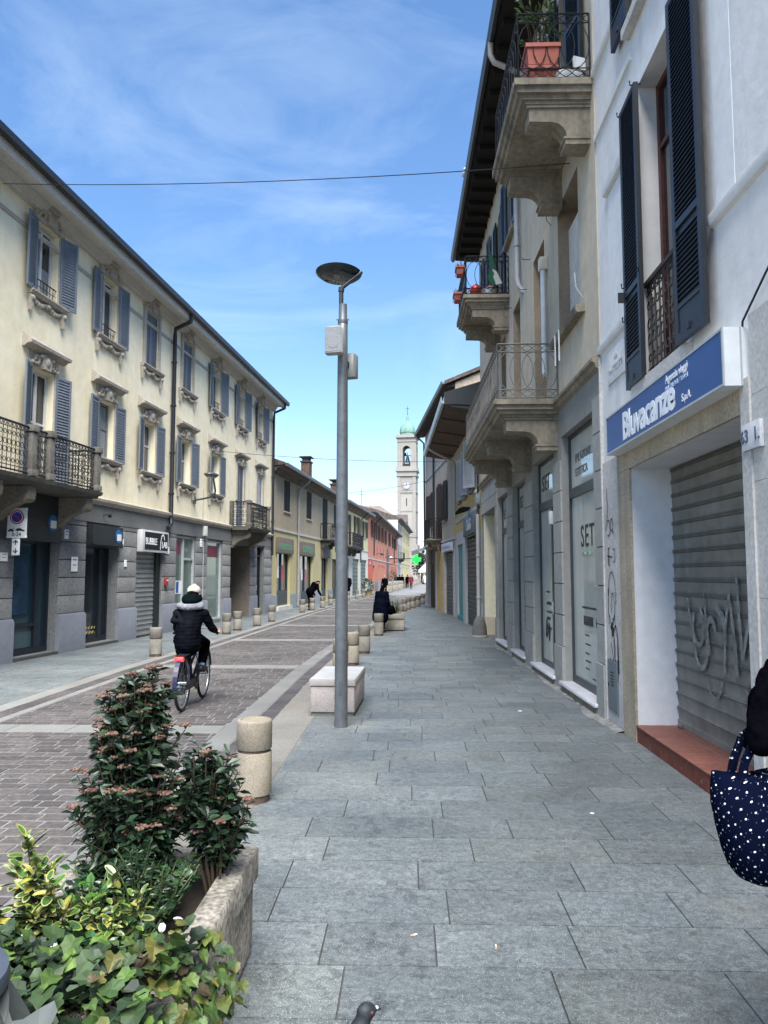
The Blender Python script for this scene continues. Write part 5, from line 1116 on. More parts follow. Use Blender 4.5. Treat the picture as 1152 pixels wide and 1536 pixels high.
for a, b, c, d, *_ in hg2:
    w = b-a; mb = MB(-1); e = w/2; h = d-c
    mb.box(-e, -e+.08, -.1, 0, 0, h); mb.box(e-.08, e, -.1, 0, 0, h); mb.box(-e+.08, e-.08, -.1, 0, 0, .7); mb.box(-.05, .05, -.1, .01, .7, h)
    o = L2.part('shop_window', mb, plain('blue black shopfront', (.022, .028, .038), .5), (a+b)/2, -.12, c); g = MB(-1); g.box(-e+.02, e-.02, -.06, -.05, .02, h-.02); g.build('pane', G_DARK, o)
    if a < 40: g = MB(-1); g.box(-.6, -.25, -.048, -.044, 1.3, 1.9); g.box(.15, .6, -.048, -.044, 1.2, 1.9, 1); g.build_each('poster', [PAPER, plain('red and white poster', (.5, .06, .08), .6, var=.4)], o)
mb = L2.mb(); mb.box(34.3, 37.0, .0, .12, 0, .18); L2.part('threshold', mb, TRAV)
for (u, w, txt, lab) in ((35.7, 3.2, 'inespresso', 'brown sign board with green lettering over the near blue black shopfront'), (40.6, 3.5, 'espresso', 'brown sign board with green lettering over the middle shopfront'), (45.7, 2.6, '', 'plain brown sign board over the shopfront under the iron balcony')):
    t = Facade('shop_sign', lab, 'sign', (-6.08, 33.5), .085, u, -1); t.root.location.z = 2.66
    mb = MB(-1); mb.cbox(-w/2, w/2, .02, .09, 0, .72, .008); mb.build('board', plain('brown sign board', (.105, .08, .062), .7), t.root)
    if txt: t.text(txt, u, .0905, .18, .58 if len(txt) > 8 else .74, plain('green lettering', (.02, .22, .08), .5), .005)
    else: mb = MB(-1); mb.box(-w/2+.1, w/2-.1, .09, .095, .06, .1); mb.build('trim', plain('brown trim', (.07, .05, .04), .7), t.root)
mb = MB(-1); mb.T = Matrix.Translation((0, 0, 0))
def chimney(f, u, n, z, w, h):
    mb = f.mb(); mb.box(u-w/2, u+w/2, n-w*.35, n+w*.35, z, z+h); o = f.part('chimney', mb, surf('sooty chimney brick', (.085, .05, .038), .9, var=.3, scale=3, fine=12, fvar=.3))
    mb = f.mb(); mb.box(u-w/2-.06, u+w/2+.06, n-w*.35-.06, n+w*.35+.06, z+h, z+h+.08); [mb.box(u+s-.05, u+s+.05, n-.2, n+.2, z+h+.08, z+h+.3) for s in (-w*.4, w*.4)]; mb.box(u-w/2-.1, u+w/2+.1, n-w*.35-.1, n+w*.35+.1, z+h+.3, z+h+.36)
    mb.build('cap', plain('dark chimney cap', (.03, .028, .026), .8), o)
chimney(L2, 46.0, -1.25, 7.0, .75, 1.55); chimney(L2, 50.0, -.1, 6.7, .9, .9)
t = thing('roof_aerial', 'thin television aerial on the roof of the sand coloured house', 'aerial', tuple(L2.world(34.4, -1.6, 7.3)))
mb = MB(); mb.tube([(0, 0, 0), (0, 0, 1.5)], .018, 5); mb.build('mast', ZINC, t); mb = MB(); [mb.tube([(-.3, 0, z), (.3, 0, z)], .01, 4) for z in (.9, 1.05, 1.2, 1.35, 1.48)]; mb.build('dipoles', ZINC, t)
LEM = surf('lemon cream plaster', (.56, .495, .28), .9, var=.08, stain=.2, stain_col=(.4, .36, .22))
LIME = surf('off white shop plaster', (.55, .53, .46), .9, var=.08, stain=.2, stain_col=(.35, .34, .3))
hu3 = [(53.3, 54.4, 3.8, 6.0, .15), (57.4, 58.6, 4.75, 6.1, .15), (61.9, 63.2, 4.7, 6.05, .15)]
hg3 = [(51.6, 54.6, .05, 2.85, .3), (56.3, 59.6, .05, 2.85, .3), (60.4, 63.9, .05, 2.85, .3)]
L3 = house('lemon_house', 'pale lemon house with an off white ground floor and tall grey green shop shutters', (-6.08, 33.5), .085, 50.75, 64.55, 3.6, 6.6, LEM, LIME, hu3, hg3)
wins(L3, hu3, SHUT_BROWN, SHUT_BROWN)
balcony(L3, 51.6, 56.8, .8, 3.6, .16, .95, (52.2, 54.2, 56.2), BALD, IRON, 'scroll', (.24, .36))
pipe_run(L3, [(60.2, .62, 6.55), (60.1, .5, 6.4), (59.9, .1, 6.0), (59.9, .09, 2.6)], .05, DARKPIPE)
for a, b, c, d, *_ in hg3: L3.part('shop_shutter', roller_mb(L3, a, b, c, d, -.12, .3), plain('grey green shutter', (.085, .105, .09), .5))
PINK = surf('salmon plaster', (.52, .205, .135), .9, var=.07, fine=4, fvar=.05, stain=.15, stain_col=(.4, .17, .12))
PINKD = surf('deeper red plaster panel', (.50, .105, .065), .9, var=.08)
s4 = .045; P4 = (-3.43, 64.7)
hu4 = [(a, a+1.1, 5.0, 6.6, .15) for a in (67.6, 71.4, 75.2, 79.4, 83.8, 90.0, 96.0, 101.5)]
hg4 = [(69.0, 71.0, .05, 2.5, .3), (75.5, 77.0, .05, 2.6, .3), (79.0, 80.4, .05, 2.6, .3), (81.8, 83.2, .05, 2.6, .3), (86.5, 89.5, 0, 4.4, .5), (95, 97, .05, 2.6, .3), (101, 103, .05, 2.6, .3)]
L4 = house('salmon_house', 'long salmon pink house with brown shutters and a tall arched gateway', P4, s4, 64.6, 108, 3.05, 7.0, PINK, PINK, hu4, [h for h in hg4 if h[3] < 3], plinth=(1.0, GREYP), over=.7)
wins(L4, hu4, SHUT_BROWN, SHUT_BROWN)
mb = L4.mb(); mb.box(64.62, 68.9, 0, .02, 1.0, 3.0); L4.part('red_panel', mb, PINKD)
mb = L4.mb(); mb.prism([(86.3, 0), (89.7, 0), (89.7, 3.6)]+arc(88, 3.6, 1.7, 1.2, 0, 180, 10), .0, .02); L4.part('gateway', mb, plain('grey green gate', (.075, .085, .085), .7))
for a, b, c, d, *_ in hg4:
    if d < 3: mb = L4.mb(); mb.box(a+.05, b-.05, -.25, -.2, c, d); mb.box((a+b)/2-.05, (a+b)/2+.05, -.2, -.17, c, d); L4.part('door', mb, plain('blue black door', (.02, .03, .045), .5))
mb = L4.mb()
for a in (70.6, 73.6, 77.3, 81.6, 85.2, 92): mb.box(a, a+.35, -.01, .02, 3.4, 4.4)
L4.part('narrow_shutter', mb, plain('brick red shutter', (.28, .07, .05), .7), each=.01)
pipe_run(L4, [(70.0, .75, 7.0), (69.9, .6, 6.8), (69.6, .1, 6.3), (69.6, .09, 3.4)], .055, SHUT_BROWN); pipe_run(L4, [(99, .75, 7.0), (98.9, .1, 6.3), (98.9, .09, 3.0)], .055, SHUT_BROWN)
for u, lab in ((72.3, 'dark street lamp on a short arm low on the salmon house near its corner'), (84.6, 'pale street lamp on a short arm beside the arched gateway')):
    t = Facade('wall_lamp', lab, 'street lamp', P4, s4, u, -1); t.root.location.z = 3.6
    mb = MB(-1); mb.tube([(0, 0, 0), (0, .5, .1), (0, .6, 0)], .025, 5); mb.build('arm', IRON, t.root); mb = MB(-1); mb.lathe([(.05, .15), (.2, 0), (.16, -.05)], (0, .62, -.05), 10); mb.build('head', IRON if u < 80 else PAPER, t.root)
t = Facade('street_name_plate', 'small blue street name plate on the red corner panel of the salmon house', 'plate', P4, s4, 66.0, -1); t.root.location.z = 2.5
mb = MB(-1); mb.cbox(-.7, .7, .03, .05, 0, .3, .004); mb.build('plate', plain('grey blue plate', (.12, .16, .30), .6), t.root); mb = MB(-1); mb.box(-.5, .5, .0505, .052, .12, .19); mb.build('lettering_line', PAPER, t.root)
GREYW = surf('grey white plaster', (.45, .44, .41), .9, var=.1, stain=.25, stain_col=(.3, .29, .27))
hu5 = [(a, a+1.3, z, z+1.9, .15) for a in (109.5, 113.0, 116.5) for z in (4.2, 7.2)]
L5 = house('grey_house', 'tall narrow grey white house between the salmon house and the yellow one', P4, s4, 108.2, 120, 3.4, 9.6, GREYW, GREYW, hu5, [(110, 112, .05, 2.7, .3), (115, 117, .05, 2.7, .3)], over=.6)
wins(L5, hu5, SHUT_GR, SHUT_GR, closed=True); balcony(L5, 109, 113, .8, 3.9, .16, .95, (109.4, 112.6), BALD, IRON, 'bars', (.2, .3))
hu6 = [(a, a+1.3, z, z+1.9, .15) for a in (123, 128, 133, 138, 143) for z in (4.2, 7.2)]
L6 = house('yellow_house', 'yellow three storey house in front of the bell tower at the end of the street', P4, s4, 120.2, 148, 3.4, 9.8, LEM, LEM, hu6, [(a, a+2.4, .05, 2.9, .3) for a in (122, 128, 134, 140)], over=.6)
wins(L6, hu6, plain('ochre brown shutter', (.20, .12, .05), .6), SHUT_BROWN, closed=True)
for f, ds in ((L5, ((110, 112), (115, 117))), (L6, ((122, 124.4), (128, 130.4), (134, 136.4), (140, 142.4)))):
    for a, b in ds: mb = f.mb(); mb.box(a, b, -.25, -.2, .05, 2.9); mb.box((a+b)/2-.06, (a+b)/2+.06, -.2, -.16, .05, 2.9); f.part('door', mb, plain('dark far door', (.03, .03, .035), .5))
# pharmacy cross
t = thing('pharmacy_cross', 'lit green pharmacy cross hung out over the street in front of the bell tower', 'sign', (.98, 90, 3.45))
mb = MB(); a, b = .56, .2; mb.prism([(-b, -a), (b, -a), (b, -b), (a, -b), (a, b), (b, b), (b, a), (-b, a), (-b, b), (-a, b), (-a, -b), (-b, -b)], -.1, .1); mb.build('cross', emis('green led light', (.0, .62, .03), .42), t)
mb = MB(); mb.tube([(-3.2, 0, .1), (-.56, 0, .1)], .05, 6); mb.tube([(-3.2, 0, -.6), (-1.4, 0, .1)], .03, 5); mb.build('bracket', IRON, t)

# ================================================================ church and bell tower
TSTONE = surf('pale bell tower stone', (.255, .24, .215), .9, var=.08, scale=.12, fine=1.4, fvar=.07, bump=.2, bscale=4, bdist=.05, stain=.2, stain_col=(.36, .33, .3))
TPALE = surf('pale tower panels', (.29, .272, .245), .9, var=.06, scale=.2, fine=1, fvar=.04)
COPPER = surf('green copper dome', (.13, .25, .205), .7, var=.16, scale=.4, fine=2, fvar=.12)
t = thing('bell_tower', 'tall pale stone bell tower with clock, belfry and green copper dome', 'tower', (-.05, 200, 0), R(-7))
h = 2.42
mb = MB(); mb.box(-h, h, -h, h, 0, 28.2); mb.build('shaft', TSTONE, t)
mb = MB(); mb.box(-h-.5, h+.5, -h-.5, h+.5, 0, 9.5)
for z in (11.5, 18.2): mb.box(-h-.12, h+.12, -h-.12, h+.12, z, z+.35)
for s in (-1, 1):
    for q in (-1, 1): mb.box(s*h*.84-.42, s*h*.84+.42, q*h-.14 if q > 0 else -h-.14, q*h+.14 if q > 0 else -h+.14, 11.9, 27.9)
mb.build('pilasters', TSTONE, t)
mb = MB(); mb.box(-1.6, 1.6, -h-.03, -h, 12.2, 22.6); mb.box(-h-.03, -h, -1.6, 1.6, 12.2, 22.6); mb.build('panels', TPALE, t)
mb = MB(); mb.box(-.13, .13, -h-.05, -h-.031, 19.7, 21.7); mb.build('slit_window', plain('dark slit', (.04, .04, .045), .9), t)
mb = MB()
for z0, z1, e in ((27.6, 28.0, .35), (28.0, 28.9, .18), (28.9, 29.5, .5), (29.5, 30.2, .3)): mb.box(-h-e, h+e, -h-e, h+e, z0, z1)
mb.box(-h-.15, h+.15, -h-.15, h+.15, 23.2, 23.5); mb.build('cornice', TSTONE, t)
# clock
mb = MB(); mb.box(-1.25, 1.25, -h-.08, -h-.001, 23.9, 26.5); mb.build('clock_surround', TSTONE, t)
c = MB(); c.tube([(0, -h-.09, 25.2), (0, -h-.15, 25.2)], 1.05, 28); co_ = c.build('clock_face', plain('white clock dial', (.34, .34, .38), .7), t)
c = MB(); c.tube([(1.05*math.cos(a*PI/16), -h-.15, 25.2+1.05*math.sin(a*PI/16)) for a in range(32)], .06, 4, closed=True); c.build('rim', plain('grey clock rim', (.2, .19, .22), .6), co_)
c = MB(); c.box(-.05, .05, -h-.2, -h-.16, 25.15, 25.95); c.box(-.62, .05, -h-.19, -h-.165, 25.15, 25.26)
for a in range(12): c.box(.85*math.sin(a*PI/6)-.05, .85*math.sin(a*PI/6)+.05, -h-.175, -h-.155, 25.2+.85*math.cos(a*PI/6)-.08, 25.2+.85*math.cos(a*PI/6)+.08)
c.build('hands', INKBLACK, co_)
# belfry: four corner piers, arches
mb = MB(); z0, z1 = 30.2, 36.8; w = .98
for sx in (-1, 1):
    for sy in (-1, 1): mb.box(min(sx*w*1.05, sx*h), max(sx*w*1.05, sx*h), min(sy*w*1.05, sy*h), max(sy*w*1.05, sy*h), z0, z1)
for ax in range(2):
    for q in (-1, 1):
        top = [(x, z) for x, z in arc(0, 34.6, 1.03, 1.15, 0, 180, 12)]
        poly = [(1.03, z1), (1.03, 34.6)]+top[1:-1]+[(-1.03, 34.6), (-1.03, z1)]
        mb.T = Matrix.Rotation(PI/2*ax, 4, 'Z'); mb.prism(poly, q*h-(.5 if q > 0 else 0), q*h+(0 if q > 0 else .5)); mb.T = None
for s in (-1, 1):
    for q in (-1, 1):
        for a in (1.25, 2.3): mb.box(s*a-.2, s*a+.2, q*h-.12, q*h+.12, 30.2, 36.2); mb.box(q*h-.12, q*h+.12, s*a-.2, s*a+.2, 30.2, 36.2)
mb.build('belfry', TSTONE, t)
mb = MB()
for q in (-1, 1): 
    mb.box(-1.03, 1.03, q*h-.3, q*h-.2, 30.2, 31.0) if q > 0 else mb.box(-1.03, 1.03, -h+.2, -h+.3, 30.2, 31.0)
mb.build('parapet', IRON, t)
bl = MB(); bl.lathe([(.75, 31.6), (.62, 31.9), (.48, 32.6), (.38, 33.1), (.1, 33.3)], k=16); b0 = bl.build('bell', plain('bronze bell', (.06, .08, .07), .5, metal=.5), t); bl = MB(); bl.tube([(-1.6, 0, 33.4), (1.6, 0, 33.4)], .12, 8); bl.tube([(0, 0, 33.4), (0, 0, 34.3)], .08, 6); bl.lathe([(.3, 31), (.26, 31.3), (.15, 31.6)], (.7, -.5, 0), 10); bl.lathe([(.35, 33.6), (.26, 34.0), (.1, 34.3)], (-.6, .3, 0), 10); bl.build('bell_frame', IRON, b0)
mb = MB()
for a0, a1, e in ((36.8, 37.1, .15), (37.1, 37.9, .06), (37.9, 38.3, .45), (38.3, 38.7, .3)): mb.box(-h-e, h+e, -h-e, h+e, a0, a1)
mb.build('top_cornice', TSTONE, t)
mb = MB(); mb.lathe([(2.0, 38.7), (2.0, 39.5), (2.15, 39.55), (2.15, 39.8), (2.1, 40.4), (1.9, 41.1), (1.5, 41.8), (.95, 42.4), (.55, 42.8), (.42, 43.2), (.3, 43.9), (.15, 44.5), (.05, 45.0)], k=8); dm = mb.build('dome', COPPER, t, smooth=20)
mb = MB(); mb.tube([(0, 0, 44.8), (0, 0, 46.9)], .06, 5); mb.tube([(-.5, 0, 46.2), (.5, 0, 46.2)], .055, 5); mb.ell((0, 0, 44.7), (.18, .18, .18)); mb.build('cross', IRON, dm)
t = thing('church', 'low pale church nave with a brown hipped roof beside the bell tower', 'church', (-7, 196, 0))
mb = MB(); mb.box(-13, 5.2, 0, 16, 0, 14.6); mb.box(-13, 5.4, -.15, .0, 14, 14.6); mb.build('nave_wall', surf('cream church wall', (.56, .52, .42), .9, var=.06), t)
mb = MB(); mb.box(-13.2, 5.6, -.5, 16.5, 14.6, 15.1); mb.build('cornice', SOFFIT, t)
mb = MB(); mb.add([(-13.5, -1, 15.1), (6.2, -1, 15.1), (6.2, 17, 15.1), (-13.5, 17, 15.1), (-13.5, 8, 20.3), (-.5, 8, 20.3)], [(0, 1, 5, 4), (1, 2, 5), (2, 3, 4, 5), (3, 0, 4), (3, 2, 1, 0)]); mb.build('roof', surf('brown grey far tiles', (.15, .125, .11), .9, var=.2, scale=.5), t)
t = thing('apse_building', 'pale building with a tiled roof behind the salmon house below the church', 'building', (-4.5, 155, 0))
mb = MB(); mb.box(-12, 4.0, 0, 20, 0, 12.4); mb.build('wall', surf('pale far wall', (.55, .52, .46), .9, var=.07), t); mb = MB(); mb.add([(-12.5, -.6, 12.4), (4.5, -.6, 12.4), (4.5, 20.6, 12.4), (-12.5, 20.6, 12.4), (-12.5, 10, 14.8), (4.5, 10, 14.8)], [(0, 1, 5, 4), (1, 2, 5), (2, 3, 4, 5), (3, 0, 4), (3, 2, 1, 0)]); mb.build('roof', TILE, t)
mb = MB(); [mb.box(x, x+1.1, -.06, -.001, z, z+2) for x in (-8, -4, 0) for z in (3, 7)]; mb.build('windows', SHUT_GR, t)
t = thing('roof_cross', 'thin iron cross and aerial mast rising over the far roofs beside the tower', 'aerial', (-9.3, 150, 13.5)); mb = MB(); mb.tube([(0, 0, 0), (0, 0, 5.2)], .05, 5); mb.build('mast', IRON, t); mb = MB(); mb.tube([(-.7, 0, 4.2), (.7, 0, 4.2)], .04, 5); mb.build('crossbar', IRON, t)
# far right end of the street
t = thing('market_canopy', 'white market parasol canopy at the far end of the street beside the taupe house', 'canopy', (2.05, 64, 0))
mb = MB(); mb.add([(-1.2, -1.2, 2.0), (1.2, -1.2, 2.0), (1.2, 1.2, 2.0), (-1.2, 1.2, 2.0), (0, 0, 3.2), (-1.2, -1.2, 1.8), (1.2, -1.2, 1.8), (1.2, 1.2, 1.8), (-1.2, 1.2, 1.8)], [(0, 1, 4), (1, 2, 4), (2, 3, 4), (3, 0, 4), (5, 6, 1, 0), (6, 7, 2, 1), (7, 8, 3, 2), (8, 5, 0, 3)]); mb.build('cloth', plain('off white canvas', (.34, .335, .31), .8), t); mb = MB(); mb.tube([(0, 0, 0), (0, 0, 3.2)], .03, 8); mb.build('pole', ZINC, t)
t = thing('far_house', 'grey house closing the far right end of the street beyond the canopy', 'house', (14, 190, 0)); mb = MB(); mb.box(-6, 8, 0, 10, 0, 8); mb.build('wall', GREYW, t); mb = MB(); mb.add([(-6.6, -.6, 8), (8.6, -.6, 8), (8.6, 10.6, 8), (-6.6, 10.6, 8), (-3, 5, 10.4), (5, 5, 10.4)], [(0, 1, 5, 4), (1, 2, 5), (2, 3, 4, 5), (3, 0, 4), (3, 2, 1, 0)]); mb.build('roof', TILE, t); mb = MB(); [mb.box(x, x+1, -.05, -.001, z, z+1.7) for x in (-4.5, -1.5, 1.5, 4.5) for z in (1.5, 4.8)]; mb.build('windows', SHUT_GR, t)
for i, (x, y, h, lab) in enumerate(((2.7, 150, 6.4, 'dark green tree left of the white canopy at the far end of the street'), (3.9, 158, 6.0, 'dark green tree half hidden behind the white canopy'))):
    t = thing('far_tree', lab, 'tree', (x, y, 0), 0, 'trees at the far end of the street'); mb = MB(); mb.tube([(0, 0, 0), (.05, 0, h*.4), (0, .1, h*.75)], [.22, .15, .05], 8); mb.build('trunk', STEM, t)
    mb = MB(); 
    for k in range(9): a = k*2.4; leafy(mb, (math.cos(a)*.9, math.sin(a)*.9, h*.35+h*.6*k/9), (1.1, 1.1, .9), 60, .55, [(.02, .034, .024), (.028, .042, .03), (.014, .026, .02)])
    mb.build('crown', LEAF, t, smooth=0)
def car(loc, rz, mat, lab):
    t = thing('parked_car', lab, 'car', loc, rz, 'cars at the far end of the street')
    mb = MB(); mb.prof([(-2, .25), (2, .25), (2.05, .6), (1.95, .85), (1.1, .95), (.5, 1.42), (-1.1, 1.45), (-1.8, .98), (-2.05, .9), (-2.08, .5)], -.82, .82); mb.build('body', mat, t)
    mb = MB(); mb.prof([(.98, .97), (.48, 1.36), (-1.05, 1.38), (-1.65, .98)], -.83, .83); mb.build('windows', G_DARK, t)
    for u in (-.75, .75):
        for n in (-1.25, 1.3): mb = MB(); mb.tube([(u-.1, n, .31), (u+.1, n, .31)], .31, 16); mb.build('wheel', BLACK, t)
car((3.4, 132, 0), R(4), plain('white car paint', (.6, .62, .64), .3), 'white car parked at the far end of the street'); car((5.2, 120, 0), R(8), plain('dark car paint', (.02, .022, .03), .3), 'dark car parked in front of the white one')
# overhead cables
def cable(pts, r, lab, sag):
    a, b = Vector(pts[0]), Vector(pts[1]); mb = MB(); mb.tube([tuple(a.lerp(b, i/14)-Vector((0, 0, sag*4*(i/14)*(1-i/14)))) for i in range(15)], r, 5); return tag(mb.build('overhead_cable', BLACK), lab, 'cable', 'overhead cables')
cable((tuple(L1.world(13.3, .05, 8.93)), tuple(Gy.world(9.85, .05, 7.2))), .007, 'nearest black cable strung across the street from palazzo to apartment house', .12)
cable((tuple(L1.world(25.9, .05, 5.95)), tuple(B.world(30.2, .2, 6.2))), .008, 'second black cable strung low across the street behind the lamp post', .12)
cable((tuple(L2.world(49.5, .3, 7.0)), tuple(Cc.world(40.3, .1, 6.65))), .01, 'farthest black cable strung across the street before the bell tower', .1)
t = thing('roof_bird', 'small pale gull perched on the roof gutter of the apartment house', 'bird', tuple(Gy.world(17.4, .78, 11.13))); mb = MB(); mb.ell((0, 0, .09), (.06, .13, .06)); mb.ell((0, -.12, .15), (.035, .045, .035)); mb.build('body', plain('pale feathers', (.5, .5, .5), .8), t); mb = MB(); mb.tube([(0, 0, 0), (0, 0, .06)], .008, 4); mb.build('legs', IRON, t)
# ================================================================ STREET FURNITURE
CONC = granite('speckled beige concrete', ((.08, .068, .052), (.27, .235, .18), (.38, .345, .29)), 150, .85, big=.35, bump=.4)
CONCW = granite('speckled grey concrete', ((.06, .056, .05), (.20, .186, .157), (.29, .275, .245)), 150, .85, big=.45, bump=.4)
GRANP = granite('pink grey granite', ((.08, .072, .07), (.26, .232, .215), (.38, .355, .335)), 130, .7, big=.15)
GRANT = surf('lit pale granite top', (.37, .37, .365), .7, var=.08, scale=3, fine=90, fvar=.14, bump=.2)  # paler than the block: light on the top is put into the colour
DARKFOOT = surf('dark bollard foot', (.09, .06, .045), .9, var=.4, scale=9)  # dark brown for the recessed groove and foot
def bollard_parts(mat):
    b = MB(); b.lathe([(.124, .05), (.1295, .055), (.13, .07), (.13, .352), (.126, .358)], k=28)
    g = MB(); g.lathe([(.118, .352), (.118, .384)], k=24)
    c = MB(); c.lathe([(.126, .378), (.13, .384), (.13, .572), (.127, .583), (.119, .589), (.104, .589), (.100, .580), (.098, .579), (.0, .582)], k=28)
    f = MB(); f.lathe([(.118, -.01), (.118, .052)], k=24)
    return [(n, m.mesh(n, mt)) for n, m, mt in (('shaft', b, mat), ('groove', g, DARKFOOT), ('cap', c, mat), ('foot', f, DARKFOOT))]
BP = {0: bollard_parts(CONC), 1: bollard_parts(CONCW)}
def bollard(x, y, lab, k=1, s=1.0, grp='round concrete bollards along the street'):
    t = thing('bollard', lab, 'bollard', (x, y, 0), random.uniform(0, 6), grp); t.scale = (s, s, s*random.uniform(.985, 1.015))
    for n, me in BP[k]: o = bpy.data.objects.new(n, me); COL.objects.link(o); o.parent = t
    return t
bollard(-1.14, 5.66, 'large beige concrete bollard in the foreground just behind the planter', 0, 1.0)
bollard(-1.12, 12.6, 'beige bollard half hidden behind the lamp post beyond the granite block', 0)
bollard(-1.03, 13.95, 'beige bollard just right of the lamp post beyond the granite block', 0)
bollard(-.93, 16.0, 'taller looking bollard standing right of the lamp post farther than the granite block')
bollard(-.80, 20.6, 'bollard in front of the person in the long black coat')
bollard(-.27, 26.2, 'bollard directly behind the small street planter')
six = [(-.17, 34.2), (.0, 36.0), (.25, 37.4), (.52, 39.4), (.82, 42.2), (1.13, 45.4)]
for (x, y), w in zip(six, ('nearest of the row of six bollards along the right pavement', 'second of the row of six bollards along the right pavement', 'third of the row of six bollards along the right pavement', 'fourth of the row of six bollards along the right pavement', 'fifth of the row of six bollards along the right pavement', 'farthest of the row of six bollards along the right pavement')): bollard(x, y, w, 1, .98)
for (x, y, w) in ((-5.12, 15.3, 'bollard nearest on the left pavement, left of the cyclist in front of the roller shutter'), (-5.05, 21.0, 'bollard mostly hidden behind the right arm of the cyclist'), (-5.06, 22.4, 'first bollard right of the cyclist on the left pavement'), (-4.86, 24.3, 'second bollard right of the cyclist, before the dark doorway'), (-4.80, 26.6, 'third bollard right of the cyclist, under the small stone balcony'), (-4.62, 33.0, 'bollard left of the stooping person on the left pavement'), (-4.44, 35.0, 'bollard directly in front of the stooping person'), (-4.28, 37.8, 'bollard just right of the stooping person'), (-4.18, 40.8, 'second bollard right of the stooping person'), (-3.98, 44.5, 'bollard hidden behind the lamp post on the far left pavement'), (-3.85, 48.5, 'bollard peeping right of the lamp post on the left pavement'), (-3.52, 52.2, 'far left bollard before the grey green shop shutter'), (-3.26, 55.4, 'far left bollard with a small tub behind it'), (-3.08, 58.6, 'far left bollard before the corner of the salmon house'), (-2.86, 61.2, 'farthest bollard on the left, at the salmon house corner')): bollard(x, y, w, 1, .97)

# lamp post
t = thing('lamp_post', 'tall grey steel lamp post with a dark disc lantern in the middle of the view', 'street lamp', (-.735, 8.35, 0))
POLE = surf('brushed grey steel pole', (.135, .147, .158), .42, var=.18, scale=2, fine=14, fvar=.12, bump=.08, metal=.35, stain=.2, stain_col=(.06, .055, .05), patch=((.3, .31, .32), 7, .70, .6))
mb = MB(); mb.lathe([(.072, 0), (.0725, .02), (.07, 1.0), (.066, 2.6), (.058, 4.0), (.0545, 4.5), (.049, 4.51), (.046, 4.72), (.03, 4.725)], k=24); mb.build('pole', POLE, t)
mb = MB(); mb.lathe([(.056, 4.49), (.0575, 4.495), (.0575, 4.53), (.055, 4.54)], k=20); [mb.tube([(s*.05, 0, 4.545), (s*.072, 0, 4.545)], .008, 6) for s in (-1, 1)]; mb.build('collar', ZINC, t)
mb = MB(); mb.tube([(-.02, 0, 4.68), (-.02, 0, 4.88), (0.0, 0, 4.93), (.19, .04, 5.10), (.2, .05, 5.12)], .026, 10); mb.tube([(-.022, 0, 4.87), (-.016, 0, 4.92)], .034, 10); mb.build('arm', plain('dark grey arm', (.045, .052, .058), .4, metal=.3), t)
mb = MB(); mb.T = Matrix.Translation((-.06, .1, 5.1)) @ Matrix.Rotation(R(2), 4, 'Y') @ Matrix.Rotation(R(-4), 4, 'X')
mb.lathe([(.20, -.014), (.222, -.01), (.262, .022), (.268, .032), (.24, .048), (.15, .062), (.03, .066)], k=32); hd = mb.build('lantern', plain('dark lantern casing', (.02, .026, .028), .35), t)
mb = MB(); mb.T = Matrix.Translation((-.06, .1, 5.1)) @ Matrix.Rotation(R(2), 4, 'Y') @ Matrix.Rotation(R(-4), 4, 'X'); mb.lathe([(.198, -.016), (.192, -.02), (.02, -.022)], k=28); mb.box(-.05, .02, -.08, .04, -.027, -.023, 1)
mb.build('lens', [glass('dark lamp lens', (.015, .02, .024)), plain('led panel', (.14, .15, .16), .3)], hd)
mb = MB(); mb.box(-.075, -.068, -.03, .03, 1.9, 2.1); mb.box(-.02, .02, -.074, -.068, .35, .5); mb.build_each('hatch', ZINC, t)
def speaker(lab, loc, rz, w, h, d, mat):
    t = thing('loudspeaker', lab, 'loudspeaker', loc, rz, 'loudspeakers on the lamp post'); mb = MB(); mb.cbox(-w/2, w/2, -d, 0, 0, h, .02); mb.build('cabinet', mat, t)
    mb = MB(); mb.box(-w/2+.012, w/2-.012, -d-.004, -d-.0005, .012, h-.012); mb.tube([(0, -d-.004, h*.36), (0, -d-.007, h*.36)], w*.3, 20); mb.build('grille', surf('perforated grey grille', (.24, .25, .26), .7, var=.05, fine=160, fvar=.35), t)
    mb = MB(); mb.box(-.03, .03, 0, .07, h*.4, h*.6); mb.build('bracket', IRON, t)
SPK = plain('light grey plastic', (.30, .31, .31), .5)
speaker('light grey loudspeaker facing the camera on the lamp post', (-.80, 8.22, 4.09), R(-8), .2, .3, .13, SPK)
speaker('loudspeaker coloured darker for shade, facing away, lower on the back of the lamp post', (-.70, 8.50, 3.92), R(165), .2, .28, .13, plain('shaded grey plastic', (.16, .17, .165), .5))  # darker copy of the speaker plastic, shade put into its colour

# granite block
t = thing('granite_block', 'square pink grey granite seat block behind the lamp post', 'seat block', (-.87, 9.56, 0), R(-2))
mb = MB(); mb.cbox(-.265, .265, -.62, .62, .05, .345, .01); mb.build('body', GRANP, t)
mb = MB(); mb.cbox(-.275, .275, -.63, .63, .352, .425, .008); tp = mb.build('top_slab', GRANP, t); mb = MB(); mb.cbox(-.267, .267, -.622, .622, .4255, .428, .001); mb.build('lit_top', GRANT, tp)
mb = MB(); mb.box(-.25, .25, -.6, .6, 0, .05); mb.box(-.255, .255, -.61, .61, .345, .352); mb.build('foot', CONCW, t)

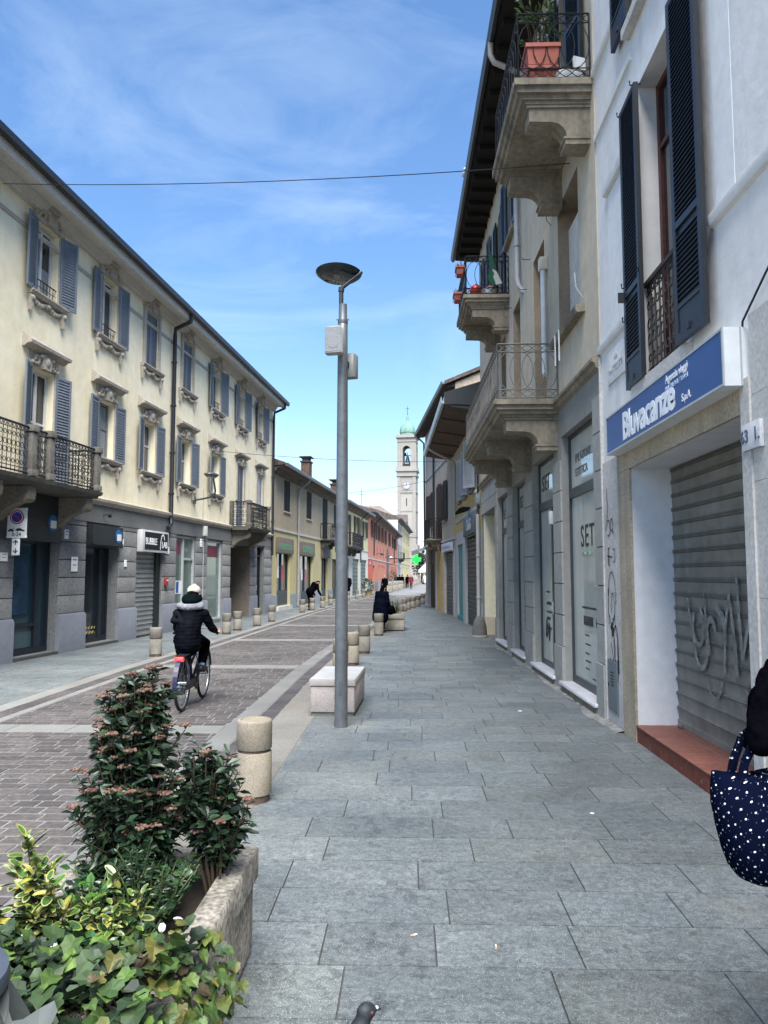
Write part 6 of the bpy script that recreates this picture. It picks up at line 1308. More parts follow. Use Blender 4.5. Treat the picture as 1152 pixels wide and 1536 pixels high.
# planters
def planter(lab, x0, x1, y0, y1, h, mat, grp=None, th=.085):
    t = thing('planter', lab, 'planter', ((x0+x1)/2, (y0+y1)/2, 0), 0, grp); a, b = (x1-x0)/2, (y1-y0)/2
    mb = MB()
    for (p, q, r, s) in ((-a+.02, a-.02, -b+.02, -b+.02+th), (-a+.02, a-.02, b-.02-th, b-.02), (-a+.02, -a+.02+th, -b+.02+th, b-.02-th), (a-.02-th, a-.02, -b+.02+th, b-.02-th)): mb.cbox(p, q, r, s, .03, h*.70, .006)
    mb.build('tub', mat, t)
    mb = MB()
    for (p, q, r, s) in ((-a, a, -b, -b+th+.02), (-a, a, b-th-.02, b), (-a, -a+th+.02, -b+th+.021, b-th-.021), (a-th-.02, a, -b+th+.021, b-th-.021)): mb.cbox(p, q, r, s, h*.72, h, .009)
    mb.build('rim', mat, t)
    mb = MB(); mb.box(-a+th, a-th, -b+th, b-th, .05, h-.09); mb.build('soil', surf('dark potting soil', (.02, .015, .01), .95, var=.4), t)
    mb = MB(); [mb.box(s*a*.7-.06, s*a*.7+.06, -b+.05, b-.05, 0, .03) for s in (-1, 1)]; mb.box(-a+.03, a-.03, -b+.03, b-.03, h*.69, h*.725); mb.build('feet', JOINT, t)
    return t
OLDC = surf('old weathered concrete', (.26, .24, .205), .92, var=.3, scale=5, fine=45, fvar=.4, bump=.7, bscale=40, bdist=.012, stain=.7, stain_col=(.07, .06, .05))
planter('weathered concrete planter in the foreground full of shrubs and ivy', -1.40, -.665, 1.8, 3.44, .45, OLDC)
planter('small concrete street planter with straggly grass beside the person in black', -.78, -.1, 22.3, 23.6, .5, CONCW)
# ---- plants in the near planter
def tuft(stems, lf, base, tip, cols, L, flat, per=7, bare=.3, r=.006):
    b, e = Vector(base), Vector(tip); mid = b.lerp(e, .55)+Vector((random.uniform(-.03, .03), random.uniform(-.03, .03), .02))
    stems.tube([b, mid, e], [r, r*.7, r*.35], 5)
    for i in range(per):
        s = bare+(1-bare)*i/(per-1); q = b.lerp(mid, s/.55) if s < .55 else mid.lerp(e, (s-.55)/.45)
        a = i*2.4+random.uniform(-.4, .4); d = Vector((math.cos(a), math.sin(a), random.uniform(.05, .6) if s < .95 else random.uniform(.4, 1))); leaf1(lf, q, d.normalized(), L*random.uniform(.7, 1.2), flat, random.choice(cols))
VIB = [(.007, .021, .009), (.010, .027, .011), (.015, .036, .014), (.006, .016, .008), (.02, .043, .018)]
def viburnum(lab, base, lobes, n, dens=.24):
    t = thing('flowering_shrub', lab, 'shrub', base, 0); st = MB(); lf = MB(); heads = []
    for (c, r, share) in lobes:
        c = Vector(c); r = Vector(r)
        for _ in range(int(n*share)):
            while True:
                p = Vector((random.uniform(-1, 1), random.uniform(-1, 1), random.uniform(-1, 1)))
                if p.length < 1: break
            p = p*(p.length**-.45 if p.length > .05 else 1)
            k = 1+.16*math.sin(p.x*7+p.z*5)+.12*math.sin(p.y*9-p.z*8); tip = c+Vector((p.x*r.x*k, p.y*r.y*k, p.z*r.z*k))
            inner = c+Vector((p.x*r.x*.55, p.y*r.y*.55, p.z*r.z*.6-.08))
            dd = (tip-inner)
            if dd.length < .02: continue
            dd.normalize(); dd = (dd+Vector((0, 0, .35))).normalized()
            e = tip; b = tip-dd*.11
            st.tube([b, e], [.0035, .002], 4)
            m = random.randint(6, 8)
            for i in range(m):
                s = i/(m-1); a = i*2.4+random.uniform(-.3, .3); o1 = dd.orthogonal().normalized(); o2 = dd.cross(o1)
                d = (o1*math.cos(a)+o2*math.sin(a)+dd*(.25+.5*s)+Vector((0, 0, -.15))).normalized()
                leaf1(lf, b.lerp(e, s), d, random.uniform(.038, .062), .46, random.choice(VIB))
            if p.z > -.35 and (p.y < .4 or p.z > .5) and random.random() < dens and p.length > .6:
                fl = MB(); heads.append(fl)
                for k in range(16):
                    a = k*2.4; q = .024*math.sqrt(k/16); cc = random.choice([(.12, .068, .05), (.15, .092, .065), (.10, .05, .038), (.17, .12, .085)])
                    fl.ell(tuple(e+Vector((q*math.cos(a), q*math.sin(a), .018+.008*random.random()))), (.0062, .0062, .0055), 5, 4, 0, cc)
    for (c, r, share) in lobes:
        for k in range(5): a = k*1.3; st.tube([(c[0]*.35+.02*math.cos(a), .02*math.sin(a), 0), (c[0]*.8+.05*math.cos(a), c[1]*.6+.05*math.sin(a), c[2]*.5), (c[0]+r[0]*.5*math.cos(a), c[1]+r[1]*.5*math.sin(a), c[2]+r[2]*.4)], [.0065, .005, .003], 6)
    st.build('stems', STEM, t); lf.build('leaves', LEAF, t, smooth=0)
    for fl in heads[:95]: fl.build('flower_head', LEAF, t)
viburnum('tall dark green flowering shrub with brownish pink flower heads in the planter', (-1.095, 3.05, .36), (((.01, 0, .36), (.215, .18, .25), .46), ((-.005, 0, .63), (.165, .15, .15), .24), ((.0, 0, .785), (.125, .11, .11), .14), ((-.03, -.02, .12), (.17, .15, .14), .16)), 720, .3)
viburnum('lower dark flowering shrub between the tall one and the nearest bollard', (-.765, 3.1, .36), (((-.05, 0, .42), (.12, .12, .17), .65), ((.0, 0, .30), (.12, .11, .10), .35)), 250, .1)
# variegated shrub
def variegated(lf, q, d, L):
    side = d.cross(Vector((0, 0, 1))); side = side.normalized() if side.length > .05 else Vector((1, 0, 0)); side = Matrix.Rotation(random.uniform(-.8, .8), 3, d) @ side; nn = side.cross(d); w = L*random.uniform(.19, .25); cv = random.uniform(.1, .5)
    g = random.choice([(.04, .10, .018), (.058, .12, .024), (.035, .08, .02)]); y = random.choice([(.20, .21, .04), (.22, .235, .08), (.14, .18, .03), (.28, .27, .12)]); 
    if random.random() < .14: g = (.28, .25, .045)
    def ring(k, z): return [q+d*(L*(.5+.5*k*math.cos(a)))+side*(w*k*math.sin(a))+nn*(z+cv*w*abs(math.sin(a))*k-L*.22*(.5+.5*k*math.cos(a))**2) for a in [2*PI*i/10 for i in range(10)]]
    o, i_ = ring(1, 0), ring(random.uniform(.6, .85), 0); m = q+d*L*.5-nn*L*.07
    lf.add(i_+[m], [(i, (i+1) % 10, 10) for i in range(10)], 0, g); lf.add(o+i_, [(i, (i+1) % 10, 10+(i+1) % 10, 10+i) for i in range(10)], 0, y)
def var_shrub(lab, base, tips, L=.055):
    t = thing('variegated_shrub', lab, 'shrub', base); st = MB(); lf = MB()
    for tx, ty, tz in tips:
        b = Vector((tx*.3, ty*.3, 0)); e = Vector((tx, ty, tz)); mid = b.lerp(e, .5)+Vector((random.uniform(-.03, .03), 0, .03)); st.tube([b, mid, e], [.0045, .0035, .002], 5)
        m = max(22, int(tz*105))
        for i in range(m):
            s = .3+.7*i/(m-1); q = b.lerp(mid, s*2) if s < .5 else mid.lerp(e, s*2-1); a = i*2.4; up = .1 if s < .85 else .9; q = q+Vector((random.uniform(-.018, .018), random.uniform(-.018, .018), 0))
            variegated(lf, q, Vector((math.cos(a), math.sin(a), up+random.uniform(-.2, .4))).normalized(), L*random.uniform(.75, 1.2))
    st.build('stems', STEM, t); lf.build('leaves', leafmat('glossy leaf', .3), t, smooth=0)
var_shrub('variegated yellow and green shrub beside the litter bin', (-1.22, 2.5, .36), [(-.05, .05, .42), (-.1, 0, .20), (-.13, -.05, .27), (-.02, .0, .30), (.05, .03, .34), (.09, -.05, .32), (.04, -.08, .24), (.0, .08, .22), (-.1, -.05, .13), (.12, -.02, .22), (.02, -.02, .37), (-.07, .02, .33)])
var_shrub('smaller cream edged shrub in front of the dark flowering shrub', (-.98, 2.55, .36), [(0, 0, .30), (.08, .03, .24), (-.06, -.04, .22), (.03, -.07, .18)], .045)
def sprig_plant(name, lab, base, tips, cols, L, flat, per, cat='plant'):
    t = thing(name, lab, cat, base); st = MB(); lf = MB()
    for x, y, z in tips: tuft(st, lf, (x*.3, y*.3, 0), (x, y, z), cols, L, flat, per)
    st.build('stems', plain('green stem', (.05, .08, .025), .7), t); lf.build('leaves', leafmat('glossy leaf', .3), t, smooth=0)
sprig_plant('laurel_sprout', 'bright green laurel sprout between the variegated shrubs', (-1.08, 2.62, .36), [(.0, 0, .27), (.05, -.03, .24), (-.05, -.02, .22), (.03, .04, .2), (-.02, -.07, .18)], [(.05, .13, .018), (.035, .10, .018), (.07, .16, .03)], .07, .42, 9)
sprig_plant('spiky_herb', 'spiky rosemary like sprigs in front of the dark shrub', (-.96, 2.8, .36), [(random.uniform(-.14, .14), random.uniform(-.1, .1), random.uniform(.16, .34)) for _ in range(13)], [(.016, .036, .016), (.026, .048, .024)], .032, .3, 34)
sprig_plant('dark_filler', 'dark leafy undergrowth between the shrubs and the planter rim', (-1.0, 2.65, .34), [(random.uniform(-.3, .22), random.uniform(-.35, .55), random.uniform(.06, .25)) for _ in range(100)], [(.02, .055, .02), (.03, .075, .025), (.015, .04, .018)], .05, .5, 8)
# ivy
def ivy_leaf(lf, q, d, L, col):
    side = d.cross(Vector((0, 0, 1))); side = side.normalized() if side.length > .05 else Vector((1, 0, 0)); side = Matrix.Rotation(random.uniform(-.5, .5), 3, d) @ side; nn = side.cross(d)
    out = [(0, .10), (.26, -.02), (.47, .16), (.42, .38), (.44, .60), (.25, .72), (0, 1.0), (-.25, .72), (-.44, .60), (-.42, .38), (-.47, .16), (-.26, -.02)]
    k = random.uniform(.7, 1.3); c1 = tuple(x*k for x in col); c2 = tuple(x*k*1.25 for x in col)
    vs = [q+side*(x*L)+d*(y*L)+nn*(L*(.22*abs(x)-.22*y*y+random.uniform(-.035, .035))) for x, y in out]+[q+d*(L*.4)-nn*L*.03]
    for i in range(12): lf.add([vs[i], vs[(i+1) % 12], vs[12]], [(0, 1, 2)], 0, c1 if i % 3 else c2)
t = thing('ivy', 'ivy trailing over the near end of the planter and spilling across its rim', 'ivy', (-1.2, 2.12, .4)); st = MB(); lf = MB()
GRN = [(.024, .055, .009), (.036, .074, .011), (.054, .098, .015), (.019, .042, .010)]; DRK = [(.008, .02, .007), (.012, .028, .009), (.015, .034, .013)]; YLW = [(.062, .082, .012), (.045, .072, .011), (.08, .078, .014), (.036, .025, .010), (.026, .052, .011)]
for _ in range(1250):
    x = random.uniform(-.36, .55); y = random.uniform(-.42, .36); z = .06+random.uniform(-.06, .14)-.25*max(0, y-.15)+.05*math.sin(x*7)*math.cos(y*9)
    if y < -.2: z -= (-.2-y)*.9*random.random()
    cols = YLW if x > .36 and random.random() < .38 else (GRN if random.random() < .30+.3*(z > .12) else DRK)
    d = Vector((random.uniform(-.7, .7), random.uniform(-1, .1), random.uniform(-.35, .5))).normalized(); ivy_leaf(lf, Vector((x, y, z)), d, random.uniform(.032, .07), random.choice(cols))
for _ in range(210):
    y = random.uniform(-.35, .42); s = random.random(); x = .50+.11*min(1, s*2)+random.uniform(-.02, .05); z = .07-.33*max(0, s-.4)+random.uniform(-.03, .05)
    ivy_leaf(lf, Vector((x, y, z)), Vector((random.uniform(0, .8), random.uniform(-.8, .2), random.uniform(-.9, .1))).normalized(), random.uniform(.03, .052), random.choice(YLW+GRN))
for _ in range(40):
    x, y = random.uniform(-.6, .5), random.uniform(-.35, .25); st.tube([(x, y, .0), (x+random.uniform(-.1, .1), y-.06, .12), (x+random.uniform(-.18, .18), y-.1, .1), (x+random.uniform(-.25, .25), y-.12, .02)], .0028, 4)
st.build('stems', STEM, t); lf.build('leaves', leafmat('waxy leaf', .6), t, smooth=0)
mb = MB()
for i, (x, y) in enumerate(((-1.33, 2.52), (-1.02, 2.62), (-.98, 2.66), (-1.42, 2.5))): mb.ell((x+.22, y-.1, .50+.01*i), (.016, .010+.003*i, .006), 7, 5, 0, None, Matrix.Rotation(.5+i, 3, 'X') @ Matrix.Rotation(i*1.3, 3, 'Z'))
tag(mb.build('paper_litter', PAPER), 'white paper scraps caught among the planter leaves', 'litter')
# litter bin
t = thing('litter_bin', 'round dark blue grey litter bin with a plastic bag, beside the ivy', 'bin', (-1.0, 1.56, 0)); BIN = plain('blue grey bin metal', (.05, .062, .085), .45)
mb = MB(); mb.lathe([(.15, 0), (.16, .02), (.16, .78), (.155, .79)], k=28); mb.build('drum', BIN, t); mb = MB(); mb.lathe([(.175, .80), (.18, .81), (.175, .835), (.12, .85), (.02, .855)], k=28); mb.build('lid', BIN, t)
mb = MB(); pr = []
for i in range(24):
    a = 2*PI*i/24; pr.append((math.cos(a), math.sin(a)))
vs = []; 
for r, z in ((.163, .78), (.175, .76), (.215, .66), (.20, .58)):
    for i, (c, s) in enumerate(pr): k = r*(1+.10*math.sin(i*2.7+z*9)+.05*math.sin(i*5)); vs.append((c*k, s*k, z+.012*math.sin(i*3.1)))
mb.add(vs, [(k*24+i, k*24+(i+1) % 24, k*24+24+(i+1) % 24, k*24+24+i) for k in range(3) for i in range(24)]); 
gv = []; nn_ = 9
for i in range(nn_):
    for j in range(nn_):
        a, b_ = i/(nn_-1), j/(nn_-1); wv = .014*math.sin(a*9+b_*5)+.010*math.sin(b_*13-a*4)+random.uniform(-.004, .004)
        gv.append((.145+.135*a*(1-.55*b_)+wv*.5, .05-.13*b_-.03*a+wv, .80-.045*a-.16*b_-.10*a*b_+wv))
mb.add(gv, [(i*nn_+j, i*nn_+j+1, i*nn_+nn_+j+1, i*nn_+nn_+j) for i in range(nn_-1) for j in range(nn_-1)])

mb.build('bag', plain('grey translucent plastic', (.075, .085, .082), .5, spec=.2, var=.25), t, smooth=0)
# far planter plants and row of low planters
sprig_plant('grassy_plant', 'straggly grass and twigs growing in the small street planter', (-.42, 22.9, .42), [(random.uniform(-.28, .28), random.uniform(-.5, .5), random.uniform(.2, .62)) for _ in range(46)], [(.08, .10, .05), (.13, .12, .07), (.05, .07, .03)], .09, .18, 9)
row = [(-2.0, 72), (-1.55, 79), (-1.1, 86), (-.62, 94), (-.1, 102), (.45, 111), (1.0, 122), (1.6, 135)]
for i, (x, y) in enumerate(row):
    w = ('nearest', 'second', 'third', 'fourth', 'fifth', 'sixth', 'seventh', 'farthest')[i]
    planter('%s low concrete planter in the row along the salmon house side' % w, x-.55, x+.55, y-1.6, y+1.6, .95, CONCW, 'row of low planters along the far street')
for i, (x, y, h, lab) in enumerate(((-1.75, 88, 2.1, 'upright green shrub by the row of planters beside the walking group'), (-3.05, 57.5, 1.0, 'small plant in a tub before the grey green shop shutters'))):
    t = thing('potted_shrub', lab, 'shrub', (x, y, 0)); mb = MB(); mb.lathe([(.2, 0), (.26, .4), (.28, .42), (.24, .4)], k=14); mb.build('pot', plain('ochre pot', (.30, .22, .11), .8), t); lf = MB(); leafy(lf, (0, 0, .4+h*.45), (.42, .42, h*.5), 240, .16, [(.06, .085, .04), (.09, .11, .05), (.04, .06, .03)]); lf.build('leaves', LEAF, t, smooth=0)
# pigeon at the bottom edge
t = thing('pigeon', 'dark slate pigeon seen from behind at the bottom edge of the pavement', 'pigeon', (-.245, 2.505, 0), R(-58)); t.scale = (1.15,)*3
from mathutils import noise as mnoise
def soft(parts, voxel, mat, name, parent, smooth=6, label=None, fac=.5, wrinkle=0):
    mb = MB()
    for p in parts:
        if p[0] == 'c': mb.capsule(*p[1:])
        else: mb.ell(p[1], p[2], 14, 10, 0, None, p[3] if len(p) > 3 else None)
    o = mb.build(name, mat, parent, smooth=0); m = o.modifiers.new('merge', 'REMESH'); m.mode = 'VOXEL'; m.voxel_size = voxel; m.use_smooth_shade = True
    s = o.modifiers.new('soften', 'SMOOTH'); s.iterations = smooth; s.factor = fac
    me = bpy.data.meshes.new_from_object(o.evaluated_get(bpy.context.evaluated_depsgraph_get())); old = o.data; o.modifiers.clear(); o.data = me; bpy.data.meshes.remove(old); me.polygons.foreach_set('use_smooth', [True]*len(me.polygons))
    if not me.materials: me.materials.append(mat)
    if wrinkle:
        for v in me.vertices:
            q = v.co; k = mnoise.noise(Vector((q.x*9, q.y*9, q.z*17)))+.6*mnoise.noise(Vector((q.x*22+5, q.y*22, q.z*38))); v.co = q+v.normal*(wrinkle*k)
        me.update()
    if label: o['label'] = label
    return o
FEA = surf('slate feathers', (.022, .027, .034), .6, var=.4, scale=14, fine=60, fvar=.3, bump=.4, bscale=80)
soft([('c', (0, -.07, .1), .055, (0, .05, .115), .06), ('c', (0, .06, .12), .042, (0, .095, .18), .024), ('e', (0, .108, .205), (.024, .03, .025)), ('c', (0, -.08, .1), .04, (0, -.17, .075), .018), ('c', (0, .13, .205), .008, (0, .158, .198), .004)], .006, FEA, 'body', t, 4)
for s in (-1, 1):
    mb = MB(); mb.ell((s*.05, -.03, .112), (.02, .105, .042), 10, 8); mb.build('wing', surf('dark wing feathers', (.03, .035, .042), .6, var=.4, scale=20), t)
    mb = MB(); mb.tube([(s*.025, 0, .06), (s*.027, .005, .01)], .006, 5); [mb.tube([(s*.027, .005, .008), (s*.027+math.sin(a)*.03, .005+math.cos(a)*.03, .004)], .004, 4) for a in (-.5, 0, .5, PI)]; mb.build('leg', plain('red pigeon leg', (.25, .05, .05), .6), t)
    mb = MB(); mb.ell((s*.022, .115, .209), (.004, .005, .005), 8, 6); mb.build('eye', plain('dark orange eye', (.12, .03, .01), .3), t)
mb = MB(); mb.ell((.0, .142, .206), (.006, .0055, .0045), 8, 6); mb.build('cere', PAPER, t)
# ================================================================ PEOPLE AND BICYCLE
SKIN = surf('skin', (.46, .26, .19), .55, var=.08, scale=9, fine=50, fvar=.05)
HAIR = surf('dark hair', (.009, .006, .005), .7, var=.4, scale=20, fine=90, fvar=.4, bump=.8, bscale=60, bdist=.01, spec=.04)
V = Vector
def figure(name_label, loc, rz, J, cl, vox=.016, hand=True, scale=1.0, group=None, seat=False):
    """a clothed person: one continuous body, clothing as children. J holds the joints (z up, facing +y)"""
    t = thing('person', name_label, 'person', loc, rz, group); t.scale = (scale,)*3
    head = V(J['head']); neck = V(J['neck']); pel = V(J['pelvis']); chest = V(J['chest'])
    face = V(J.get('face', (0, 1, 0))).normalized(); up = (head-neck).normalized(); sd = face.cross(up).normalized()
    rot = Matrix((sd, face, up)).transposed()
    def H(x, y, z): return tuple(head+rot @ V((x, y, z)))
    B = [('e', tuple(head+rot @ V((0, -.005, .02))), (.076, .095, .105), rot), ('e', H(0, .03, -.05), (.055, .062, .06), rot), ('c', H(0, .07, -.09), .024, H(0, .05, -.09), .03), ('c', H(0, .088, .005), .010, H(0, .108, -.035), .015),
         ('e', H(.078, -.005, -.005), (.014, .022, .034), rot), ('e', H(-.078, -.005, -.005), (.014, .022, .034), rot), ('c', H(-.03, .085, .03), .014, H(.03, .085, .03), .014), ('c', H(-.02, .088, -.065), .009, H(.02, .088, -.065), .009),
         ('c', tuple(neck-up*.03), .058, H(0, -.015, -.06), .054), ('c', tuple(pel), .125, tuple(chest-V((0, 0, .1))), .12), ('e', tuple(chest), (.165, .105, .17)), ('c', tuple(chest+V((0, 0, .1))), .09, tuple(neck), .06)]
    jk = [('c', tuple(pel+V((0, 0, cl.get('hem', .0)))), cl.get('hemr', .165), tuple(chest-V((0, 0, .12))), .155), ('e', tuple(chest), (.2*cl.get('slim', 1), .145, .2)), ('c', tuple(chest+V((0, 0, .11))), .12, tuple(neck), .075)]
    tr = [('c', tuple(pel+V((0, -.02, .02))), .15, tuple(pel+V((0, 0, -.02))), .15)]; sh = []
    for s, q in ((-1, 'L'), (1, 'R')):
        S, E, Wr = V(J['sh'+q]), V(J['el'+q]), V(J['wr'+q]); Hp, Kn, An = V(J['hip'+q]), V(J['kn'+q]), V(J['an'+q])
        B += [('c', tuple(S), .052, tuple(E), .041), ('c', tuple(E), .04, tuple(Wr), .027), ('c', tuple(chest+V((0, 0, .1))), .06, tuple(S), .055), ('c', tuple(Hp), .085, tuple(Kn), .056), ('c', tuple(Kn), .054, tuple(An), .036), ('c', tuple(pel), .11, tuple(Hp), .1)]
        kj = cl.get('slim', 1); jk += [('c', tuple(S), .078*kj, tuple(E), .064*kj), ('c', tuple(E), .066*kj, tuple(Wr), .05*kj), ('c', tuple(chest+V((0, 0, .09))), .1*kj, tuple(S), .08*kj)]
        tr += [('c', tuple(Hp), .108, tuple(Kn), .078), ('c', tuple(Kn), .076, tuple(An.lerp(Kn, .16)), cl.get('cuff', .06)), ('c', tuple(pel), .13, tuple(Hp), .115)]
        fd = V(J.get('toe'+q, (0, 1, -.25))).normalized(); heel = An-V((0, 0, .05))-fd*.04
        B += [('c', tuple(An), .036, tuple(heel+fd*.02), .034), ('c', tuple(heel), .032, tuple(heel+fd*.17), .028)]
        sh += [('c', tuple(heel-V((0, 0, .002))), .045, tuple(heel+fd*.18), .042), ('c', tuple(An-V((0, 0, .02))), .045, tuple(heel+fd*.06), .045)]
        hd = V(J.get('hd'+q, (0, .2, -1))).normalized(); tx = V(J.get('th'+q, (-s, .3, 0))).normalized(); ax = hd.cross(tx).normalized(); tx = ax.cross(hd).normalized()
        if hand:
            p0 = Wr+hd*.02; B += [('c', tuple(Wr), .026, tuple(p0+hd*.03), .028), ('c', tuple(p0+hd*.03+tx*.02), .018, tuple(p0+hd*.075+tx*.022), .015), ('c', tuple(p0+hd*.03-tx*.02), .018, tuple(p0+hd*.072-tx*.024), .014), ('c', tuple(p0+hd*.02), .02, tuple(p0+hd*.075), .016)]
            curl = J.get('curl'+q, .5)
            for k, (off, Lf) in enumerate(((.030, .062), (.0105, .072), (-.0095, .068), (-.028, .052))):
                a = p0+hd*.078+tx*off; d1 = (hd*math.cos(curl)+ax*math.sin(curl)*J.get('cs'+q, 1)).normalized(); d2 = (hd*math.cos(curl*2.4)+ax*math.sin(curl*2.4)*J.get('cs'+q, 1)).normalized()
                b = a+d1*Lf*.52; c = b+d2*Lf*.48; B += [('c', tuple(a), .0088, tuple(b), .0082), ('c', tuple(b), .0082, tuple(c), .0068)]
            a = p0+hd*.018+tx*.028; b = a+(tx*.75+hd*.65).normalized()*.034; c = b+(hd*.9+tx*.1+ax*.4*J.get('cs'+q, 1)).normalized()*.03; B += [('c', tuple(a), .013, tuple(b), .010), ('c', tuple(b), .010, tuple(c), .008)]
        else: B += [('c', tuple(Wr), .03, tuple(Wr+hd*.11), .028)]
    soft(B, vox*(.42 if hand else .8), SKIN, 'body', t, 3); soft(jk+cl.get('jacket_extra', []), vox, cl['jacket'], cl.get('jname', 'jacket'), t, 4, wrinkle=cl.get('wr', .009))
    soft(tr, vox, cl['trousers'], 'trousers', t, 4, wrinkle=.008)
    for k in range(2): soft(sh[k*2:k*2+2], vox*.7, cl['shoes'], 'shoe', t, 4)
    if cl.get('hair') is not None:
        hp = [('e', tuple(head+rot @ V((0, -.022, .038))), (.086, .092, .098), rot)]+[('c', H(0, -.06, .0), .06, H(0, -.05, -cl.get('hairlen', .06)), .05)]
        soft(hp, vox*.8, cl['hair'], 'hair', t, 3)
    for s in (-1, 1): mb = MB(); mb.ell(H(s*.031, .088, .008), (.012, .008, .009), 8, 6); mb.build('eye', plain('dark eye', (.02, .015, .012), .2), t)
    return t, H, rot
NAVY = None
def puffer():
    t = NT('navy puffer fabric'); w = t.n.new('ShaderNodeTexWave'); w.wave_type = 'BANDS'; w.bands_direction = 'Z'; w.inputs['Scale'].default_value = 6.5; w.inputs['Distortion'].default_value = .8; w.inputs['Detail'].default_value = 1
    t.l.new(t.tc.outputs['Object'], w.inputs['Vector']); t.base(t.mix((.0022, .0026, .0045), (.004, .0046, .0075), t.noise(12, 4))); t.set(.65, 0, .1); t.b.inputs['IOR'].default_value = 1.2; t.bump(w.outputs['Fac'], .2, .015); return t.m
NAVY = puffer()
CLOTHB = surf('black cloth', (.0022, .0022, .0036), .9, var=.3, scale=8, fine=40, fvar=.2, bump=.7, bscale=11, bdist=.03, spec=.03)
CLOTHN = surf('dark navy cloth', (.003, .0038, .009), .9, var=.3, scale=8, fine=40, fvar=.2, bump=.6, bscale=11, bdist=.03, spec=.03)
SHOE = plain('black shoe', (.008, .008, .009), .5)
# ---- bicycle, rear wheel at the origin, heading +y
bx, by, br = -2.74, 9.2, R(1.5)
t = thing('bicycle', 'dark city bicycle with a red rear reflector ridden away along the setts', 'bicycle', (bx, by, 0), br)
TYRE = plain('black tyre', (.012, .012, .012), .8); RIM = plain('wheel rim steel', (.35, .36, .37), .35, metal=.7); FRAME = plain('dark blue bicycle paint', (.012, .014, .04), .35)
def wheel(y):
    w = MB(); w.tube([(0, y+.315*math.cos(a*PI/20), .335+.315*math.sin(a*PI/20)) for a in range(40)], .02, 8, closed=True); o = w.build('wheel', TYRE, t)
    w = MB(); w.tube([(0, y+.293*math.cos(a*PI/20), .335+.293*math.sin(a*PI/20)) for a in range(40)], .011, 6, closed=True); w.build('rim', RIM, o)
    w = MB()
    for k in range(28): a = k*2*PI/28; w.tube([((-.025, .025)[k % 2], y+.02*math.cos(a+.6), .335+.02*math.sin(a+.6)), (0, y+.288*math.cos(a), .335+.288*math.sin(a))], .0013, 3)
    w.tube([(-.05, y, .335), (.05, y, .335)], .022, 10); w.build('spokes', RIM, o)
wheel(0); wheel(1.04)
mb = MB(); K = lambda p, r=.016: mb.tube(p, r, 8)
K([(0, .44, .29), (0, .30, .70)], .017); K([(0, .44, .29), (0, .86, .62)], .02); K([(0, .36, .52), (0, .84, .76)], .017); K([(0, .83, .60), (0, .80, .84)], .019)
for s in (-1, 1): K([(s*.02, .44, .29), (s*.06, 0, .335)], .010); K([(s*.02, .31, .68), (s*.06, 0, .335)], .009); K([(s*.045, .845, .60), (s*.055, 1.04, .335)], .013)
mb.build('frame', FRAME, t)
mb = MB(); K([(0, .30, .68), (0, .285, .78)], .013); mb.build('seat_post', RIM, t)
mb = MB(); mb.prof([(.09, .79), (.03, .765), (-.03, .765), (-.09, .79), (-.085, .82), (-.03, .845), (.03, .845), (.085, .82)], .14, .26) if False else mb.ell((0, .2, .80), (.095, .10, .04), 14, 8); mb.capsule((0, .22, .80), .05, (0, .4, .81), .028); mb.build('saddle', surf('worn black saddle', (.012, .013, .015), .4, var=.2), t)
mb = MB(); K([(0, .80, .82), (0, .79, .93)], .014); K([(-.27, .60, .90), (-.22, .68, .93), (-.08, .78, .945), (.08, .78, .945), (.22, .68, .93), (.27, .60, .90)], .0125); hb = mb.build('handlebar', RIM, t)
for s in (-1, 1): mb = MB(); mb.tube([(s*.235, .655, .918), (s*.285, .575, .892)], .019, 8); mb.build('grip', BLACK, hb)
mb = MB(); [mb.tube([(s*.02, .05+.02*q, .665), (s*.055, .05-.32*q*0, .665)], .006, 5) for s in (-1, 1) for q in (0, 1)]; mb.box(-.06, .06, -.14, .26, .672, .682); [mb.tube([(s*.055, -.1, .672), (s*.055, 0, .335)], .006, 5) for s in (-1, 1)]; mb.build('luggage_rack', BLACK, t)
mb = MB(); mb.cbox(-.055, .055, -.185, -.15, .615, .668, .006); mb.build('rear_reflector', emis('glowing red reflector', (.55, .015, .01), .55), t)  # a reflector, not a lamp: its bright glint is painted in as emission
mb = MB()
for y, a0, a1 in ((0, 20, 200), (1.04, 10, 150)):
    pts = [(y+.35*math.cos(R(a)), .335+.35*math.sin(R(a))) for a in range(a0, a1, 10)]
    for p, q in zip(pts, pts[1:]): mb.quad((-.028, p[0], p[1]), (.028, p[0], p[1]), (.028, q[0], q[1]), (-.028, q[0], q[1])); mb.quad((-.028, p[0]*1, p[1]-.004), (-.028, q[0], q[1]-.004), (.028, q[0], q[1]-.004), (.028, p[0], p[1]-.004))
mb.build_each('mudguard', FRAME, t, .01)
mb = MB(); mb.tube([(.05, .44, .29), (.062, .44, .29)], .085, 20); mb.tube([(.07, .44, .29), (.085, .47, .43)], .011, 6); mb.tube([(-.07, .44, .29), (-.085, .41, .15)], .011, 6); mb.box(.04, .055, .02, .46, .25, .35); mb.build('crankset', BLACK, t)
for s, y, z in ((1, .47, .43), (-1, .41, .15)): mb = MB(); mb.box(min(s*.085, s*.175), max(s*.085, s*.175), y-.04, y+.04, z-.012, z+.012); mb.build('pedal', BLACK, t)
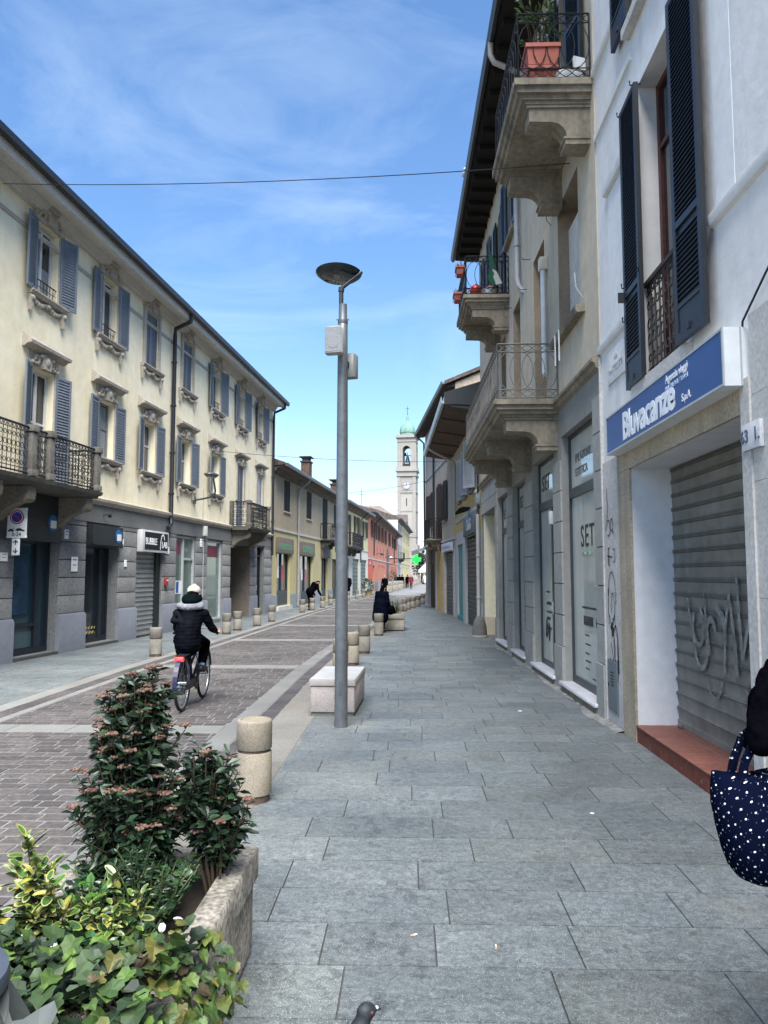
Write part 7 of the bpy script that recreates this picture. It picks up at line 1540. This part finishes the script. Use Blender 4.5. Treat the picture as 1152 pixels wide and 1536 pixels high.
# ---- cyclist
def wd(x, y, z): return (x, y, z)
S_ = .93
def sc(d): return {k: (tuple(c/S_ for c in v) if k[:2] in ('he', 'ne', 'pe', 'ch', 'sh', 'el', 'wr', 'hi', 'kn', 'an') and k not in () else v) for k, v in d.items()}
cyc = dict(head=(.01, .40, 1.395), neck=(.005, .35, 1.25), chest=(0, .29, 1.06), pelvis=(0, .22, .86), face=(.05, 1, -.15),
    shL=(-.165, .33, 1.16), elL=(-.205, .45, .98), wrL=(-.245, .585, .935), shR=(.165, .33, 1.16), elR=(.24, .42, .98), wrR=(.255, .565, .93),
    hipL=(-.085, .24, .84), knL=(-.12, .50, .50), anL=(-.125, .36, .235), hipR=(.085, .24, .84), knR=(.12, .60, .76), anR=(.125, .43, .51))
J = sc(cyc); J.update(toeL=(-.05, 1, -.1), toeR=(.08, 1, -.12), hdL=(-.15, 1, -.35), hdR=(.15, 1, -.35), thL=(1, 0, .3), thR=(-1, 0, .3), curlL=1.0, curlR=1.0)
t, H, rot = figure('cyclist in a dark puffer jacket and white knit hat riding away on the setts', (bx, by, 0), br, J, dict(jacket=NAVY, trousers=CLOTHB, shoes=SHOE, hair=HAIR, hairlen=.1, hem=-.06, hemr=.185, cuff=.062, slim=.86, jacket_extra=[('c', (0, .16/.93, .80/.93), .155, (0, .2/.93, .98/.93), .165)]), .014, True, S_)
KNIT = surf('cream knit wool', (.42, .39, .33), .95, var=.12, scale=20, fine=60, fvar=.2, bump=.9, bscale=45, bdist=.02)
soft([('e', H(0, -.012, .055), (.094, .106, .085), rot), ('c', H(0, -.02, .11), .035, H(0, -.02, .125), .03)], .010, KNIT, 'knit_hat', t, 2)
def torus_parts(c, r, q, n=12, tilt=0, sq=.8): return [('c', (c[0]+r*math.cos(a), c[1]+r*sq*math.sin(a), c[2]+tilt*math.sin(a)), q, (c[0]+r*math.cos(a+.55), c[1]+r*sq*math.sin(a+.55), c[2]+tilt*math.sin(a+.55)), q) for a in [2*PI*i/n for i in range(n)]]
soft(torus_parts((0, .365/S_, 1.345/S_), .088, .055, tilt=.03, sq=.95)+[('c', (-.05, .31/S_, 1.36/S_), .05, (.05, .31/S_, 1.36/S_), .05)], .010, surf('dark green hood', (.0035, .007, .008), .8, var=.3, spec=.04), 'hood', t, 3)
soft(torus_parts((.0, .315/S_, 1.262/S_), .135, .046, tilt=.02, sq=.85)+[('c', (-.15, .27/S_, 1.26/S_), .045, (.0, .2/S_, 1.235/S_), .04), ('c', (.15, .27/S_, 1.25/S_), .04, (.0, .2/S_, 1.235/S_), .04)], .012, surf('pale grey scarf', (.17, .175, .195), .95, var=.25, scale=9, fine=40, fvar=.2, bump=.6, bscale=25, bdist=.02), 'scarf', t, 3)
soft([('c', (-.15, .2, 1.27), .03, (-.03, .115, 1.13), .026), ('c', (-.16, .2, 1.27), .03, (-.2, .2, 1.15), .035), ('c', (-.2, .19, 1.16), .035, (-.06, .12, 1.15), .03)], .012, surf('dark grey shoulder bag', (.009, .01, .013), .9, var=.3, spec=.04), 'shoulder_strap', t, 3)
for q in 'LR':
    An = V(J['an'+q]); Kn = V(J['kn'+q]); soft([('c', tuple(An-V((0, 0, .01))), .043, tuple(An.lerp(Kn, .2)), .046)], .012, plain('blue sock', (.10, .15, .25), .9), 'sock', t, 2)

# ---- standing and walking people
def stand(lean=0, stride=.0, arms=(0, 0), stoop=0):
    d = dict(head=(0, .03+stoop*.55, 1.60-stoop*.32), neck=(0, -.01+stoop*.42, 1.45-stoop*.24), chest=(0, 0+stoop*.25, 1.25-stoop*.1), pelvis=(0, -.02-stoop*.1, .94), face=(0, 1, -stoop*.7))
    for s, q in ((-1, 'L'), (1, 'R')):
        d['sh'+q] = (s*.18, -.01+stoop*.36, 1.39-stoop*.2); d['el'+q] = (s*.235, -.03+stoop*.4+s*arms[0], 1.11-stoop*.22); d['wr'+q] = (s*.23, .08+stoop*.5+s*arms[0]*2, .88-stoop*.2)
        d['hip'+q] = (s*.09, -.02-stoop*.1, .9); d['kn'+q] = (s*.095, .03+s*stride*.6, .49); d['an'+q] = (s*.1, -.02+s*stride, .085+.03*abs(stride)); d['toe'+q] = (s*.1, 1, -.12)
    return d
coatx = lambda z0, r0, r1=.16: [('c', (0, -.02, z0), r0, (0, -.01, .95), r1), ('c', (-.05, -.02, z0), r0, (-.03, 0, .95), r1), ('c', (.05, -.02, z0), r0, (.03, 0, .95), r1)]
J = stand(stoop=.32); t, H, rot = figure('person in a long black hooded coat standing behind a bollard by the small planter', (-.79, 21.75, 0), R(-25), J, dict(jacket=CLOTHN, jname='long_coat', trousers=CLOTHB, shoes=SHOE, hair=HAIR, hairlen=.14, hem=-.1, hemr=.2, jacket_extra=coatx(.52, .24, .22)), .018, True, .84)
soft([('e', H(0, -.02, .05), (.1, .11, .085), rot), ('c', H(0, -.07, -.04), .07, H(0, -.06, -.12), .08)], .014, CLOTHB, 'hood', t, 3)
b = thing('handbag', 'black handbag held at the side of the person in the long black coat', 'bag', (-.50, 21.8, .50)); soft([('e', (0, 0, .14), (.13, .12, .14)), ('c', (-.07, 0, .1), .08, (.07, 0, .1), .08)], .016, CLOTHB, 'body', b, 3); mb = MB(); mb.tube([(-.08, 0, .22), (-.05, 0, .36), (.05, 0, .36), (.08, 0, .22)], .012, 6); mb.build('handle', BLACK, b)
J = stand(stoop=.8); figure('person in a dark jacket stooping behind a bollard on the left pavement', (-4.55, 35.3, 0), R(-40), J, dict(jacket=CLOTHB, trousers=CLOTHB, shoes=SHOE, hair=HAIR, hem=-.02, hemr=.18), .022, False, .95)
figure('person in dark blue standing in the doorway right of the lamp post', (-4.05, 50.8, 0), R(160), stand(), dict(jacket=CLOTHN, trousers=CLOTHN, shoes=SHOE, hair=HAIR, hem=-.12, hemr=.19), .03, False, .98)
J = stand(stride=.18, arms=(.08, 0)); figure('lone walker in black on the far street above the hooded person', (-1.86, 60, 0), R(170), J, dict(jacket=CLOTHB, trousers=CLOTHB, shoes=SHOE, hair=HAIR, hem=-.08, hemr=.18), .03, False, .93)
for x, y, col, lab in ((-1.42, 89, CLOTHN, 'left person of the far group in dark coats'), (-1.0, 90, CLOTHN, 'middle person of the far group in dark coats'), (-.7, 89, CLOTHB, 'right person of the far trio in dark coats'), (-.08, 92, CLOTHB, 'person in black walking just left of the one in the dark red coat')):
    J = stand(stride=random.uniform(.1, .2)*random.choice((-1, 1)), arms=(.06, 0)); figure(lab, (x, y, 0), R(random.uniform(-20, 20)), J, dict(jacket=col, trousers=CLOTHN, shoes=SHOE, hair=HAIR, hem=-.15, hemr=.2), .035, False, .97, 'people walking far down the street')
J = stand(stride=-.16, arms=(.06, 0)); figure('person in a dark red coat walking far down the street', (.33, 85, 0), R(176), J, dict(jacket=surf('dark red coat', (.10, .012, .022), .9, var=.2), trousers=surf('wine trousers', (.05, .01, .018), .9), shoes=SHOE, hair=HAIR, hem=-.2, hemr=.2, jname='coat'), .03, False, .97, 'people walking far down the street')

# ---- person at the right edge with the dotted bag
J = stand(); J.update(elL=(-.262, -.06, 1.165), wrL=(-.13, .17, 1.10), shL=(-.165, -.01, 1.335), chest=(0, 0, 1.2), neck=(0, -.01, 1.42), head=(0, .03, 1.57), hdL=(.3, 1, -.15), thL=(.2, .1, 1), curlL=.8)
px, py = 1.30, 2.42
t, H, rot = figure('person in a black jacket carrying the dark blue dotted tote bag on one arm', (px, py, 0), R(8), J, dict(jacket=CLOTHB, trousers=CLOTHB, shoes=SHOE, hair=HAIR, hairlen=.2, hem=.02, hemr=.17, slim=.8, wr=.014), .014, True, 1.0)
def dots():
    t = NT('navy dotted cotton'); 
    v = t.n.new('ShaderNodeTexVoronoi'); v.voronoi_dimensions = '2D'; v.inputs['Scale'].default_value = 29; v.inputs['Randomness'].default_value = .35; t.l.new(t.mapping((1, 1.15, 1), (0, 0, R(32)), 'UV'), v.inputs['Vector'])
    v2 = t.n.new('ShaderNodeTexVoronoi'); v2.voronoi_dimensions = '2D'; v2.inputs['Scale'].default_value = 44; v2.inputs['Randomness'].default_value = .8; t.l.new(t.mapping((1, 1, 1), (0, 0, R(-20)), 'UV'), v2.inputs['Vector'])
    c = t.mix((.002, .0035, .012), (.0035, .0055, .018), t.noise(9, 4)); c = t.mix(c, (.72, .72, .7), t.ramp(v.outputs['Distance'], [(.08, 1), (.105, 0)])); c = t.mix(c, (.12, .14, .2), t.ramp(v2.outputs['Distance'], [(.04, 1), (.07, 0)]))
    t.base(c); t.set(.9, 0, .04); t.b.inputs['IOR'].default_value = 1.08; t.bump(t.noise(240, 2), .25, .002, None); return t.m
DOT = dots()
b = thing('tote_bag', 'dark blue cotton tote bag with small white dots hanging from an arm', 'bag', (1.075, 2.36, .735), R(10))
mb = MB(); rows = []; n = 28
prof = [(0.0, .02, .02), (.005, .06, .035), (.02, .095, .055), (.05, .12, .072), (.10, .142, .085), (.17, .160, .088), (.24, .171, .075), (.29, .175, .05), (.325, .174, .026)]
vs = []
for z, a, c in prof:
    for i in range(n):
        th = 2*PI*i/n; cc, ss = math.cos(th), math.sin(th); w = 1+.02*math.sin(3*th+z*20)
        x = a*math.copysign(abs(cc)**.7, cc)*w; y = c*math.copysign(abs(ss)**.8, ss)*(1+.10*math.sin(4*x*30+z*22)); vs.append((x, y, z+.008*math.sin(x*25) if z > .3 else z))
fs = [(k*n+i, k*n+(i+1) % n, (k+1)*n+(i+1) % n, (k+1)*n+i) for k in range(len(prof)-1) for i in range(n)]+[tuple(range(n-1, -1, -1))]
inner = []
for i in range(n): x, y, z = vs[(len(prof)-1)*n+i]; inner.append((x*.96, y*.8, z-.012))
o_ = (len(prof)-1)*n; m_ = len(vs); vs += inner; fs += [(o_+i, o_+(i+1) % n, m_+(i+1) % n, m_+i) for i in range(n)]+[tuple(m_+i for i in range(n))]
mb.add(vs, fs); bo = mb.build('body', DOT, b, smooth=60)
def bag_uv(o):
    me = o.data; uv = me.uv_layers.new(name='cloth')
    for lp in me.loops: c = me.vertices[lp.vertex_index].co; uv.data[lp.index].uv = (.165*math.atan2(c.y*1.6, -c.x), c.z)
bag_uv(bo)
for q in (-1, 1):
    mb = MB(); pts = [(-.10, q*.028, .30), (-.085, q*.026, .36), (-.055, q*.03, .42), (-.01, q*.03, .45), (.035, q*.03, .42), (.075, q*.027, .36), (.10, q*.027, .30)]
    for p, r in zip(pts, pts[1:]):
        d = V(r)-V(p); nrm = V((d.z, 0, -d.x)).normalized()*.0; w = .014
        e = V((-d.z, 0, d.x)).normalized()*w
        mb.add([tuple(V(p)+e+V((0, y, 0))) for y in (-.002, .002)]+[tuple(V(p)-e+V((0, y, 0))) for y in (-.002, .002)]+[tuple(V(r)+e+V((0, y, 0))) for y in (-.002, .002)]+[tuple(V(r)-e+V((0, y, 0))) for y in (-.002, .002)],
            [(0, 1, 5, 4), (2, 6, 7, 3), (0, 4, 6, 2), (1, 3, 7, 5), (0, 2, 3, 1), (4, 5, 7, 6)])
    bag_uv(mb.build('handle', DOT, b))
s_ = thing('tissue_pack', 'crumpled pale cloth poking out of the dotted tote bag', 'cloth', (1.135, 2.35, 1.05)); mb = MB(); mb.add([(-.05, -.02, -.03), (.04, -.03, -.03), (.05, .02, -.03), (-.04, .03, -.03), (-.035, -.01, .03), (.0, -.012, .055), (.03, .0, .045), (.045, .01, .07), (-.02, .015, .04)], [(0, 1, 5, 4), (1, 2, 7, 6), (1, 6, 5), (2, 3, 8, 7), (3, 0, 4, 8), (4, 5, 6, 8), (6, 7, 8)]); mb.build('cloth', plain('pale lilac cloth', (.42, .38, .40), .9), s_, smooth=0)
# ================================================================ SKY AND LIGHT
w = bpy.data.worlds.new('World'); scene.world = w; w.use_nodes = True; nt = w.node_tree; N = nt.nodes; Lk = nt.links
SUN_EL, SUN_AZ = R(60), R(170)      # behind the camera, a little to the left: everything in the street is soft skylight
bg = N['Background']; sky = N.new('ShaderNodeTexSky'); sky.sky_type = 'NISHITA'; sky.sun_disc = False; sky.sun_elevation = SUN_EL; sky.sun_rotation = SUN_AZ; sky.altitude = 100; sky.air_density = 1.0; sky.dust_density = .3; sky.ozone_density = 3.0
tc = N.new('ShaderNodeTexCoord'); mp = N.new('ShaderNodeMapping'); mp.inputs['Scale'].default_value = (1.6, 1.6, 5.0); mp.inputs['Rotation'].default_value = (.25, .35, .2); Lk.new(tc.outputs['Generated'], mp.inputs[0])
def wn(scale, det, rough, dist): 
    n = N.new('ShaderNodeTexNoise'); n.inputs['Scale'].default_value = scale; n.inputs['Detail'].default_value = det; n.inputs['Roughness'].default_value = rough; n.inputs['Distortion'].default_value = dist; Lk.new(mp.outputs[0], n.inputs['Vector']); return n.outputs['Fac']
def wr(f, st):
    r = N.new('ShaderNodeValToRGB'); e = r.color_ramp.elements
    while len(e) < len(st): e.new(.5)
    for i, (p, c) in enumerate(st): e[i].position = p; e[i].color = (c, c, c, 1)
    Lk.new(f, r.inputs[0]); return r.outputs[0]
cl = wr(wn(1.5, 9, .62, .9), [(.47, 0), (.82, .38)])
sp = N.new('ShaderNodeSeparateXYZ'); Lk.new(tc.outputs['Generated'], sp.inputs[0])
hz = wr(sp.outputs['Z'], [(.0, .6), (.06, .30), (.2, .06), (.4, 0)])
def wmix(a, b, f):
    m = N.new('ShaderNodeMix'); m.data_type = 'RGBA'
    Lk.new(f, m.inputs[0]); Lk.new(a, m.inputs[6])
    if hasattr(b, 'is_output'): Lk.new(b, m.inputs[7])
    else: m.inputs[7].default_value = (*b, 1)
    return m.outputs[2]
hs = N.new('ShaderNodeHueSaturation'); hs.inputs['Saturation'].default_value = 1.12; Lk.new(sky.outputs[0], hs.inputs['Color'])
c1 = wmix(hs.outputs[0], (3.4, 4.2, 5.0), cl)
c2 = wmix(c1, (3.0, 3.9, 4.6), hz)
Lk.new(c2, bg.inputs['Color']); bg.inputs['Strength'].default_value = .053
sun = bpy.data.lights.new('sun', 'SUN'); so = bpy.data.objects.new('sun', sun); COL.objects.link(so); sun.energy = 2.75; sun.angle = R(48); sun.color = (1, .97, .93)
d = Vector((math.sin(SUN_AZ)*math.cos(SUN_EL), math.cos(SUN_AZ)*math.cos(SUN_EL), math.sin(SUN_EL))); so.rotation_euler = (-d).to_track_quat('-Z', 'Y').to_euler(); so.location = (0, -20, 40)
scene.view_settings.view_transform = 'Standard'; scene.view_settings.look = 'None'; scene.view_settings.exposure = 2.4; scene.view_settings.gamma = 1
# ---------------------------------------------------------------- camera
F = 1130.0
cam = bpy.data.cameras.new('camera'); co = bpy.data.objects.new('camera', cam); COL.objects.link(co)
cam.sensor_fit = 'VERTICAL'; cam.sensor_height = 36.0; cam.lens = 36.0*F/1536; cam.clip_start = .05; cam.clip_end = 3000
co.location = (0, 0, 1.65); co.rotation_euler = (PI/2+math.atan(94/F), 0, math.atan(36/F))
scene.camera = co
